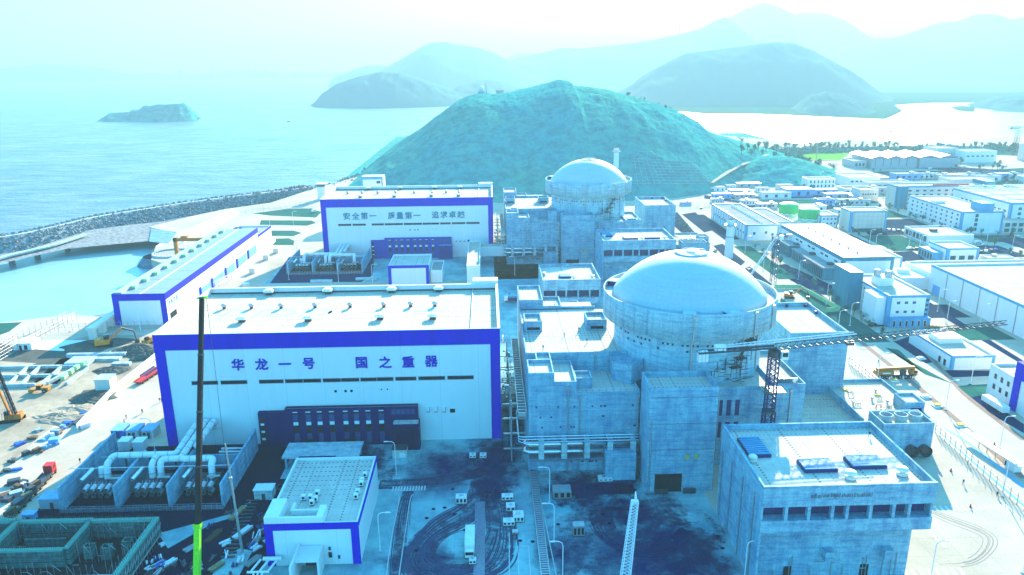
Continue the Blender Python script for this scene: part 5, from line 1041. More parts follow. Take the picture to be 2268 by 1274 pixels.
# ============================================================= right hand site buildings
def bldg(name,label,x0,x1,y0,y1,z,wall='white_panel',roof='grey_roof',trim='blue_trim',th=1.4,tw=1.2,ph=.8,cols=True):
    T=thing(name,label,'building',((x0+x1)/2,(y0+y1)/2,0)); Wm,Rm=MB(),MB(); vol(Wm,Rm,x0,x1,y0,y1,0,z,ph,.4); Wm.build('wall',wall,T); Rm.build('roof',roof,T)
    if trim:
        m=MB().box(x0-.12,x1+.12,y0-.12,y0,z-th,z+.08).box(x0-.12,x0,y0,y1,z-th,z+.08)
        if cols: m.box(x0-.12,x0+tw,y0-.12,y0,0,z-th).box(x1-tw,x1+.12,y0-.12,y0,0,z-th).box(x0-.12,x0,y0,y0+tw,0,z-th)
        m.build('fascia',trim,T)
    return T
# long hall with flat grey-blue roof
T=bldg('workshop_hall','long white workshop hall with teal trim and grey blue roof right of the road',191,219,392,481,14,'white_panel','ribbed_roof','teal_panel',2.2,1.6,.3)
windows(T,'-x',191,[(398+k*6,9.4) for k in (0,2,3,5,6,8,9)],4,1,('black_glass','white_metal'),'window_strip')
for y0,y1,h,x in ((397,425,6.6,183),(428,446,6.,185),(449,478,7.,184)):
    MB().box(x,190.85,y0,y1,0,h).build('glazed_annex','teal_panel',T); MB().box(x-.3,190.85,y0-.3,y1+.3,h,h+.4).build('annex_roof','grey_roof',T)
    for k in range(int((y1-y0)/2.4)): MB().box(x-.08,x,y0+.5+k*2.4,y0+1.9+k*2.4,.6,h-.8).build('annex_window','teal_glass',T)
for k in range(7): MB().box(203,204.2,402+k*11,402.8+k*11,13.7,14.9).build('roof_hatch','white_metal',T)
m=MB()
for k in range(3): m.box(188.2,191,450-k*24,453-k*24,7,8.2)
m.build('wall_plant','dark_steel',T)
# office with tower
T=bldg('control_office','white three storey office with blue corner and slit windows right of the road',179,197.8,320.4,357,14.4,'white_panel','hall_roof','blue_trim',1.1,1.6)
windows(T,'-y',320.4,[(183+k*3.6,z) for k in range(3) for z in (6.,10.3)],1.5,1.2); windows(T,'-x',179,[(338+k*4,4) for k in range(4)],.8,8,('black_glass','white_metal'),'slit_window'); windows(T,'-x',179,[(326,3)],1.,9.5,('black_glass','white_metal'),'slit_window')
MB().box(174.5,178.9,322,334,0,13.2).build('stair_bay','white_panel',T); MB().box(179.6,198,317.6,320.2,0,4.4).build('ground_floor','blue_trim',T); windows(T,'-y',317.6,[(181+k*2.8,.6) for k in range(6)],1.,2.6,('black_glass','white_metal'),'door')
MB().box(172.5,178.9,345,362,0,18.6).build('tower','teal_panel',T); MB().box(183,190,338,345,13.6,17.5).build('roof_house','white_panel',T)
for x,y in ((184.5,343),(188.5,340.5)): MB().lathe([(1.6,17.5),(1.6,20),(1.2,20.5),(0,20.6)],(x,y),14).build('roof_tank','galvanised',T)
for k in range(4): MB().box(196.2,197.6,320.2,320.3,4.8+k*2.2,5.8+k*2.2).build('vent','dark_steel',T)
T=bldg('guard_office','low white building with blue trim and roof hatch below the long jib',178.3,195,268.4,299,5.8,'white_panel','hall_roof','blue_trim',.8,1.)
MB().box(186,190,268.3,268.4,1.0,3.9).build('door','white_metal',T); windows(T,'-x',178.3,[(272,.2),(275.5,.2)],1.6,2.6,('black_glass','white_metal'),'door'); MB().box(182,192,284,292,5.,7.2).build('roof_room','white_panel',T)
for k in range(3): MB().box(196,198.5,275+k*7,279+k*7,0,1.8).build('air_unit','white_metal',T)
T=bldg('warehouse','very long white warehouse at the right edge with flat sunlit roof',229.2,330,262,374,14.2,'white_panel','hall_roof','blue_trim',1.2,.8,.9,False)
for k in range(8): MB().box(228.9,229.2,268+k*13,268.3+k*13,0,13).build('downpipe','galvanised',T)
MB().box(229,229.2,364,370,0,4.6).build('door','sky_blue_sheet',T)
T=bldg('warehouse_annex','lower white annex behind the very long warehouse',230,300,374.3,400,9.2,'white_panel','hall_roof',None)
MB().box(216,230,376,396,0,6.5).build('side_store','white_panel',T); MB().box(219,225,385,388,6.5,8.6).build('roof_unit','white_metal',T)
T=bldg('screen_building','cube shaped white building with a framed blank front beside the green tanks',254,279.5,517,534,15,'beige_wall','hall_roof','blue_trim',1.,1.4,.6)
MB().box(256,277.5,516.85,516.95,0,2.6).build('plinth_windows','teal_glass',T)
m=MB()
for k in range(7): m.box(256+k*3.4,256.12+k*3.4,516.86,517,2.6,14)
for k in range(3): m.box(255.4,278,516.86,517,5+k*3,5.12+k*3)
m.build('panel_joint','grey_steel_sheet',T)
T=bldg('side_building','low white building between the green tanks and the cube building',240,253,534,552,9,'white_panel','hall_roof','blue_trim',.8,.8); windows(T,'-y',534,[(242+k*2.8,z) for k in range(4) for z in (2.4,5.6)],1.2,1.2)
# green tanks with a white wave
def tank(x,y,r,h,label,zb):
    T=thing('storage_tank',label,'tank',(x,y,0),'green water tanks'); m=MB().lathe([(r,0),(r,h*zb)],(x,y),40); m.build('lower_shell','white_metal',T,True); 
    m=MB(); n=40
    for i in range(n):
        A=[]
        for k in (i,i+1): a=k/n*6.2832; A.append(((x+r*1.002*math.cos(a),y+r*1.002*math.sin(a)),h*zb+math.sin(k*2*math.pi*6/n)*h*.05))
        (p,za),(q,zb2)=A; m.poly((*p,za-.0),(*q,zb2),(*q,h),(*p,h))
    m.build('upper_shell','green_paint',T,True)
    for o in (.10,.18):
        m=MB()
        for i in range(n):
            A=[]
            for k in (i,i+1): a=k/n*6.2832; A.append(((x+r*1.004*math.cos(a),y+r*1.004*math.sin(a)),h*zb-o*h+math.sin(k*2*math.pi*6/n)*h*.05))
            (p,za),(q,zb2)=A; m.poly((*p,za-.25),(*q,zb2-.25),(*q,zb2+.25),(*p,za+.25))
        m.build('wave_band','green_paint',T,True)
    m=MB().lathe([(r,h),(r*.7,h+.9),(0,h+1.5)],(x,y),40); m.build('roof','pale_green',T,True)
tank(236,545,7.4,12.,'nearer large green and white tank with wave pattern beside the cube building',.45); tank(229,566,7.,12.,'farther large green and white tank with wave pattern partly hidden',.45)
p=G(1750,505); tank(204,493,4.6,5.,'small green tank with pale domed roof behind the workshop hall',.05)
# long low workshop with framed wall
T=bldg('store_building','long white store with blue framed wall and grey roof along the road',173,195.5,496,577,11,'white_panel','grey_roof','blue_trim',1.,1.2,.9)
m=MB()
for k in range(14): m.box(172.86,173,498+k*6,498.7+k*6,0,10)
m.build('pilaster','blue_trim',T); windows(T,'-x',173,[(500+k*6,4) for k in range(12)],2.,1.4); windows(T,'-y',496,[(178,4),(186,4.5),(190.5,3)],1.6,1.8)
for k in range(14): MB().lathe([(.7,10.3),(.9,11.6),(0,12.)],(186,503+k*5),8).build('roof_vent','white_metal',T)
T=bldg('side_store','low grey roofed store beside the long white store',197,215,520,575,7.5,'beige_wall','grey_roof','blue_trim',.7,.8)
# offices, right
T=bldg('office_block','four storey white office with rows of small windows and a roof house',326.4,356,506.5,575,15.4,'white_panel','hall_roof','blue_trim',1.,1.4)
windows(T,'-x',326.4,[(510+k*6.4,z) for k in range(10) for z in (2.4,5.6,8.8,11.8)],2.,1.3); windows(T,'-y',506.5,[(336,z) for z in (2,5.2,8.4,11.4)],2.2,2.4,('teal_glass','white_metal')); MB().box(343,352,512,524,14.6,20).build('roof_house','blue_trim',T); MB().box(330,337,545,552,14.6,16.4).build('roof_plant','white_metal',T)
T=bldg('entrance_wing','two storey glazed entrance wing between two offices',356.3,392,507,530,8,'beige_wall','hall_roof',None); windows(T,'-y',507,[(358.5+k*4.8,z) for k in range(7) for z in (.6,4.4)],3.4,2.6,('teal_glass','white_metal'))
T=bldg('office_slab','long five storey office slab with teal end wall and a red banner on its roof',333,405,606,622,18,'beige_wall','hall_roof','blue_trim',1.3,1.2)
windows(T,'-y',606,[(343+k*6,z) for k in range(10) for z in (3,6.4,9.8,13.2)],2.6,1.5,('blue_glass','white_metal')); MB().box(332.8,341,603,606,0,18.4).build('stair_tower','teal_panel',T); MB().box(405.2,413,604,622,0,21).build('end_tower','teal_panel',T); MB().box(362,392,605.4,605.7,18.1,19.2).build('roof_banner','red_paint',T)
T=bldg('office_court','white office block with an open frame on its roof at the right edge',370,450,521,590,18.5,'white_panel','hall_roof','blue_trim',1.2,1.6)
windows(T,'-x',370,[(525+k*5.6,z) for k in range(10) for z in (3.2,7.2,11.2)],3.4,1.5,('teal_glass','white_metal')); windows(T,'-y',521,[(376+k*9,z) for k in range(6) for z in (2.4,6,9.6,13.2)],2.4,2.,('teal_glass','white_metal'))
m=MB()
for y in (525,545,565,585): m.box(371,448,y,y+.6,20.4,21)
for x in (371,390,410,430,447): m.box(x,x+.6,525,586,21,21.5); m.box(x,x+.6,525,525.6,17.7,20.4); m.box(x,x+.6,585,585.6,17.7,20.4)
m.build('roof_frame','white_metal',T); MB().box(385,420,520.7,521,18.6,19.6).build('roof_banner','red_paint',T)
T=bldg('canteen','low white canteen with teal glazed front and flat sunlit roof',288,318,477.5,508,5.8,'white_panel','hall_roof',None); windows(T,'-x',288,[(480+k*4.4,.8) for k in range(6)],3.4,3.6,('teal_glass','white_metal')); MB().box(298,302,492,495,5,6.8).build('roof_unit','dark_steel',T)
T=bldg('gatehouse','blue and white gatehouse with glazed corner below the canteen',272,291,430,450,8.6,'white_panel','hall_roof','blue_trim',1.,1.4); MB().box(266,272,434,450,0,5.4).build('glazed_lobby','blue_trim',T); windows(T,'-y',430,[(274+k*5.4,1.5) for k in range(3)],3.4,2.6,('teal_glass','white_metal')); windows(T,'-x',266,[(435+k*3,.6) for k in range(5)],2,3.6,('teal_glass','white_metal'))
T=bldg('pale_building','cream annex behind the grey blue workshop hall',220,236,414,434,8,'cream_panel','hall_roof','blue_trim',.8,.8); windows(T,'-y',414,[(222,2),(225.5,2),(229,2)],1.,3.6); MB().box(226,231,424,429,7.2,11).build('roof_house','white_panel',T)
T=bldg('white_box_building','plain white two storey building near the foot of the hill',303,329.5,710,724,9.4,'white_panel','hall_roof',None); windows(T,'-y',710,[(305.5+k*3.6,z) for k in range(7) for z in (1.2,5.2)],1.4,2.4,('teal_glass','white_metal'))
T=bldg('corner_office','white office with blue corner post at the right edge of the yard',178.4,240,222,247,11.4,'white_panel','hall_roof',None); MB().box(178.1,181.4,231,234.2,0,17.4).build('corner_post','blue_panel',T); windows(T,'-x',178.4,[(236+k*3.4,z) for k in range(3) for z in (3.2,7)],1.3,1.9,('black_glass','white_metal')); windows(T,'-y',222,[(183+k*5,2) for k in range(5)],3.4,5,('black_glass','white_metal')); MB().box(190,215,226,242,10.6,15.6).build('upper_storey','cream_panel',T)
T=thing('sports_hall','wide grey blue sports hall with gabled skylights near the lagoon','building',(470,862,0)); MB().box(432,484,846,895,0,11.5).box(485.5,530,844,895,0,11).build('wall','grey_steel_sheet',T)
m=MB()
for x0,x1 in ((430,449),(449,467),(467,485),(485,508),(508,532)): xm=(x0+x1)/2; m.poly((x0,844,11.6),(xm,844,14.5),(xm,898,14.5),(x0,898,11.6)).poly((xm,844,14.5),(x1,844,11.6),(x1,898,11.6),(xm,898,14.5)).poly((x0,844,11.6),(x1,844,11.6),(xm,844,14.5))
m.build('roof','ribbed_roof',T)
for x in (434,452,470): MB().poly((x,850,12.4),(x+6,850,13.7),(x+6,890,13.7),(x,890,12.4)).build('skylight','tarp_white',T)
windows(T,'-y',846,[(436+k*9,2) for k in range(5)],.5,9,('blue_glass','grey_steel_sheet'),'wall_joint')
T=bldg('clubhouse','small teal glazed clubhouse beside the sports pitch',414,428,850,880,8,'grey_steel_sheet','grey_roof',None); windows(T,'-y',850,[(415.5+k*4,2) for k in range(3)],2.6,3.4,('teal_glass','white_metal'))
# right rear buildings
for i,(nm,l,x0,x1,y0,y1,z) in enumerate((('hostel','white slab building with stairs right of the sports hall',562,600,884,910,13.5),('hostel','taller pale block behind the white slab building',540,566,905,935,15),('depot','low pale depot with long sunlit roof left of the office slab',352,392,690,704,8.5),('depot','pale shed behind the office slab banner',380,420,668,690,9),('depot','square white shed with two windows near the crossroads',320,336,640,656,10),('depot','red roofed low shed near the crossroads',318,345,665,682,7),('depot','white workshop with rows of openings right of the crossroads',345,375,715,745,9.5),('depot','blue shadowed shed right of the office slab',430,470,690,712,10),('depot','flat roofed pale store behind the office court',470,520,640,670,8),('depot','long low shed near the tree belt at right',520,600,720,745,7),('laboratory','teal glazed block at the far right near the crane',640,720,860,905,19),('laboratory','wide flat roofed block at the far right edge',640,700,760,800,12))):
    T=bldg(nm,l,x0,x1,y0,y1,z,('white_panel','beige_wall','cream_panel')[i%3],'hall_roof' if i!=5 else 'brick_paving',None); windows(T,'-y',y0,[(x0+2+k*(x1-x0-3)/6,z*.5) for k in range(6)],(x1-x0)/11,1.6,('teal_glass' if nm!='depot' else 'blue_glass','white_metal'))
# site cabins and sheds at the foot of the hill
random.seed(71)
cabs=[(1590,425,14,8,4),(1640,432,18,9,4),(1660,415,22,7,3.5),(1700,405,20,6,3.5),(1720,440,26,10,5),(1770,436,24,14,6.5),(1780,405,16,7,4),(1740,420,14,8,4),(1690,425,12,6,3.5),(1830,432,20,8,4.5),(1860,440,24,8,4),(1880,452,18,6,3.5),(1620,418,9,6,3),(1600,440,16,7,4),(1905,445,14,8,4),(1560,420,12,6,3),(1540,425,10,5,3)]
wh2=['at the left end of the row','below the hill track','longest in the back row','under the hill slope','beside the large flat shed','largest flat topped','behind the white box building','left of the white box building','with a low ridge','right of the large flat shed','near the long security fence','by the crossroads','tiniest in the back row','at the road corner','next to the crossroads fence','beside the hill track end','leftmost at the hill foot']
for i,(a,b,w,d,h) in enumerate(cabs):
    p=G(a,b); T=thing('site_shed',['white','blue','pale grey','cream'][i%4]+' site shed '+wh2[i]+' below the scrub hill','shed',(p.x,p.y,0),'site sheds below the hill'); MB().box(p.x-w/2,p.x+w/2,p.y,p.y+d,0,h).build('wall',['white_paint','sky_blue_sheet','grey_steel_sheet','cream_panel'][i%4],T); MB().prism([(p.x-w/2-.4,p.y-.4),(p.x+w/2+.4,p.y-.4),(p.x+w/2+.4,p.y+d+.4),(p.x-w/2-.4,p.y+d+.4)],h,h+.35,bottom=True).build('roof',['hall_roof','tarp_white','sky_blue_sheet','hall_roof'][i%4],T); 
    for k in range(3): MB().box(p.x-w/2+w*(k+.3)/3,p.x-w/2+w*(k+.6)/3,p.y-.05,p.y,1,h*.7).build('window','blue_glass',T)
# pitch, lagoon strand
patch('sports_pitch','pitch_grass',((1772,345),(1800,339),(1862,339),(1880,342),(1860,355),(1790,353)),.02); patch('beach','sand',((1790,318),(1850,308),(1960,312),(2010,318),(1900,328),(1800,325)),.02); patch('running_track','brick_paving',((1790,353),(1860,356),(1880,358),(1800,357)),.03)
patch('road','hall_roof',((1860,368),(1870,366),(1940,385),(2000,420),(2100,470),(2090,474),(1960,412)),.02); patch('road','asphalt',((1860,352),(2268,380),(2268,392),(1900,362)),.015); patch('lawn','lawn',((2000,385),(2268,372),(2268,420),(2100,415)),.012); patch('lawn','lawn',((1960,440),(2020,438),(2040,470),(1990,462)),.013); patch('lawn','lawn',((1890,480),(1960,488),(2010,512),(1930,500)),.013)
for pts in (((1640,345),(1780,330),(2268,330),(2268,345),(1860,338),(1700,360)),): patch('grass_belt','lawn',pts,.01)
# cut slope with a lattice of concrete ribs on the hill, hill track
T=thing('slope_lattice','pale lattice of concrete ribs on the hill right of the farther dome','slope lattice',(200,700,20))
hillo=bpy.data.objects['hill']; dg=bpy.context.evaluated_depsgraph_get()
from mathutils.bvhtree import BVHTree
bv=BVHTree.FromPolygons([v.co for v in hillo.data.vertices],[tuple(p.vertices) for p in hillo.data.polygons])
def hz_(x,y):
    h=bv.ray_cast(Vector((x,y,500)),Vector((0,0,-1))); return h[0].z if h[0] else 0.
def hp(a,b):
    d=ray(a,b).normalized(); h=bv.ray_cast(CP,d); return h[0] if h[0] else None
def rib(m,a,b,r=.16):
    n=10; L=[]
    for k in range(n+1):
        q=hp(a[0]+(b[0]-a[0])*k/n,a[1]+(b[1]-a[1])*k/n)
        if q: L.append(q+Vector((0,-.2,.5)))
    for i in range(len(L)-1):
        if (L[i+1]-L[i]).length<25: m.tube(L[i],L[i+1],r,n=4,cap=False)
m=MB()
for k in range(15): rib(m,(1405+k*9,352+k*1.),(1412+k*13,412))
for k in range(9): rib(m,(1400-k*.5,352+k*7),(1535+k*7,360+k*6))
m.build('ribs','pale_concrete',T); m=MB(); rib(m,(1404,350),(1415,338),.3); rib(m,(1415,338),(1445,337),.3); rib(m,(1445,337),(1455,350),.3); m.build('top_ribs','pale_concrete',T)
L=[q for q in (hp(a,b) for a,b in ((1700,345),(1680,352),(1650,365),(1620,380),(1595,395),(1575,408))) if q]
m=MB(); 
L=smoothline([(p.x,p.y,p.z) for p in L],6)
for i in range(len(L)-1): a,b=L[i],L[i+1]; d=(b-a).normalized(); nn=Vector((-d.y,d.x,0)).normalized()*2.4; m.poly(a-nn+Vector((0,0,1.5)),b-nn+Vector((0,0,1.5)),b+nn+Vector((0,0,1.5)),a+nn+Vector((0,0,1.5)))
struct('hill_track',m,'sand')
# radar dome, mast and hut on the ridge
def ridge(px_): 
    best=None
    for y in range(150,330): 
        q=hp(px_,y)
        if q: return q
q=ridge(1066); T=thing('radar_station','small radar dome on a hut on the left shoulder of the hill','radar station',q); MB().box(q.x-4,q.x+4,q.y-3,q.y+3,q.z-2,q.z+3).build('hut','grey_steel_sheet',T); MB().sphere((q.x,q.y,q.z+5.5),3.2,n=14,m=8).build('radome','white_metal',T,True)
q=ridge(1077); T=thing('radio_mast','thin radio mast beside the radar dome','mast',q); h=HT(1077,178,q.x,q.y); MB().tube((q.x,q.y,q.z-2),(q.x,q.y,h),.55,.3,6).build('pole','galvanised',T); MB().box(q.x-1,q.x+1,q.y-1,q.y+1,q.z-2,q.z+1.2).build('base','pale_concrete',T)
q=ridge(1107); T=thing('ridge_hut','little hut on the hill ridge right of the radio mast','hut',q); MB().box(q.x-4.5,q.x+4.5,q.y-3,q.y+3,q.z-3,q.z+3.4).build('wall','grey_steel_sheet',T); MB().box(q.x-5,q.x+5,q.y-3.4,q.y+3.4,q.z+3.4,q.z+3.9).build('roof','dark_steel',T)
# wind turbines and pylons on the far ridges
def turbine(px_,pb,pt,Y,label):
    b=YP(px_,pb,Y); t_=YP(px_,pt,Y); H=t_.z-b.z; T=thing('wind_turbine',label,'wind turbine',b,'wind turbines on the far ridges'); MB().tube((b.x,b.y,b.z-15),(b.x,b.y,t_.z),H*.03,H*.018,8).build('tower','white_metal',T); MB().box(b.x-H*.03,b.x+H*.03,b.y-H*.08,b.y+H*.05,t_.z-H*.02,t_.z+H*.03).build('nacelle','white_metal',T)
    for k in range(3): a=R(90+k*120+px_%60); MB().tube((b.x,b.y-H*.09,t_.z),(b.x+H*.5*math.cos(a),b.y-H*.09,t_.z+H*.5*math.sin(a)),H*.02,H*.006,5).build('blade','white_metal',T)
for px_,pb,pt,Y,l in ((1505,75,44,5600,'wind turbine left of the pointed peak, the farthest left'),(1566,60,28,5600,'wind turbine on the saddle just left of the pointed peak'),(1618,40,16,7600,'wind turbine behind the pointed peak'),(1780,33,16,7600,'wind turbine on the rounded far ridge, left one'),(1852,40,22,7600,'wind turbine on the rounded far ridge, right one'),(2163,34,10,6300,'wind turbine left of the top on the right hand mountain'),(2232,46,28,6300,'wind turbine right of the top on the right hand mountain')): turbine(px_,pb,pt,Y,l)
for px_,pb,pt,l in ((1664,101,76,'lattice power pylon left of the round hill top'),(1690,98,79,'lattice power pylon close to the round hill top, middle one'),(1756,97,84,'lattice power pylon right of the round hill top')):
    b=YP(px_,pb,2750); t_=YP(px_,pt,2750); T=thing('power_pylon',l,'pylon',b,'pylons on the round hill'); m=MB(); w=2.6
    for sx in (-1,1):
        for sy in (-1,1): m.tube((b.x+sx*w,b.y+sy*w,b.z-4),(b.x+sx*.4,b.y+sy*.4,t_.z),.25,n=4)
    m.build('legs','galvanised',T); m=MB()
    for z,l_ in ((.95,4.5),(.8,6),(.65,5)): m.tube((b.x-l_,b.y,b.z+(t_.z-b.z)*z),(b.x+l_,b.y,b.z+(t_.z-b.z)*z),.3,n=4)
    m.build('cross_arms','galvanised',T)
# far city
random.seed(81)
cx_=[390,399,403,412,463,466,471]+[496+k*4.2 for k in range(30)]+[645+k*7 for k in range(16)]
for i,px_ in enumerate(cx_):
    px_+=random.uniform(-1,1); b=YP(px_,168,9500); h=random.uniform(60,105)*(1 if px_<640 else .75); w=random.uniform(14,24)
    T=thing('apartment_tower','pale distant apartment tower in the hazy skyline across the sea','tower block',(b.x,9500,SEA),'hazy skyline of tower blocks across the sea'); MB().box(b.x-w/2,b.x+w/2,9490,9510,SEA,SEA+h).build('block','far_hill',T); MB().box(b.x-w/4,b.x+w/4,9495,9505,SEA+h,SEA+h+6).build('roof_room','far_hill',T)
# boats
for px_,py_,L,l in ((1955,291,9,'small boat on the bright lagoon, left of three'),(1975,292,13,'longer boat on the bright lagoon, right of three'),(1968,286,6,'tiny boat on the lagoon beyond two others'),(640,270,7,'tiny boat on the sea between the islet and headland')):
    p=G(px_,py_,SEA); T=thing('boat',l,'boat',p); m=MB(); n=len(m.v); m.prism([(p.x-L/2,p.y-1.4),(p.x+L*.3,p.y-1.5),(p.x+L/2,p.y),(p.x+L*.3,p.y+1.5),(p.x-L/2,p.y+1.4)],SEA-.3,SEA+1.2); m.build('hull','dark_steel',T); MB().box(p.x-L*.3,p.x-.5,p.y-.9,p.y+.9,SEA+1.2,SEA+2.8).build('cabin','dark_steel',T)
# foam streaks
for i,(a,b,c2,d) in enumerate(((130,347,232,345),(280,318,288,316),(0,330,45,327),(700,305,780,303))):
    p,q=G(a,b,SEA+.15),G(c2,d,SEA+.15); mb=MB(); L=[(p.x+(q.x-p.x)*k/8,p.y+(q.y-p.y)*k/8+random.uniform(-1.5,1.5)) for k in range(9)]; strip(mb,L,2.2,SEA+.3); struct('foam_streak',mb,'tarp_white')
# ------------------------------------------------------------- trees
def tree_proto(seed,h,spread,n,name='tree'):
    random.seed(seed); T=thing(name,None,None,(0,0,0)); m=MB(); m.tube((0,0,-.5),(0,0,h*.55),h*.035,h*.015,6)
    for k in range(5): a=random.uniform(0,6.28); z=h*random.uniform(.3,.5); m.tube((0,0,z),(math.cos(a)*spread*.6,math.sin(a)*spread*.6,z+h*.25),h*.014,h*.005,4)
    m.build('trunk','bark',T); m=MB(); C=[(random.gauss(0,.45)*spread,random.gauss(0,.45)*spread,h*random.uniform(.38,.95),random.uniform(.5,1.)) for _ in range(9)]
    for _ in range(n):
        x,y,z,s=random.choice(C); x+=random.gauss(0,.32)*spread; y+=random.gauss(0,.32)*spread; z+=random.gauss(0,.09)*h; q=h*random.uniform(.05,.1); a=Vector((random.gauss(0,1),random.gauss(0,1),random.gauss(0,1))).normalized(); b=a.orthogonal().normalized(); c=Vector((x,y,max(z,h*.2))); m.mat(random.random()<.4); m.poly(c+a*q,c+b*q,c-a*q*.8,c-b*q*.8)
    m.build('crown',['leaf_dark','leaf_light'],T); return T
PR=[tree_proto(1,8.5,2.4,170),tree_proto(2,7,3.2,170),tree_proto(3,10,2.,180)]
random.seed(91); used=[False]*3
def plant(x,y,z,label,group,s=None):
    k=random.randrange(3); s=s or random.uniform(.75,1.25); o=PR[k] if not used[k] else copy_tree(PR[k]); used[k]=True
    o.location=(x,y,z); o.rotation_euler[2]=random.uniform(0,6.28); o.scale=(s,s,s); tag(o,label,'tree',group)
for i in range(150):
    px_=random.uniform(1690,2268); py_=334-6*math.exp(-((px_-1850)/180)**2)-(px_-1700)*.006+random.uniform(-4,6); p=G(px_,py_); plant(p.x,p.y,0,'dark wispy tree in the belt along the lagoon shore','trees along the lagoon shore',random.uniform(.5,.95))
for i in range(46):
    px_=random.uniform(1640,1870); yb=318+(px_-1640)*.28; p=hp(px_,yb+random.uniform(0,30))
    if p: plant(p.x,p.y,p.z-.5,'leafy tree on the lower right slope of the scrub hill','trees on the lower hill slope')
for i in range(26):
    px_=random.uniform(1380,1620); p=ridge(px_)
    if p: plant(p.x,p.y,p.z-1,'small bushy tree standing on the ridge line of the hill','trees on the hill ridge',random.uniform(.25,.45))
for i in range(24):
    p=G(random.uniform(2030,2268),random.uniform(365,415)); plant(p.x,p.y,0,'round tree on the lawns at the far right','trees on the right lawns',random.uniform(.5,.9))

random.seed(95); m=MB()
def scrub(px0,px1,f,n,w):
    for _ in range(n):
        px_=random.uniform(px0,px1); p=G(px_,f(px_)+random.uniform(-w,w)); h=random.uniform(1.2,4.5)
        for k in range(7):
            q=p+Vector((random.gauss(0,2.6),random.gauss(0,2.),random.random()*h)); a=Vector((random.gauss(0,1),random.gauss(0,1),random.gauss(0,1))).normalized(); b=a.orthogonal().normalized(); r=random.uniform(.7,1.5); m.mat(random.random()<.35); m.poly(q+a*r,q+b*r,q-a*r,q-b*r)
scrub(1640,2268,lambda x:336-(x-1700)*.008,1500,5); scrub(1620,1755,lambda x:330+(x-1620)*.12,260,8); scrub(2000,2268,lambda x:400,120,14)
tag(m.build('shore_scrub',['leaf_dark','leaf_light']),kind='stuff')
# more of the crowded district: sheds, plant, parking and walls
random.seed(97)
kinds=[('store_shed','shed'),('plant_room','building'),('gate_lodge','building'),('pump_room','building')]
wh3=['by the kerb','near a lawn','at a crossing','beside a fence','in a courtyard','behind a taller block','at a road bend','next to parked cars']
for i,(a,b,w,d,h) in enumerate([(1660,455,12,8,4),(1700,462,16,7,4),(1745,470,9,7,3.5),(1800,470,22,9,5),(1830,455,14,9,5),(1870,475,12,7,4),(1905,455,18,8,4.5),(1950,430,22,10,6),(1985,415,18,9,6),(2010,400,26,12,7),(2060,398,22,10,6),(2110,400,30,12,6),(2150,395,18,9,5),(2190,405,24,12,7),(2235,400,26,12,7),(2100,430,18,8,5),(2170,425,26,10,6),(2240,432,24,12,7),(2000,455,14,7,5),(2035,480,12,6,4),(1975,590,10,6,3.5),(2215,585,16,8,4),(2250,610,14,8,4),(2090,610,12,8,4.5),(1760,560,8,5,3),(1880,560,9,6,3),(1840,600,8,5,3.5),(1650,440,18,8,4),(1590,450,10,6,3.5),(1520,455,9,5,3)]):
    p=G(a,b); n_,c_=kinds[i%4]; col=['white_panel','beige_wall','grey_steel_sheet','cream_panel','sky_blue_sheet'][i%5]
    T=bldg(n_,['small white','small beige','low grey','low cream','pale blue'][i%5]+' '+n_.replace('_',' ')+' '+wh3[i%8]+' in the crowded right district',p.x-w/2,p.x+w/2,p.y,p.y+d,h,col,['hall_roof','grey_roof','ribbed_roof'][i%3],['blue_trim',None][i%2],.6,.5,.4); T['group']='small buildings of the right district'
    windows(T,'-y',p.y,[(p.x-w/2+1+k*(w-2)/4,h*.35) for k in range(4)],w/9,h*.35,('blue_glass','white_metal')); q=random.uniform(-.3,.3)*w; MB().box(p.x+q,p.x+q+w*.15,p.y+d*.4,p.y+d*.7,h-.4,h+1.1).build('roof_unit','galvanised',T)
for pts in (((1905,500),(1990,505),(2010,520),(1925,522)),((2120,560),(2200,548),(2220,560),(2140,575)),((1950,560),(2020,556),(2050,575),(1980,582)),((1760,455),(1860,450),(1880,462),(1780,468)),((2020,430),(2090,420),(2110,432),(2040,445)),((1560,432),(1640,446),(1650,452),(1560,440))): patch('parking_lot','asphalt',pts,.018)

# planting and lots between the right hand buildings
random.seed(111)
for i,(x0,x1,y0,y1,mt) in enumerate(((222,250,440,470,'lawn'),(222,252,480,510,'asphalt'),(256,284,460,505,'lawn'),(284,322,512,560,'asphalt'),(296,324,566,604,'lawn'),(258,292,545,600,'lawn'),(200,226,590,640,'asphalt'),(236,290,612,650,'lawn'),(300,332,628,640,'lawn'),(200,300,660,672,'asphalt'),(310,360,750,800,'lawn'),(360,420,740,770,'asphalt'),(420,500,700,710,'lawn'),(200,226,372,388,'lawn'),(205,226,300,316,'lawn'),(200,225,330,350,'asphalt'),(160,171,300,380,'lawn'),(160,171,400,480,'lawn'),(160,171,500,590,'asphalt'),(128,140,300,420,'asphalt'),(330,360,480,500,'lawn'),(300,330,440,470,'asphalt'),(340,420,440,490,'asphalt'),(430,560,600,630,'lawn'),(420,560,780,820,'asphalt'))):
    rect('lawn' if mt=='lawn' else 'parking_lot',mt,x0,x1,y0,y1,.028+.0004*i)
ln=[(171.8,300,480,9),(140.6,290,560,12),(254,455,600,11),(324,440,600,12),(300,620,800,14),(226,436,510,8),(420,600,830,14)]
for x,ya,yb,st in ln:
    y=ya
    while y<yb: plant(x+random.uniform(-.6,.6),y,0,'small round street tree planted along a road of the right district','street trees of the right district',random.uniform(.35,.6)); y+=st*random.uniform(.8,1.4)
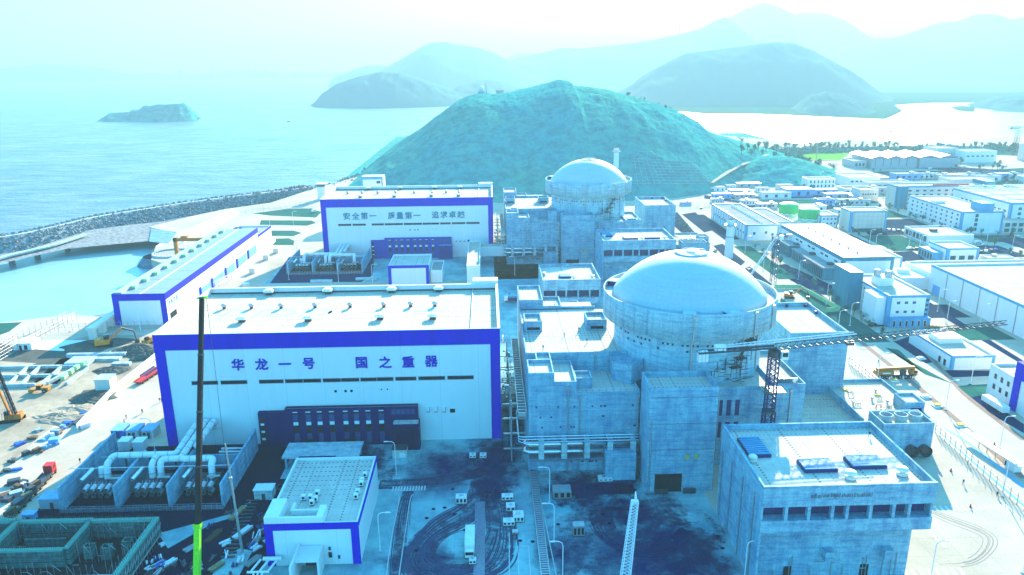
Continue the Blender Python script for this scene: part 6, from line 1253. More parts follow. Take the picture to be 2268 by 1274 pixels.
for x0,x1,y in ((230,330,606),(256,326,508),(330,420,500),(300,420,656),(340,520,735)):
    x=x0
    while x<x1: plant(x,y+random.uniform(-.6,.6),0,'small round street tree planted along a road of the right district','street trees of the right district',random.uniform(.35,.6)); x+=random.uniform(8,15)
# ============================================================= cranes
def lattice(m,a,b,w0,w1,n,r=.09,tri=False,up=Vector((0,0,1))):
    a=Vector(a); b=Vector(b); d=(b-a).normalized(); s=d.cross(up)
    s=s.normalized() if s.length>.1 else Vector((1,0,0)); u=s.cross(d).normalized()
    off=[(-1,-1),(1,-1),(1,1),(-1,1)] if not tri else [(-1,-.6),(1,-.6),(0,1)]
    def P(t,k): w=(w0+(w1-w0)*t)/2; return a+(b-a)*t+s*off[k][0]*w+u*off[k][1]*w
    N=len(off)
    for k in range(N): m.tube(P(0,k),P(1,k),r,r,4)
    for i in range(n):
        for k in range(N):
            k2=(k+1)%N; t0,t1=i/n,(i+1)/n
            m.tube(P(t0,k),P(t1,k2) if (i+k)%2 else P(t1,k2),r*.6,n=3,cap=False); m.tube(P(t0,k),P(t0,k2),r*.6,n=3,cap=False)
T=thing('tower_crane','large tower crane with a long horizontal jib and white counterweights in front of the dome','tower crane',(78.4,194.2,0)); mx,my=78.4,194.2
m=MB(); lattice(m,(mx,my,0),(mx,my,20.5),2.7,2.7,9,.24); m.build('lower_mast','mast_blue',T); m=MB(); lattice(m,(mx,my,20.5),(mx,my,37),2.3,2.3,11,.2); m.build('upper_mast','mast_blue',T)
MB().box(mx-1.5,mx+1.5,my-1.5,my+1.5,20.2,20.7).build('climbing_frame','dark_steel',T); m=MB().box(mx-2.6,mx+3.6,my-2.2,my+2.2,26.8,27); 
for k in range(8): m.tube((mx-2.6+k*.88,my-2.2,27),(mx-2.6+k*.88,my-2.2,28),.06,n=4)
m.build('tie_platform','dark_steel',T)
MB().lathe([(1.5,37),(1.7,37.6),(1.7,38.6),(1.2,39)],(mx,my),16).build('slewing_ring','dark_steel',T)
tip=Vector((151.5,206.5,41.2)); ctr=Vector((56.2,191.2,39.8)); base=Vector((mx,my,39.8)); jd=(tip-base).normalized()
m=MB(); lattice(m,base,tip,2.0,1.3,34,.115,True); m.build('jib','dark_steel',T); m=MB(); d=(ctr-base); 
for s in (-.9,.9): m.tube(base+Vector((0,s,0)),ctr+Vector((0,s,0)),.3,n=4)
for k in range(14): q=base+d*(k/13); m.tube(q+Vector((0,-.9,0)),q+Vector((0,.9,0)),.1,n=4); m.tube(q+Vector((0,-1,0)),q+Vector((0,-1,1.1)),.06,n=4)
m.tube(base+Vector((0,-1,1.1)),ctr+Vector((0,-1,1.1)),.06,n=4); m.build('counter_jib','dark_steel',T)
m=MB()
for s in (-.8,.8): m.tube(base+d*.7+Vector((0,s,1.2)),base+(tip-base)*.33+Vector((0,s,1.7)),.16,n=4)
for k in range(13): q=base+d*.7+(base+(tip-base)*.33-base-d*.7)*(k/12); m.tube(q+Vector((0,-.8,1.4)),q+Vector((0,.8,1.4)),.06,n=4)
m.build('catwalk','white_metal',T)
m=MB()
for k in range(3): q=ctr-d.normalized()*(.5+k*.95); m.box(q.x-.4,q.x+.4,q.y-.9,q.y+.9,q.z-2.6,q.z+.2)
m.build('counterweight','white_paint',T); q=base+d*.72; MB().box(q.x-1.5,q.x+1.5,q.y-.8,q.y+.8,q.z+.2,q.z+1.7).build('winch_house','white_metal',T)
m=MB(); m.mat(0).box(mx+1.3,mx+3.2,my-2.2,my-.4,36.8,39.2); m.mat(1).box(mx+1.5,mx+3.,my-2.25,my-2.2,37.6,38.8); m.build('cab','white_paint' and ['white_paint','black_glass'],T)
q=base+(tip-base)*.31; MB().box(q.x-1,q.x+1,q.y-.9,q.y+.9,q.z-1.6,q.z-.8).build('trolley','dark_steel',T)
def luffing(name_label,x,y,hm,az,el,L,mat='dark_steel',jm='white_metal',s=1.):
    T=thing('tower_crane',name_label,'tower crane',(x,y,0)); m=MB(); lattice(m,(x,y,0),(x,y,hm),2.6*s,2.4*s,max(6,int(hm/3)),.15*s); m.build('mast',mat,T); d=Vector((math.sin(R(az))*math.cos(R(el)),math.cos(R(az))*math.cos(R(el)),math.sin(R(el)))); b=Vector((x,y,hm+1)); m=MB(); lattice(m,b,b+d*L,1.8*s,1.0*s,int(L/2.4),.13*s,True); m.build('jib',jm,T)
    h=Vector((d.x,d.y,0)).normalized(); m=MB(); lattice(m,b,b-h*9*s,1.6*s,1.6*s,4,.13*s); m.build('counter_jib',mat,T); MB().box(b.x-h.x*8-1.4*s,b.x-h.x*8+1.4*s,b.y-h.y*8-1.2*s,b.y-h.y*8+1.2*s,hm-1.5,hm+1.5).build('counterweight','grey_steel_sheet',T); MB().box(x+1.*s,x+3.*s,y-2*s,y-.2,hm-.6,hm+1.8).build('cab','white_paint',T)
p=G(1712,622); H_=HT(1728,520,p.x,p.y); luffing('slim blue tower crane with its jib pointing down beside the workshop hall',p.x,p.y,H_-2,250,-52,25,'mast_blue')
p=G(2246,345); luffing('far tower crane beside the lagoon at the right edge',p.x,p.y,34,80,6,40,'dark_steel','grey_steel_sheet',1.6)
# mobile crane with a long black boom and lime green base section
T=thing('mobile_crane','mobile crane with a very long black telescopic boom and lime green lower section','mobile crane',(-68.4,146,0)); A=YP(436,1290,148); B=YP(447,659,167); D=B-A; A=A-D*(A.z-2.6)/D.z; D=B-A
s=YP(438,1165,150+0); k=.30
tt=None
for i in range(400):
    q=A+D*(i/400); dq=q-CP; zz=dq.dot(_w); yy=PY0-F*dq.dot(_u)/zz
    if yy<1165: tt=i/400; break
def beam(m,a,b,w,h): 
    a=Vector(a); b=Vector(b); d=(b-a).normalized(); s=d.cross(Vector((0,1,0))).normalized(); u=s.cross(d).normalized(); P=[]
    for q in (a,b):
        for i,j in ((-1,-1),(1,-1),(1,1),(-1,1)): P.append(q+s*i*w/2+u*j*h/2)
    n=len(m.v); m.v+=[tuple(p) for p in P]
    for f in ((0,1,5,4),(1,2,6,5),(2,3,7,6),(3,0,4,7),(4,5,6,7),(3,2,1,0)): m.f.append(tuple(n+i for i in f)); m.mi.append(m.k)
m=MB(); beam(m,A,A+D*tt,1.25,1.5); 
for k in range(7): q=A+D*(tt*(k+.5)/7); m.mat(1).tube(q+Vector((0,-.78,0)),q+Vector((0,-.74,0)),.12,n=8)
m.build('base_section',['lime_paint','black_paint'],T); q=A+D*tt; m=MB(); beam(m,q-D.normalized()*.4,q+D.normalized()*.4,1.6,1.8); m.build('collar','lime_paint',T)
for i,(a,b,w) in enumerate(((0,.26,1.1),(.26,.5,1.02),(.5,.75,.95),(.75,1,.88))): m=MB(); beam(m,A+D*(tt+(1-tt)*a),A+D*(tt+(1-tt)*b),w,w*1.15); m.build('boom_section','black_paint',T); m=MB(); qq=A+D*(tt+(1-tt)*b); beam(m,qq-D.normalized()*.25,qq+D.normalized()*.1,w*1.12,w*1.3); m.build('boom_collar','dark_steel',T)
m=MB(); beam(m,B,B+Vector((1.3,-.3,.1)),.5,.5); beam(m,B,B+Vector((-1.1,-.3,-.1)),.4,.4); m.build('boom_head','lime_paint',T)
MB().tube(B+Vector((1.2,-.5,0)),Vector((B.x+1.0,B.y-.8,10)),.05,n=4).build('hoist_rope','dark_steel',T)
MB().box(A.x-1.5,A.x+1.5,A.y-6,A.y+5,.9,2.2).build('carrier','lime_paint',T); MB().box(A.x-1.4,A.x+1.4,A.y-4,A.y+2,2.2,3.6).build('superstructure','lime_paint',T)
for kx in (-1.3,1.3):
    for ky in (-5,-3,2,4): MB().tube((A.x+kx-.25,A.y+ky,.7),(A.x+kx+.25,A.y+ky,.7),.7,n=14).build('wheel','rubber',T)
# white lattice boom at the bottom edge
A=YP(1382,1300,136); B=YP(1406,1112,148); T=thing('crane_boom','white lattice crane boom rising from below the frame over the dark right yard','crane boom',(A.x,A.y,A.z)); m=MB(); lattice(m,A,B,1.9,1.35,26,.11,False,Vector((0,-1,.3))); m.build('lattice_boom','white_metal',T); tp=YP(1408,1089,149.5); m=MB(); m.tube(B,tp,.16,n=5); m.tube(B+Vector((.5,0,0)),tp,.12,n=5); m.box(B.x-.8,B.x+.8,B.y-.5,B.y+.5,B.z-.4,B.z+.4); m.build('boom_tip','white_metal',T)
m=MB(); lattice(m,A-(B-A).normalized()*0,A-(B-A).normalized()*22,1.9,1.9,14,.11,False,Vector((0,-1,.3))); m.build('boom_root','white_metal',T)
# yellow davit on the terrace
for dy,l in ((0,'yellow davit hoist on the terrace between the polygon stair tower and the dome'),):
    T=thing('davit_hoist',l,'hoist',(49.5,213,24.4)); MB().box(48.9,49.8,212.6,213.4,24.4,29.2).build('post','yellow_paint',T); MB().box(45.6,49.8,212.5,213.5,29.2,30.4).build('arm','yellow_paint',T); MB().box(45.2,48,212.3,213.7,28.6,30.1).build('hoist_body','yellow_paint',T)
# ============================================================= vehicles
def wheels(T,pts,r,w,ax=Vector((1,0,0)),n=14):
    for p in pts: p=Vector(p); m=MB(); m.mat(0).tube(p-ax*w/2,p+ax*w/2,r,n=n); m.mat(1).tube(p-ax*(w/2+.03),p+ax*(w/2+.03),r*.45,n=8); m.build('wheel',['rubber','galvanised'],T)
# truck crane: along x from 145.7 to 160.6
x0,y0=145.5,262.4; T=thing('truck_crane','orange yellow truck crane parked on the sunlit road with its boom folded','truck crane',(153,263.5,0)); MB().box(x0+.5,x0+15,y0-1.3,y0+1.3,.9,1.7).build('chassis','dark_steel',T)
wheels(T,[(x0+k,y0+s*1.25,.72) for k in (2.,3.8,7.,8.8,11,12.8) for s in (-1,1)],.72,.5,Vector((0,1,0)))
MB().prism([(x0+13,y0-1.3),(x0+15.4,y0-1.3),(x0+15.4,y0+1.3),(x0+13,y0+1.3)],1.4,3.2).build('driver_cab','gold_paint',T); MB().box(x0+14,x0+15.3,y0-1.34,y0-1.3,2.2,3.).build('side_window','black_glass',T)
MB().box(x0+1.,x0+6.4,y0-1.3,y0+1.3,1.7,3.1).build('superstructure','gold_paint',T); MB().box(x0+9,x0+11,y0-1.45,y0-.2,1.8,3.4).build('crane_cab','dark_steel',T)
m=MB(); m.obox((x0+7.6,y0+.3,3.1),(1,0,.03),14.5,1.2,1.1); m.build('boom','gold_paint',T); m=MB().box(x0-.2,x0+2,y0-1.2,y0+1.2,1.6,3.); m.tube((x0+.4,y0-1.4,1.9),(x0+.4,y0+1.4,1.9),.7,n=12); m.build('counterweight','gold_paint',T)
for k in (1.,5.4,9.9,14.2): MB().box(x0+k-.2,x0+k+.2,y0-1.9,y0-1.3,.1,1.3).build('outrigger','white_metal',T)
MB().box(x0+2.,x0+5.,y0-1.36,y0-1.3,2.1,2.6).build('stripe','white_metal',T)
def excavator(p,az,label,col,s=1.,arm=True):
    T=thing('excavator',label,'excavator',p); d=Vector((math.sin(R(az)),math.cos(R(az)),0)); n=Vector((d.y,-d.x,0)); p=Vector(p)
    for k in (-1,1): m=MB(); m.obox(p+n*k*1.15*s,d,4.2*s,.6*s,.85*s); m.build('track','rubber',T)
    m=MB(); m.obox(p+Vector((0,0,.9*s))-d*.4*s,d,3.6*s,2.6*s,1.1*s); m.obox(p+Vector((0,0,2.*s))-d*1.3*s,d,1.5*s,2.4*s,.5*s); m.build('body',col,T); m=MB(); m.obox(p+Vector((0,0,2.*s))+d*.7*s-n*.7*s,d,1.4*s,1.1*s,1.2*s); m.build('cab','black_glass',T)
    if arm:
        a=p+Vector((0,0,1.8*s))+d*1.4*s; b=a+d*3.6*s+Vector((0,0,3.*s)); c=b+d*2.8*s+Vector((0,0,-1.2*s)); e=c+d*.5*s+Vector((0,0,-2.6*s)); m=MB(); beam(m,a,b,.45*s,.7*s); m.build('boom','orange_paint',T); m=MB(); beam(m,b,c,.38*s,.55*s); beam(m,c,e,.32*s,.45*s); m.build('stick','dark_steel',T); m=MB(); m.obox(e+Vector((0,0,-.9*s)),d,1.2*s,1.2*s,.9*s); m.build('bucket','dark_steel',T)
    return T
zc5=lambda a,b:(a*.1884,700+b*.1884)
excavator(G(*zc5(1230,360)),70,'yellow excavator with raised arm at the upper edge of the earthworks','yellow_paint',1.55)
p=G(*zc5(1735,335)); excavator(p,200,'small yellow loader near the corner of the near turbine hall','yellow_paint',1.15,False)
p=G(1748,660); excavator(p,100,'small red excavator on the sunlit plot right of the large dome','orange_paint',1.1)
# road roller
p=G(*zc5(480,893)); T=thing('road_roller','tan road roller beside the unfinished basement','road roller',p); q=p
MB().tube((q.x-3.1,q.y-1.1,.8),(q.x-3.1,q.y+1.1,.8),.8,n=18).build('drum','gold_paint',T); m=MB().box(q.x-3.6,q.x-1,q.y-1.2,q.y+1.2,.9,1.5); m.build('front_frame','yellow_paint',T); MB().box(q.x-1,q.x+.8,q.y-.9,q.y+.9,1.,2.8).build('cab','black_glass',T); MB().box(q.x-1.1,q.x+.9,q.y-1,q.y+1,2.8,3).build('cab_roof','yellow_paint',T); MB().box(q.x+.8,q.x+3.4,q.y-1.,q.y+1.,.9,2.1).build('engine_hood','yellow_paint',T); wheels(T,[(q.x+2,q.y-1.1,.8),(q.x+2,q.y+1.1,.8)],.8,.5,Vector((0,1,0)))
# drill rig
p=G(28,932); T=thing('drill_rig','orange and black piling rig with a tilted mast at the left edge','drill rig',p)
for k in (-1.6,1.6): m=MB(); m.obox(p+Vector((0,k,0)),(1,.25,0),6.4,.8,1.); m.build('track','rubber',T)
m=MB(); m.obox(p+Vector((.8,0,1)),(1,.25,0),5,3.,1.8); m.build('body','gold_paint',T); m=MB(); m.obox(p+Vector((-.6,-1.2,2.6)),(1,.25,0),1.6,1.3,1.5); m.build('cab','black_glass',T)
tp=YP(-14,800,p.y); m=MB(); lattice(m,p+Vector((1.8,-.4,1)),tp,1.,.8,12,.16); m.build('mast','dark_steel',T); m=MB(); beam(m,p+Vector((.2,-.6,1.6)),p.lerp(tp,.62)+Vector((-1.2,-.5,0)),.6,.6); m.build('support_arm','gold_paint',T); m=MB().tube(p+Vector((2.4,-.8,.3)),tp+Vector((.6,-.4,-1)),.32,n=8); m.build('kelly_bar','black_paint',T)
for k in range(5): m=MB(); m.tube(p+Vector((-2+k*.9,-2.2,1.2)),p+Vector((-1.6+k*.9,-2.2,3.8+.4*k)),.1,n=4); m.build('hose','dark_steel',T)
# low loaders by the hoarding
def lowbed(p,q,label,col,cab=None):
    T=thing('low_loader',label,'trailer',p); d=(q-p); L=d.length; d.normalize(); n=Vector((-d.y,d.x,0)); m=MB(); m.obox(p+d*L/2+Vector((0,0,.9)),d,L,2.8,.35); m.build('deck',col,T); m=MB()
    for s in (-1.3,1.3): m.obox(p+d*L/2+n*s+Vector((0,0,1.25)),d,L,.2,.3)
    m.build('side_rail',col,T)
    k=0
    while k*1.5<L*.7: wheels(T,[p+d*(L*.12+k*1.5)+n*s+Vector((0,0,.5)) for s in (-1.2,1.2)],.5,.5,n,10); k+=2
    if cab: m=MB(); m.obox(q+d*1.7+Vector((0,0,.9)),d,2.6,2.5,2.4); m.build('cab',cab,T); m=MB(); m.obox(q+d*3.02+Vector((0,0,2.)),d,.06,2.1,1.); m.build('windscreen','black_glass',T); m=MB(); m.obox(q+d*1.7+Vector((0,0,2.1)),d,1.2,2.56,.8); m.build('side_window','black_glass',T); wheels(T,[q+d*k+n*s+Vector((0,0,.55)) for s in (-1.15,1.15) for k in (2.2,-.6)],.55,.4,n,12)
    return T
lowbed(G(*zc5(1620,812)),G(*zc5(1880,640)),'red low loader trailer standing along the white hoarding','red_paint'); lowbed(G(*zc5(1690,742)),G(*zc5(1850,630)),'dark second low loader parked close to the hoarding','mast_blue')
zs=lambda a,b:(a*.30923,880+b*.30923)
lowbed(G(*zs(70,870)),G(*zs(345,570)),'long dark low loader with a red cab on the lower left road','dark_steel','red_paint')
random.seed(15)
for i in range(7): q=G(*zs(80+i*30,862-i*33)); tag(MB().obox(q+Vector((0,0,1.26)),(.3,1,0),random.uniform(1.5,3.4),random.uniform(.8,2.),random.uniform(.5,1.4)).build('steel_bundle',['rebar','wood','dark_steel'][i%3],org=q),'bundle of rusty or wooden parts riding on the long low loader','load',group='loads on the long low loader')
# cars, vans, trucks
def car(p,az,label,col='white_paint',L=4.6,kind='car',grp=None):
    T=thing(kind,label,kind,p,grp); d=Vector((math.sin(R(az)),math.cos(R(az)),0)); n=Vector((-d.y,d.x,0)); p=Vector(p); h=1.5 if kind=='car' else 2.2
    m=MB(); w=.92; prof=[(-L/2,.35),(-L/2,.95),(-L*.36,1.02),(-L*.27,h),(L*.12,h),(L*.27,.98),(L/2,.85),(L/2,.35)] if kind=='car' else [(-L/2,.4),(-L/2,h),(L*.36,h),(L/2,1.2),(L/2,.4)]
    A=[p+d*x-n*w+Vector((0,0,z)) for x,z in prof]; B=[p+d*x+n*w+Vector((0,0,z)) for x,z in prof]; N=len(prof)
    m.poly(*A); m.poly(*B[::-1])
    for i in range(N): j=(i+1)%N; m.poly(A[j],A[i],B[i],B[j])
    m.build('body',col,T); m=MB(); 
    for s in (-1,1): m.obox(p+d*(-L*.07)+n*s*(w+.005)+Vector((0,0,1.02)),d,L*.36,.03,.36)
    m.obox(p+d*(L*.2 if kind=='car' else L*.43)+Vector((0,0,1.08)),d,.3,1.6,.34); m.build('window','black_glass',T)
    for s in (-1,1):
        for k in (-.31,.31): q=p+d*L*k+n*s*.85+Vector((0,0,.34)); m=MB().tube(q-n*.12,q+n*.12,.34,n=10); m.build('wheel','rubber',T)
    return T
for a,b,az,l,c,k in ((1932,722,60,'dark car on the side road below the white office','dark_steel','car'),(2165,540,80,'white van in a row near the canteen','white_paint','van'),(2180,545,80,'silver car in a row near the canteen','galvanised','car'),(2150,537,80,'blue car in a row near the canteen','blue_paint','car'),(2015,552,70,'white car in front of the canteen forecourt','white_paint','car'),(2030,553,70,'dark car in front of the canteen forecourt','dark_steel','car'),(1553,462,20,'dark car on the lawn road right of the farther reactor','dark_steel','car'),(2240,522,40,'dark van by the office court','dark_steel','van'),(1850,520,30,'white van by the green tanks','white_paint','van'),(1865,523,30,'silver car by the green tanks','galvanised','car'),(696,470,25,'white van beside the farther hall corner','white_paint','van'),(2060,375,60,'white van on the road near the sports hall','white_paint','van')):
    car(G(a,b),az,l,c,5. if k=='van' else 4.6,k)
random.seed(17)
for j,(a0,b0,a1,b1,n,az,l) in enumerate(((1915,507,2000,513,9,20,'in the lot beside the cube building'),(2130,566,2205,555,8,30,'in the lot before the office court'),(1770,458,1870,455,9,20,'in the lot behind the long store'),(2030,436,2098,426,7,20,'in the lot by the office slab'))):
    for k in range(n): t=k/(n-1); car(G(a0+(a1-a0)*t,b0+(b1-b0)*t),az,'parked car '+l,['white_paint','galvanised','dark_steel','blue_paint','white_paint'][random.randrange(5)],4.6,'car','cars parked '+l)
p=G(1142,668); T=thing('fire_truck','dark truck with a red box standing between the hall and the small louvre block','truck',p); MB().box(p.x-4,p.x+1,p.y-1.3,p.y+1.3,.8,2.4).build('bed','mast_blue',T); MB().box(p.x+1,p.x+4,p.y-1.3,p.y+1.3,.8,3.4).build('box','red_paint',T); MB().box(p.x-5.8,p.x-4,p.y-1.25,p.y+1.25,.7,2.8).build('cab','white_paint',T); wheels(T,[(p.x+k,p.y-1.1,.5) for k in (-4.8,-.5,2,3.2)],.5,.4,Vector((0,1,0)))
p=G(2207,907); T=thing('parked_trailer','white trailer on the dark verge beside the corner office','trailer',p); m=MB(); d=G(2185,893)-p; m.obox(p+d*.2+Vector((0,0,.8)),d,11,2.4,2.); m.build('box','white_paint',T); wheels(T,[p+d.normalized()*k+Vector((0,0,.45)) for k in (-3,-1.8,3.5)],.45,2.2,Vector((-d.y,d.x,0)).normalized())
p=G(2243,1040); q=G(2165,990); T=thing('guard_booth','white guard booth at the end of the long white canopy','booth',p); d=(q-p); m=MB(); m.obox(p+Vector((0,0,0)),d,3.4,2.6,2.8); m.build('wall','white_paint',T); m=MB(); m.obox(p+d.normalized()*1.5+Vector((0,0,.7)),d,.5,2.7,1.5); m.build('window','black_glass',T); m=MB(); m.obox(p+Vector((0,0,2.8)),d,3.8,3,.15); m.build('roof','white_metal',T)
tag(MB().obox((p+d*.62)+Vector((0,0,2.6)),d,24,2.6,.25).build('walkway_canopy','white_metal',org=p+d*.6),'long narrow white walkway canopy beside the guard booth','canopy')
for i in range(4): q=p+d*(.25+i*.24); tag(MB().box(q.x-.1,q.x+.1,q.y-.1,q.y+.1,0,2.6).build('canopy_post','galvanised',org=q),'thin grey post holding up the long white walkway canopy','post',group='posts of the walkway canopy')
for a,b,l in ((2040,765,'pallet of brown boxes on the road by the warehouse'),): 
    p=G(2052,725)
    for k in range(4): tag(MB().box(p.x-.7+k*1.5,p.x+.5+k*1.5,p.y-.6-k*.5,p.y+.6-k*.5,0,1.1).build('goods_pallet','wood',org=p+Vector((k*1.5,0,0))),'brown loaded pallet in the short row beside the white office','pallet',group='row of brown pallets beside the white office')
# ============================================================= street lamps
def lamp_proto(h=11.,two=False):
    T=thing('street_lamp',None,None,(0,0,0)); m=MB().box(-.35,.35,-.35,.35,0,.25); m.build('base','pale_concrete',T); m=MB().path([(0,0,.2),(0,0,h-1.2),(.25,0,h-.4),(.9,0,h-.05),(2.2,0,h)],.11,6); m.build('pole','white_metal',T); MB().prism([(1.9,-.18),(3.1,-.14),(3.1,.14),(1.9,.18)],h-.08,h+.1,bottom=True).build('lamp_head','white_metal',T); return T
LP=lamp_proto(); lu=[False]
LL=[(2094,908,0,'beside the low annex fan house'),(2214,994,0,'nearest to the guard booth on the sunlit road'),(2220,1100,0,'inside the yard security fence'),(2170,725,0,'at the kerb under the jib tip'),(1943,842,0,'just right of the truck crane'),(2150,850,0,'on the tip of the green verge'),(1882,722,0,'at the road corner under the white office'),(2076,690,0,'in front of the warehouse wall'),(2096,718,0,'second along the warehouse wall'),(878,1053,180,'beside the pale kiosk in the front yard'),(842,1222,0,'by the right wall of the switch building'),(1217,1114,180,'topmost along the ladder trench'),(1227,1200,180,'middle one along the ladder trench'),(1246,1290,180,'lowest along the ladder trench'),(1648,1290,0,'at the front left corner of the louvre bay block'),(343,998,180,'among the blue cabins left of the hall'),(530,960,180,'against the white front of the near hall'),(1213,630,180,'between the halls and the small louvre block'),(1224,648,180,'left of the small louvre block'),(1140,610,180,'behind the near hall end'),(640,620,0,'before the farther transformer bays'),(750,625,0,'right before the farther transformer bays'),(825,628,0,'left of the farther switch building'),(658,570,0,'on the road left of the farther bays'),(650,500,0,'beside the two oval lawns'),(600,520,0,'near the filter building'),(560,470,0,'on the coast road curve'),(155,735,0,'by the basin corner fence'),(312,735,0,'before the pump house gable'),(335,718,0,'at the pump house corner'),(1690,600,0,'on the road beside the vent stack'),(1650,560,0,'second on the road beyond the vent stack'),(1600,500,0,'beside the long white store'),(1768,620,0,'near the slim blue crane'),(1830,675,0,'at the pale green site fence'),(1855,740,0,'on the kerb beside the bare concrete box'),(1925,545,0,'left in front of the cube building'),(1938,556,0,'right in front of the cube building'),(2013,545,0,'before the canteen glass front'),(2035,560,0,'second before the canteen glass front'),(2183,550,0,'on the office forecourt'),(2240,560,0,'right on the office forecourt'),(2060,470,0,'between the office slab and the four storey office'),(1815,405,0,'beside the white box building'),(1935,440,0,'by the crossroads'),(1645,640,0,'behind the dome on the road'),(2265,1270,0,'at the lower right corner'),(2060,1290,0,'at the bottom edge right of the louvre bay block')]
for a,b,az,l in LL:
    p=G(a,b); o=LP if not lu[0] else copy_tree(LP); lu[0]=True; o.location=p; o.rotation_euler[2]=R(az); tag(o,'white curved street lamp '+l,'street lamp','white street lamps')
for a,b,t_,l in ((1745,345,312,'leftmost floodlight mast of the sports pitch'),(1808,352,303,'second floodlight mast of the sports pitch'),(1910,335,289,'tallest floodlight mast behind the sports hall'),(1990,335,304,'floodlight mast rightmost of the four')):
    p=G(a,b); h=HT(a,t_,p.x,p.y); T=thing('floodlight_mast',l,'floodlight',p); MB().tube(p,(p.x,p.y,h),.45,.25,6).build('pole','galvanised',T); MB().box(p.x-2.2,p.x+2.2,p.y-.3,p.y+.3,h,h+2.2).build('lamp_panel','galvanised',T)
for a,b,t_,l in ((1051+0,0,0,''),):
    pass
# small lawn walls, pipes in front of the pump yard
for i,(a,b) in enumerate(((545,640),(560,605),(590,575),(612,560))): p=G(a,b); T=thing('pump_cabinet','white cabinet '+('nearest','second','third','farthest')[i]+' along the pump house yard fence','cabinet',p,'cabinets along the pump house yard'); MB().box(p.x-1.6,p.x+1.6,p.y-1.3,p.y+1.3,0,3).build('body','cream_panel',T); MB().box(p.x-1.8,p.x+1.8,p.y-1.5,p.y+1.5,3,3.2).build('lid','white_metal',T)
p=G(735,640)
for i,(x,y,w,d,h,l) in enumerate(((-46,411,20,11,5.5,'lower building with a framed front beside the farther switch building'),(-58,403,14,10,6,'farther white switch building with blue border seen over the near hall roof'))):
    pass
T=bldg('switch_building','farther white switch building with blue border behind the near hall roof',-55,-33,402,428,11,'white_panel','block_roof','blue_panel',1.5,1.6,.9); T=bldg('side_block','small white block attached right of the farther switch building',-32.5,-26,406,428,7,'white_panel','grey_roof',None)
T=bldg('covered_bridge','white covered walkway building with sunlit roof right of the farther switch building',-12,-5,392,452,13,'white_panel','hall_roof',None); MB().box(-5,18,446,452,4.5,10.5).build('cross_wing','white_panel',T); MB().box(-5,18,446,452,10.5,10.8).build('wing_roof','hall_roof',T)
for a,b,l in ((700,625,'left'),(800,620,'right')):
    p=G(a,b); tag(MB().box(p.x-3,p.x+9,p.y-1,p.y+1,0,1.2).build('pipe_duct_cover','pale_concrete',org=p),l+' low pale duct block in front of the farther transformer bays','duct block')
# ============================================================= people
def person_proto(shirt,pants,seed,arm=0.):
    me=bpy.data.meshes.new('person'); V_=[(0,0,.93),(0,0,1.15),(0,0,1.38),(0,0,1.5),(0,0.01,1.62),(0,0,1.74),(-.19,0,1.42),(-.25,-.02,1.16),(-.24,-.1-arm,.93),(.19,0,1.42),(.25,.02,1.16),(.24,-.08,.93),(-.1,0,.88),(-.12,-.06-.1,.48),(-.12,.02-.1,.08),(-.12,-.14-.1,.04),(.1,0,.88),(.11,.08,.48),(.11,.2,.09),(.11,.06,.04)]
    E_=[(0,1),(1,2),(2,3),(3,4),(4,5),(2,6),(6,7),(7,8),(2,9),(9,10),(10,11),(0,12),(12,13),(13,14),(14,15),(0,16),(16,17),(17,18),(18,19)]
    me.from_pydata(V_,E_,[]); o=bpy.data.objects.new('person',me); COL.objects.link(o); md=o.modifiers.new('s','SKIN'); md.use_smooth_shade=True
    rad=[.16,.15,.17,.07,.1,.09,.075,.055,.045,.075,.055,.045,.095,.07,.055,.05,.095,.07,.055,.05]
    for i,r in enumerate(rad): me.skin_vertices[0].data[i].radius=(r,r*.8)
    me.skin_vertices[0].data[0].use_root=True; o.modifiers.new('d','SUBSURF').levels=1
    dg=bpy.context.evaluated_depsgraph_get(); dg.update(); nm=bpy.data.meshes.new_from_object(o.evaluated_get(dg)); bpy.data.objects.remove(o)
    for k in (shirt,pants,'skin','orange_paint'): nm.materials.append(MATS[k])
    for p in nm.polygons: z=p.center.z; p.material_index=1 if z<.92 else (3 if z>1.7 else (2 if z>1.5 else 0)); p.use_smooth=True
    return nm
PM=[person_proto('cloth_blue','cloth_dark',1),person_proto('cloth_orange','cloth_blue',2,.1),person_proto('cloth_dark','cloth_dark',3,.15)]
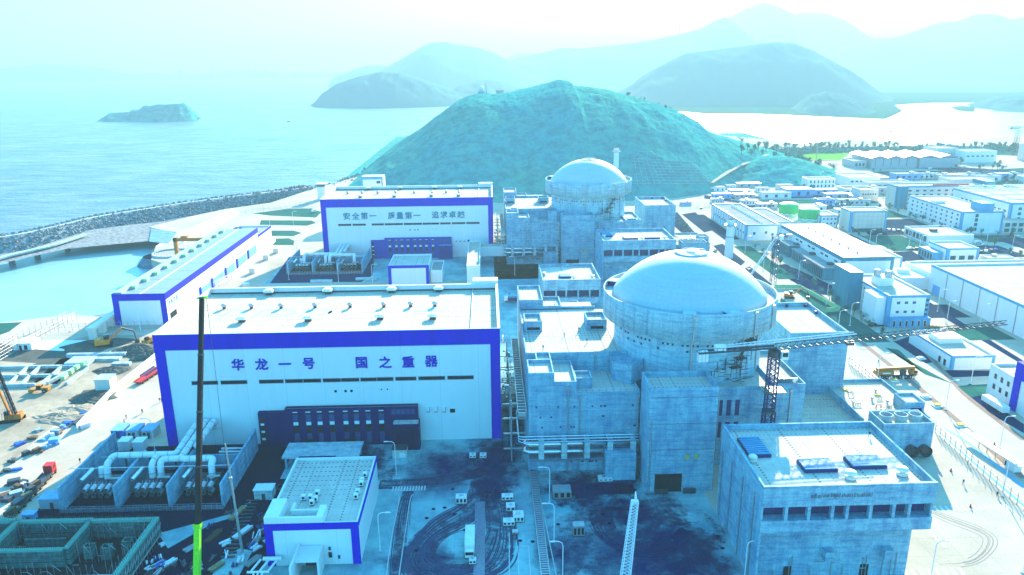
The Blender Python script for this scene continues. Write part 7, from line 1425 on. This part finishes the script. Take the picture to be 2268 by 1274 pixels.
PP=[(*zc5(1878,1010),0,2,'left of two people walking on the road left of the hall'),(*zc5(1900,1012),0,2,'right of two people walking on the road left of the hall'),(*zc5(1675,1140),0,0,'person walking alone on the road below the two walkers'),(*zc5(1487,1210),0,1,'person in orange vest near the blue cabins'),(*zc5(1463,1258),0,0,'person standing at the edge of the cabin yard'),(*zs(1020,115),0,0,'person on the lower road before the cabins'),(*zs(285,750),0,2,'person walking beside the long low loader'),(*zs(25,745),0,0,'person at the left edge among the material piles'),(*zs(575,470),0,2,'person beside the left fire wall'),(1925,968,24.5,0,'person standing on the sunlit roof of the louvre bay block'),(1282,735,29.9,0,'person on the large sunlit roof left of the dome'),(1250,745,29.9,0,'person bending on the large sunlit roof left of the dome, left one'),(1203,775,29.9,2,'person near the front edge of the large sunlit roof'),(1300,760,29.9,2,'person at the shaded corner of the large sunlit roof'),(2133,1073,0,0,'person walking on the sunlit yard behind the louvre bay block'),(2143,1030,0,1,'person by the security fence of the right yard'),(1290,655,0,2,'person on the floor beside the small louvre block'),(1128,655,0,0,'person near the dark truck between the buildings'),(1120,650,0,2,'second person near the dark truck between the buildings'),(2208,1100,0,2,'person loading a cart beside the right security fence'),(1750,650,0,2,'worker on the sunlit plot right of the dome'),(1945,805,0,0,'person standing at the front of the truck crane'),(1488,1210,0,2,'person standing on the dark right yard')]
for i,(a,b,z,k,l) in enumerate(PP):
    p=G(a,b,z); o=bpy.data.objects.new('person',PM[k]); COL.objects.link(o); o.location=p; o.rotation_euler[2]=R(i*73); tag(o,l if l.startswith(('person','worker','second','left','right')) else l,'person')
# cones, pallets and covers on the right yard
def cone(p,l): T=thing('traffic_cone',l,'traffic cone',p); MB().lathe([(.28,.05),(.1,1.),(0,1.)],(p.x,p.y),10).build('cone','red_paint',T); MB().box(p.x-.32,p.x+.32,p.y-.32,p.y+.32,0,.06).build('base','black_paint',T)
cone(G(2149,1124),'red traffic cone on the sunlit yard right of the louvre bay block'); cone(G(2202,986),'red traffic cone beside the guard booth road'); cone(G(2106,1044),'small red cone behind the louvre bay block')
for a,b,l in ((2126,944,'yellow lidded hatch on the road beside the yard fence'),(2075,900,'yellow lidded hatch nearest to the fan house'),(2040,795,'white lidded hatch on the verge beside the guard office'),(1980,844,'yellow lidded hatch in front of the truck crane'),(2050,880,'pale lidded hatch behind the annex stair house')):
    p=G(a,b); T=thing('hatch_cover',l,'hatch',p); MB().box(p.x-1.5,p.x+1.5,p.y-1.2,p.y+1.2,0,.5).build('kerb','white_paint',T); MB().box(p.x-1,p.x+1,p.y-.8,p.y+.8,.5,.9).build('lid','yellow_line' if 'yellow' in l else 'white_metal',T)
for a,b in ((1003,1084),(1006,1140),(960,1128),(985,1125),(1030,1175),(1152,1198),(1180,1200),(922,1220),(945,1148),(1236,1162),(1350,1160),(1335,1140),(1600,1215),(1590,1188)):
    p=G(a,b); mb=MB().lathe([(.55,.07),(0,.075)],(p.x,p.y),12); struct('manhole_cover',mb,'oily_dirt')
for o in list(bpy.data.curves): bpy.data.curves.remove(o)
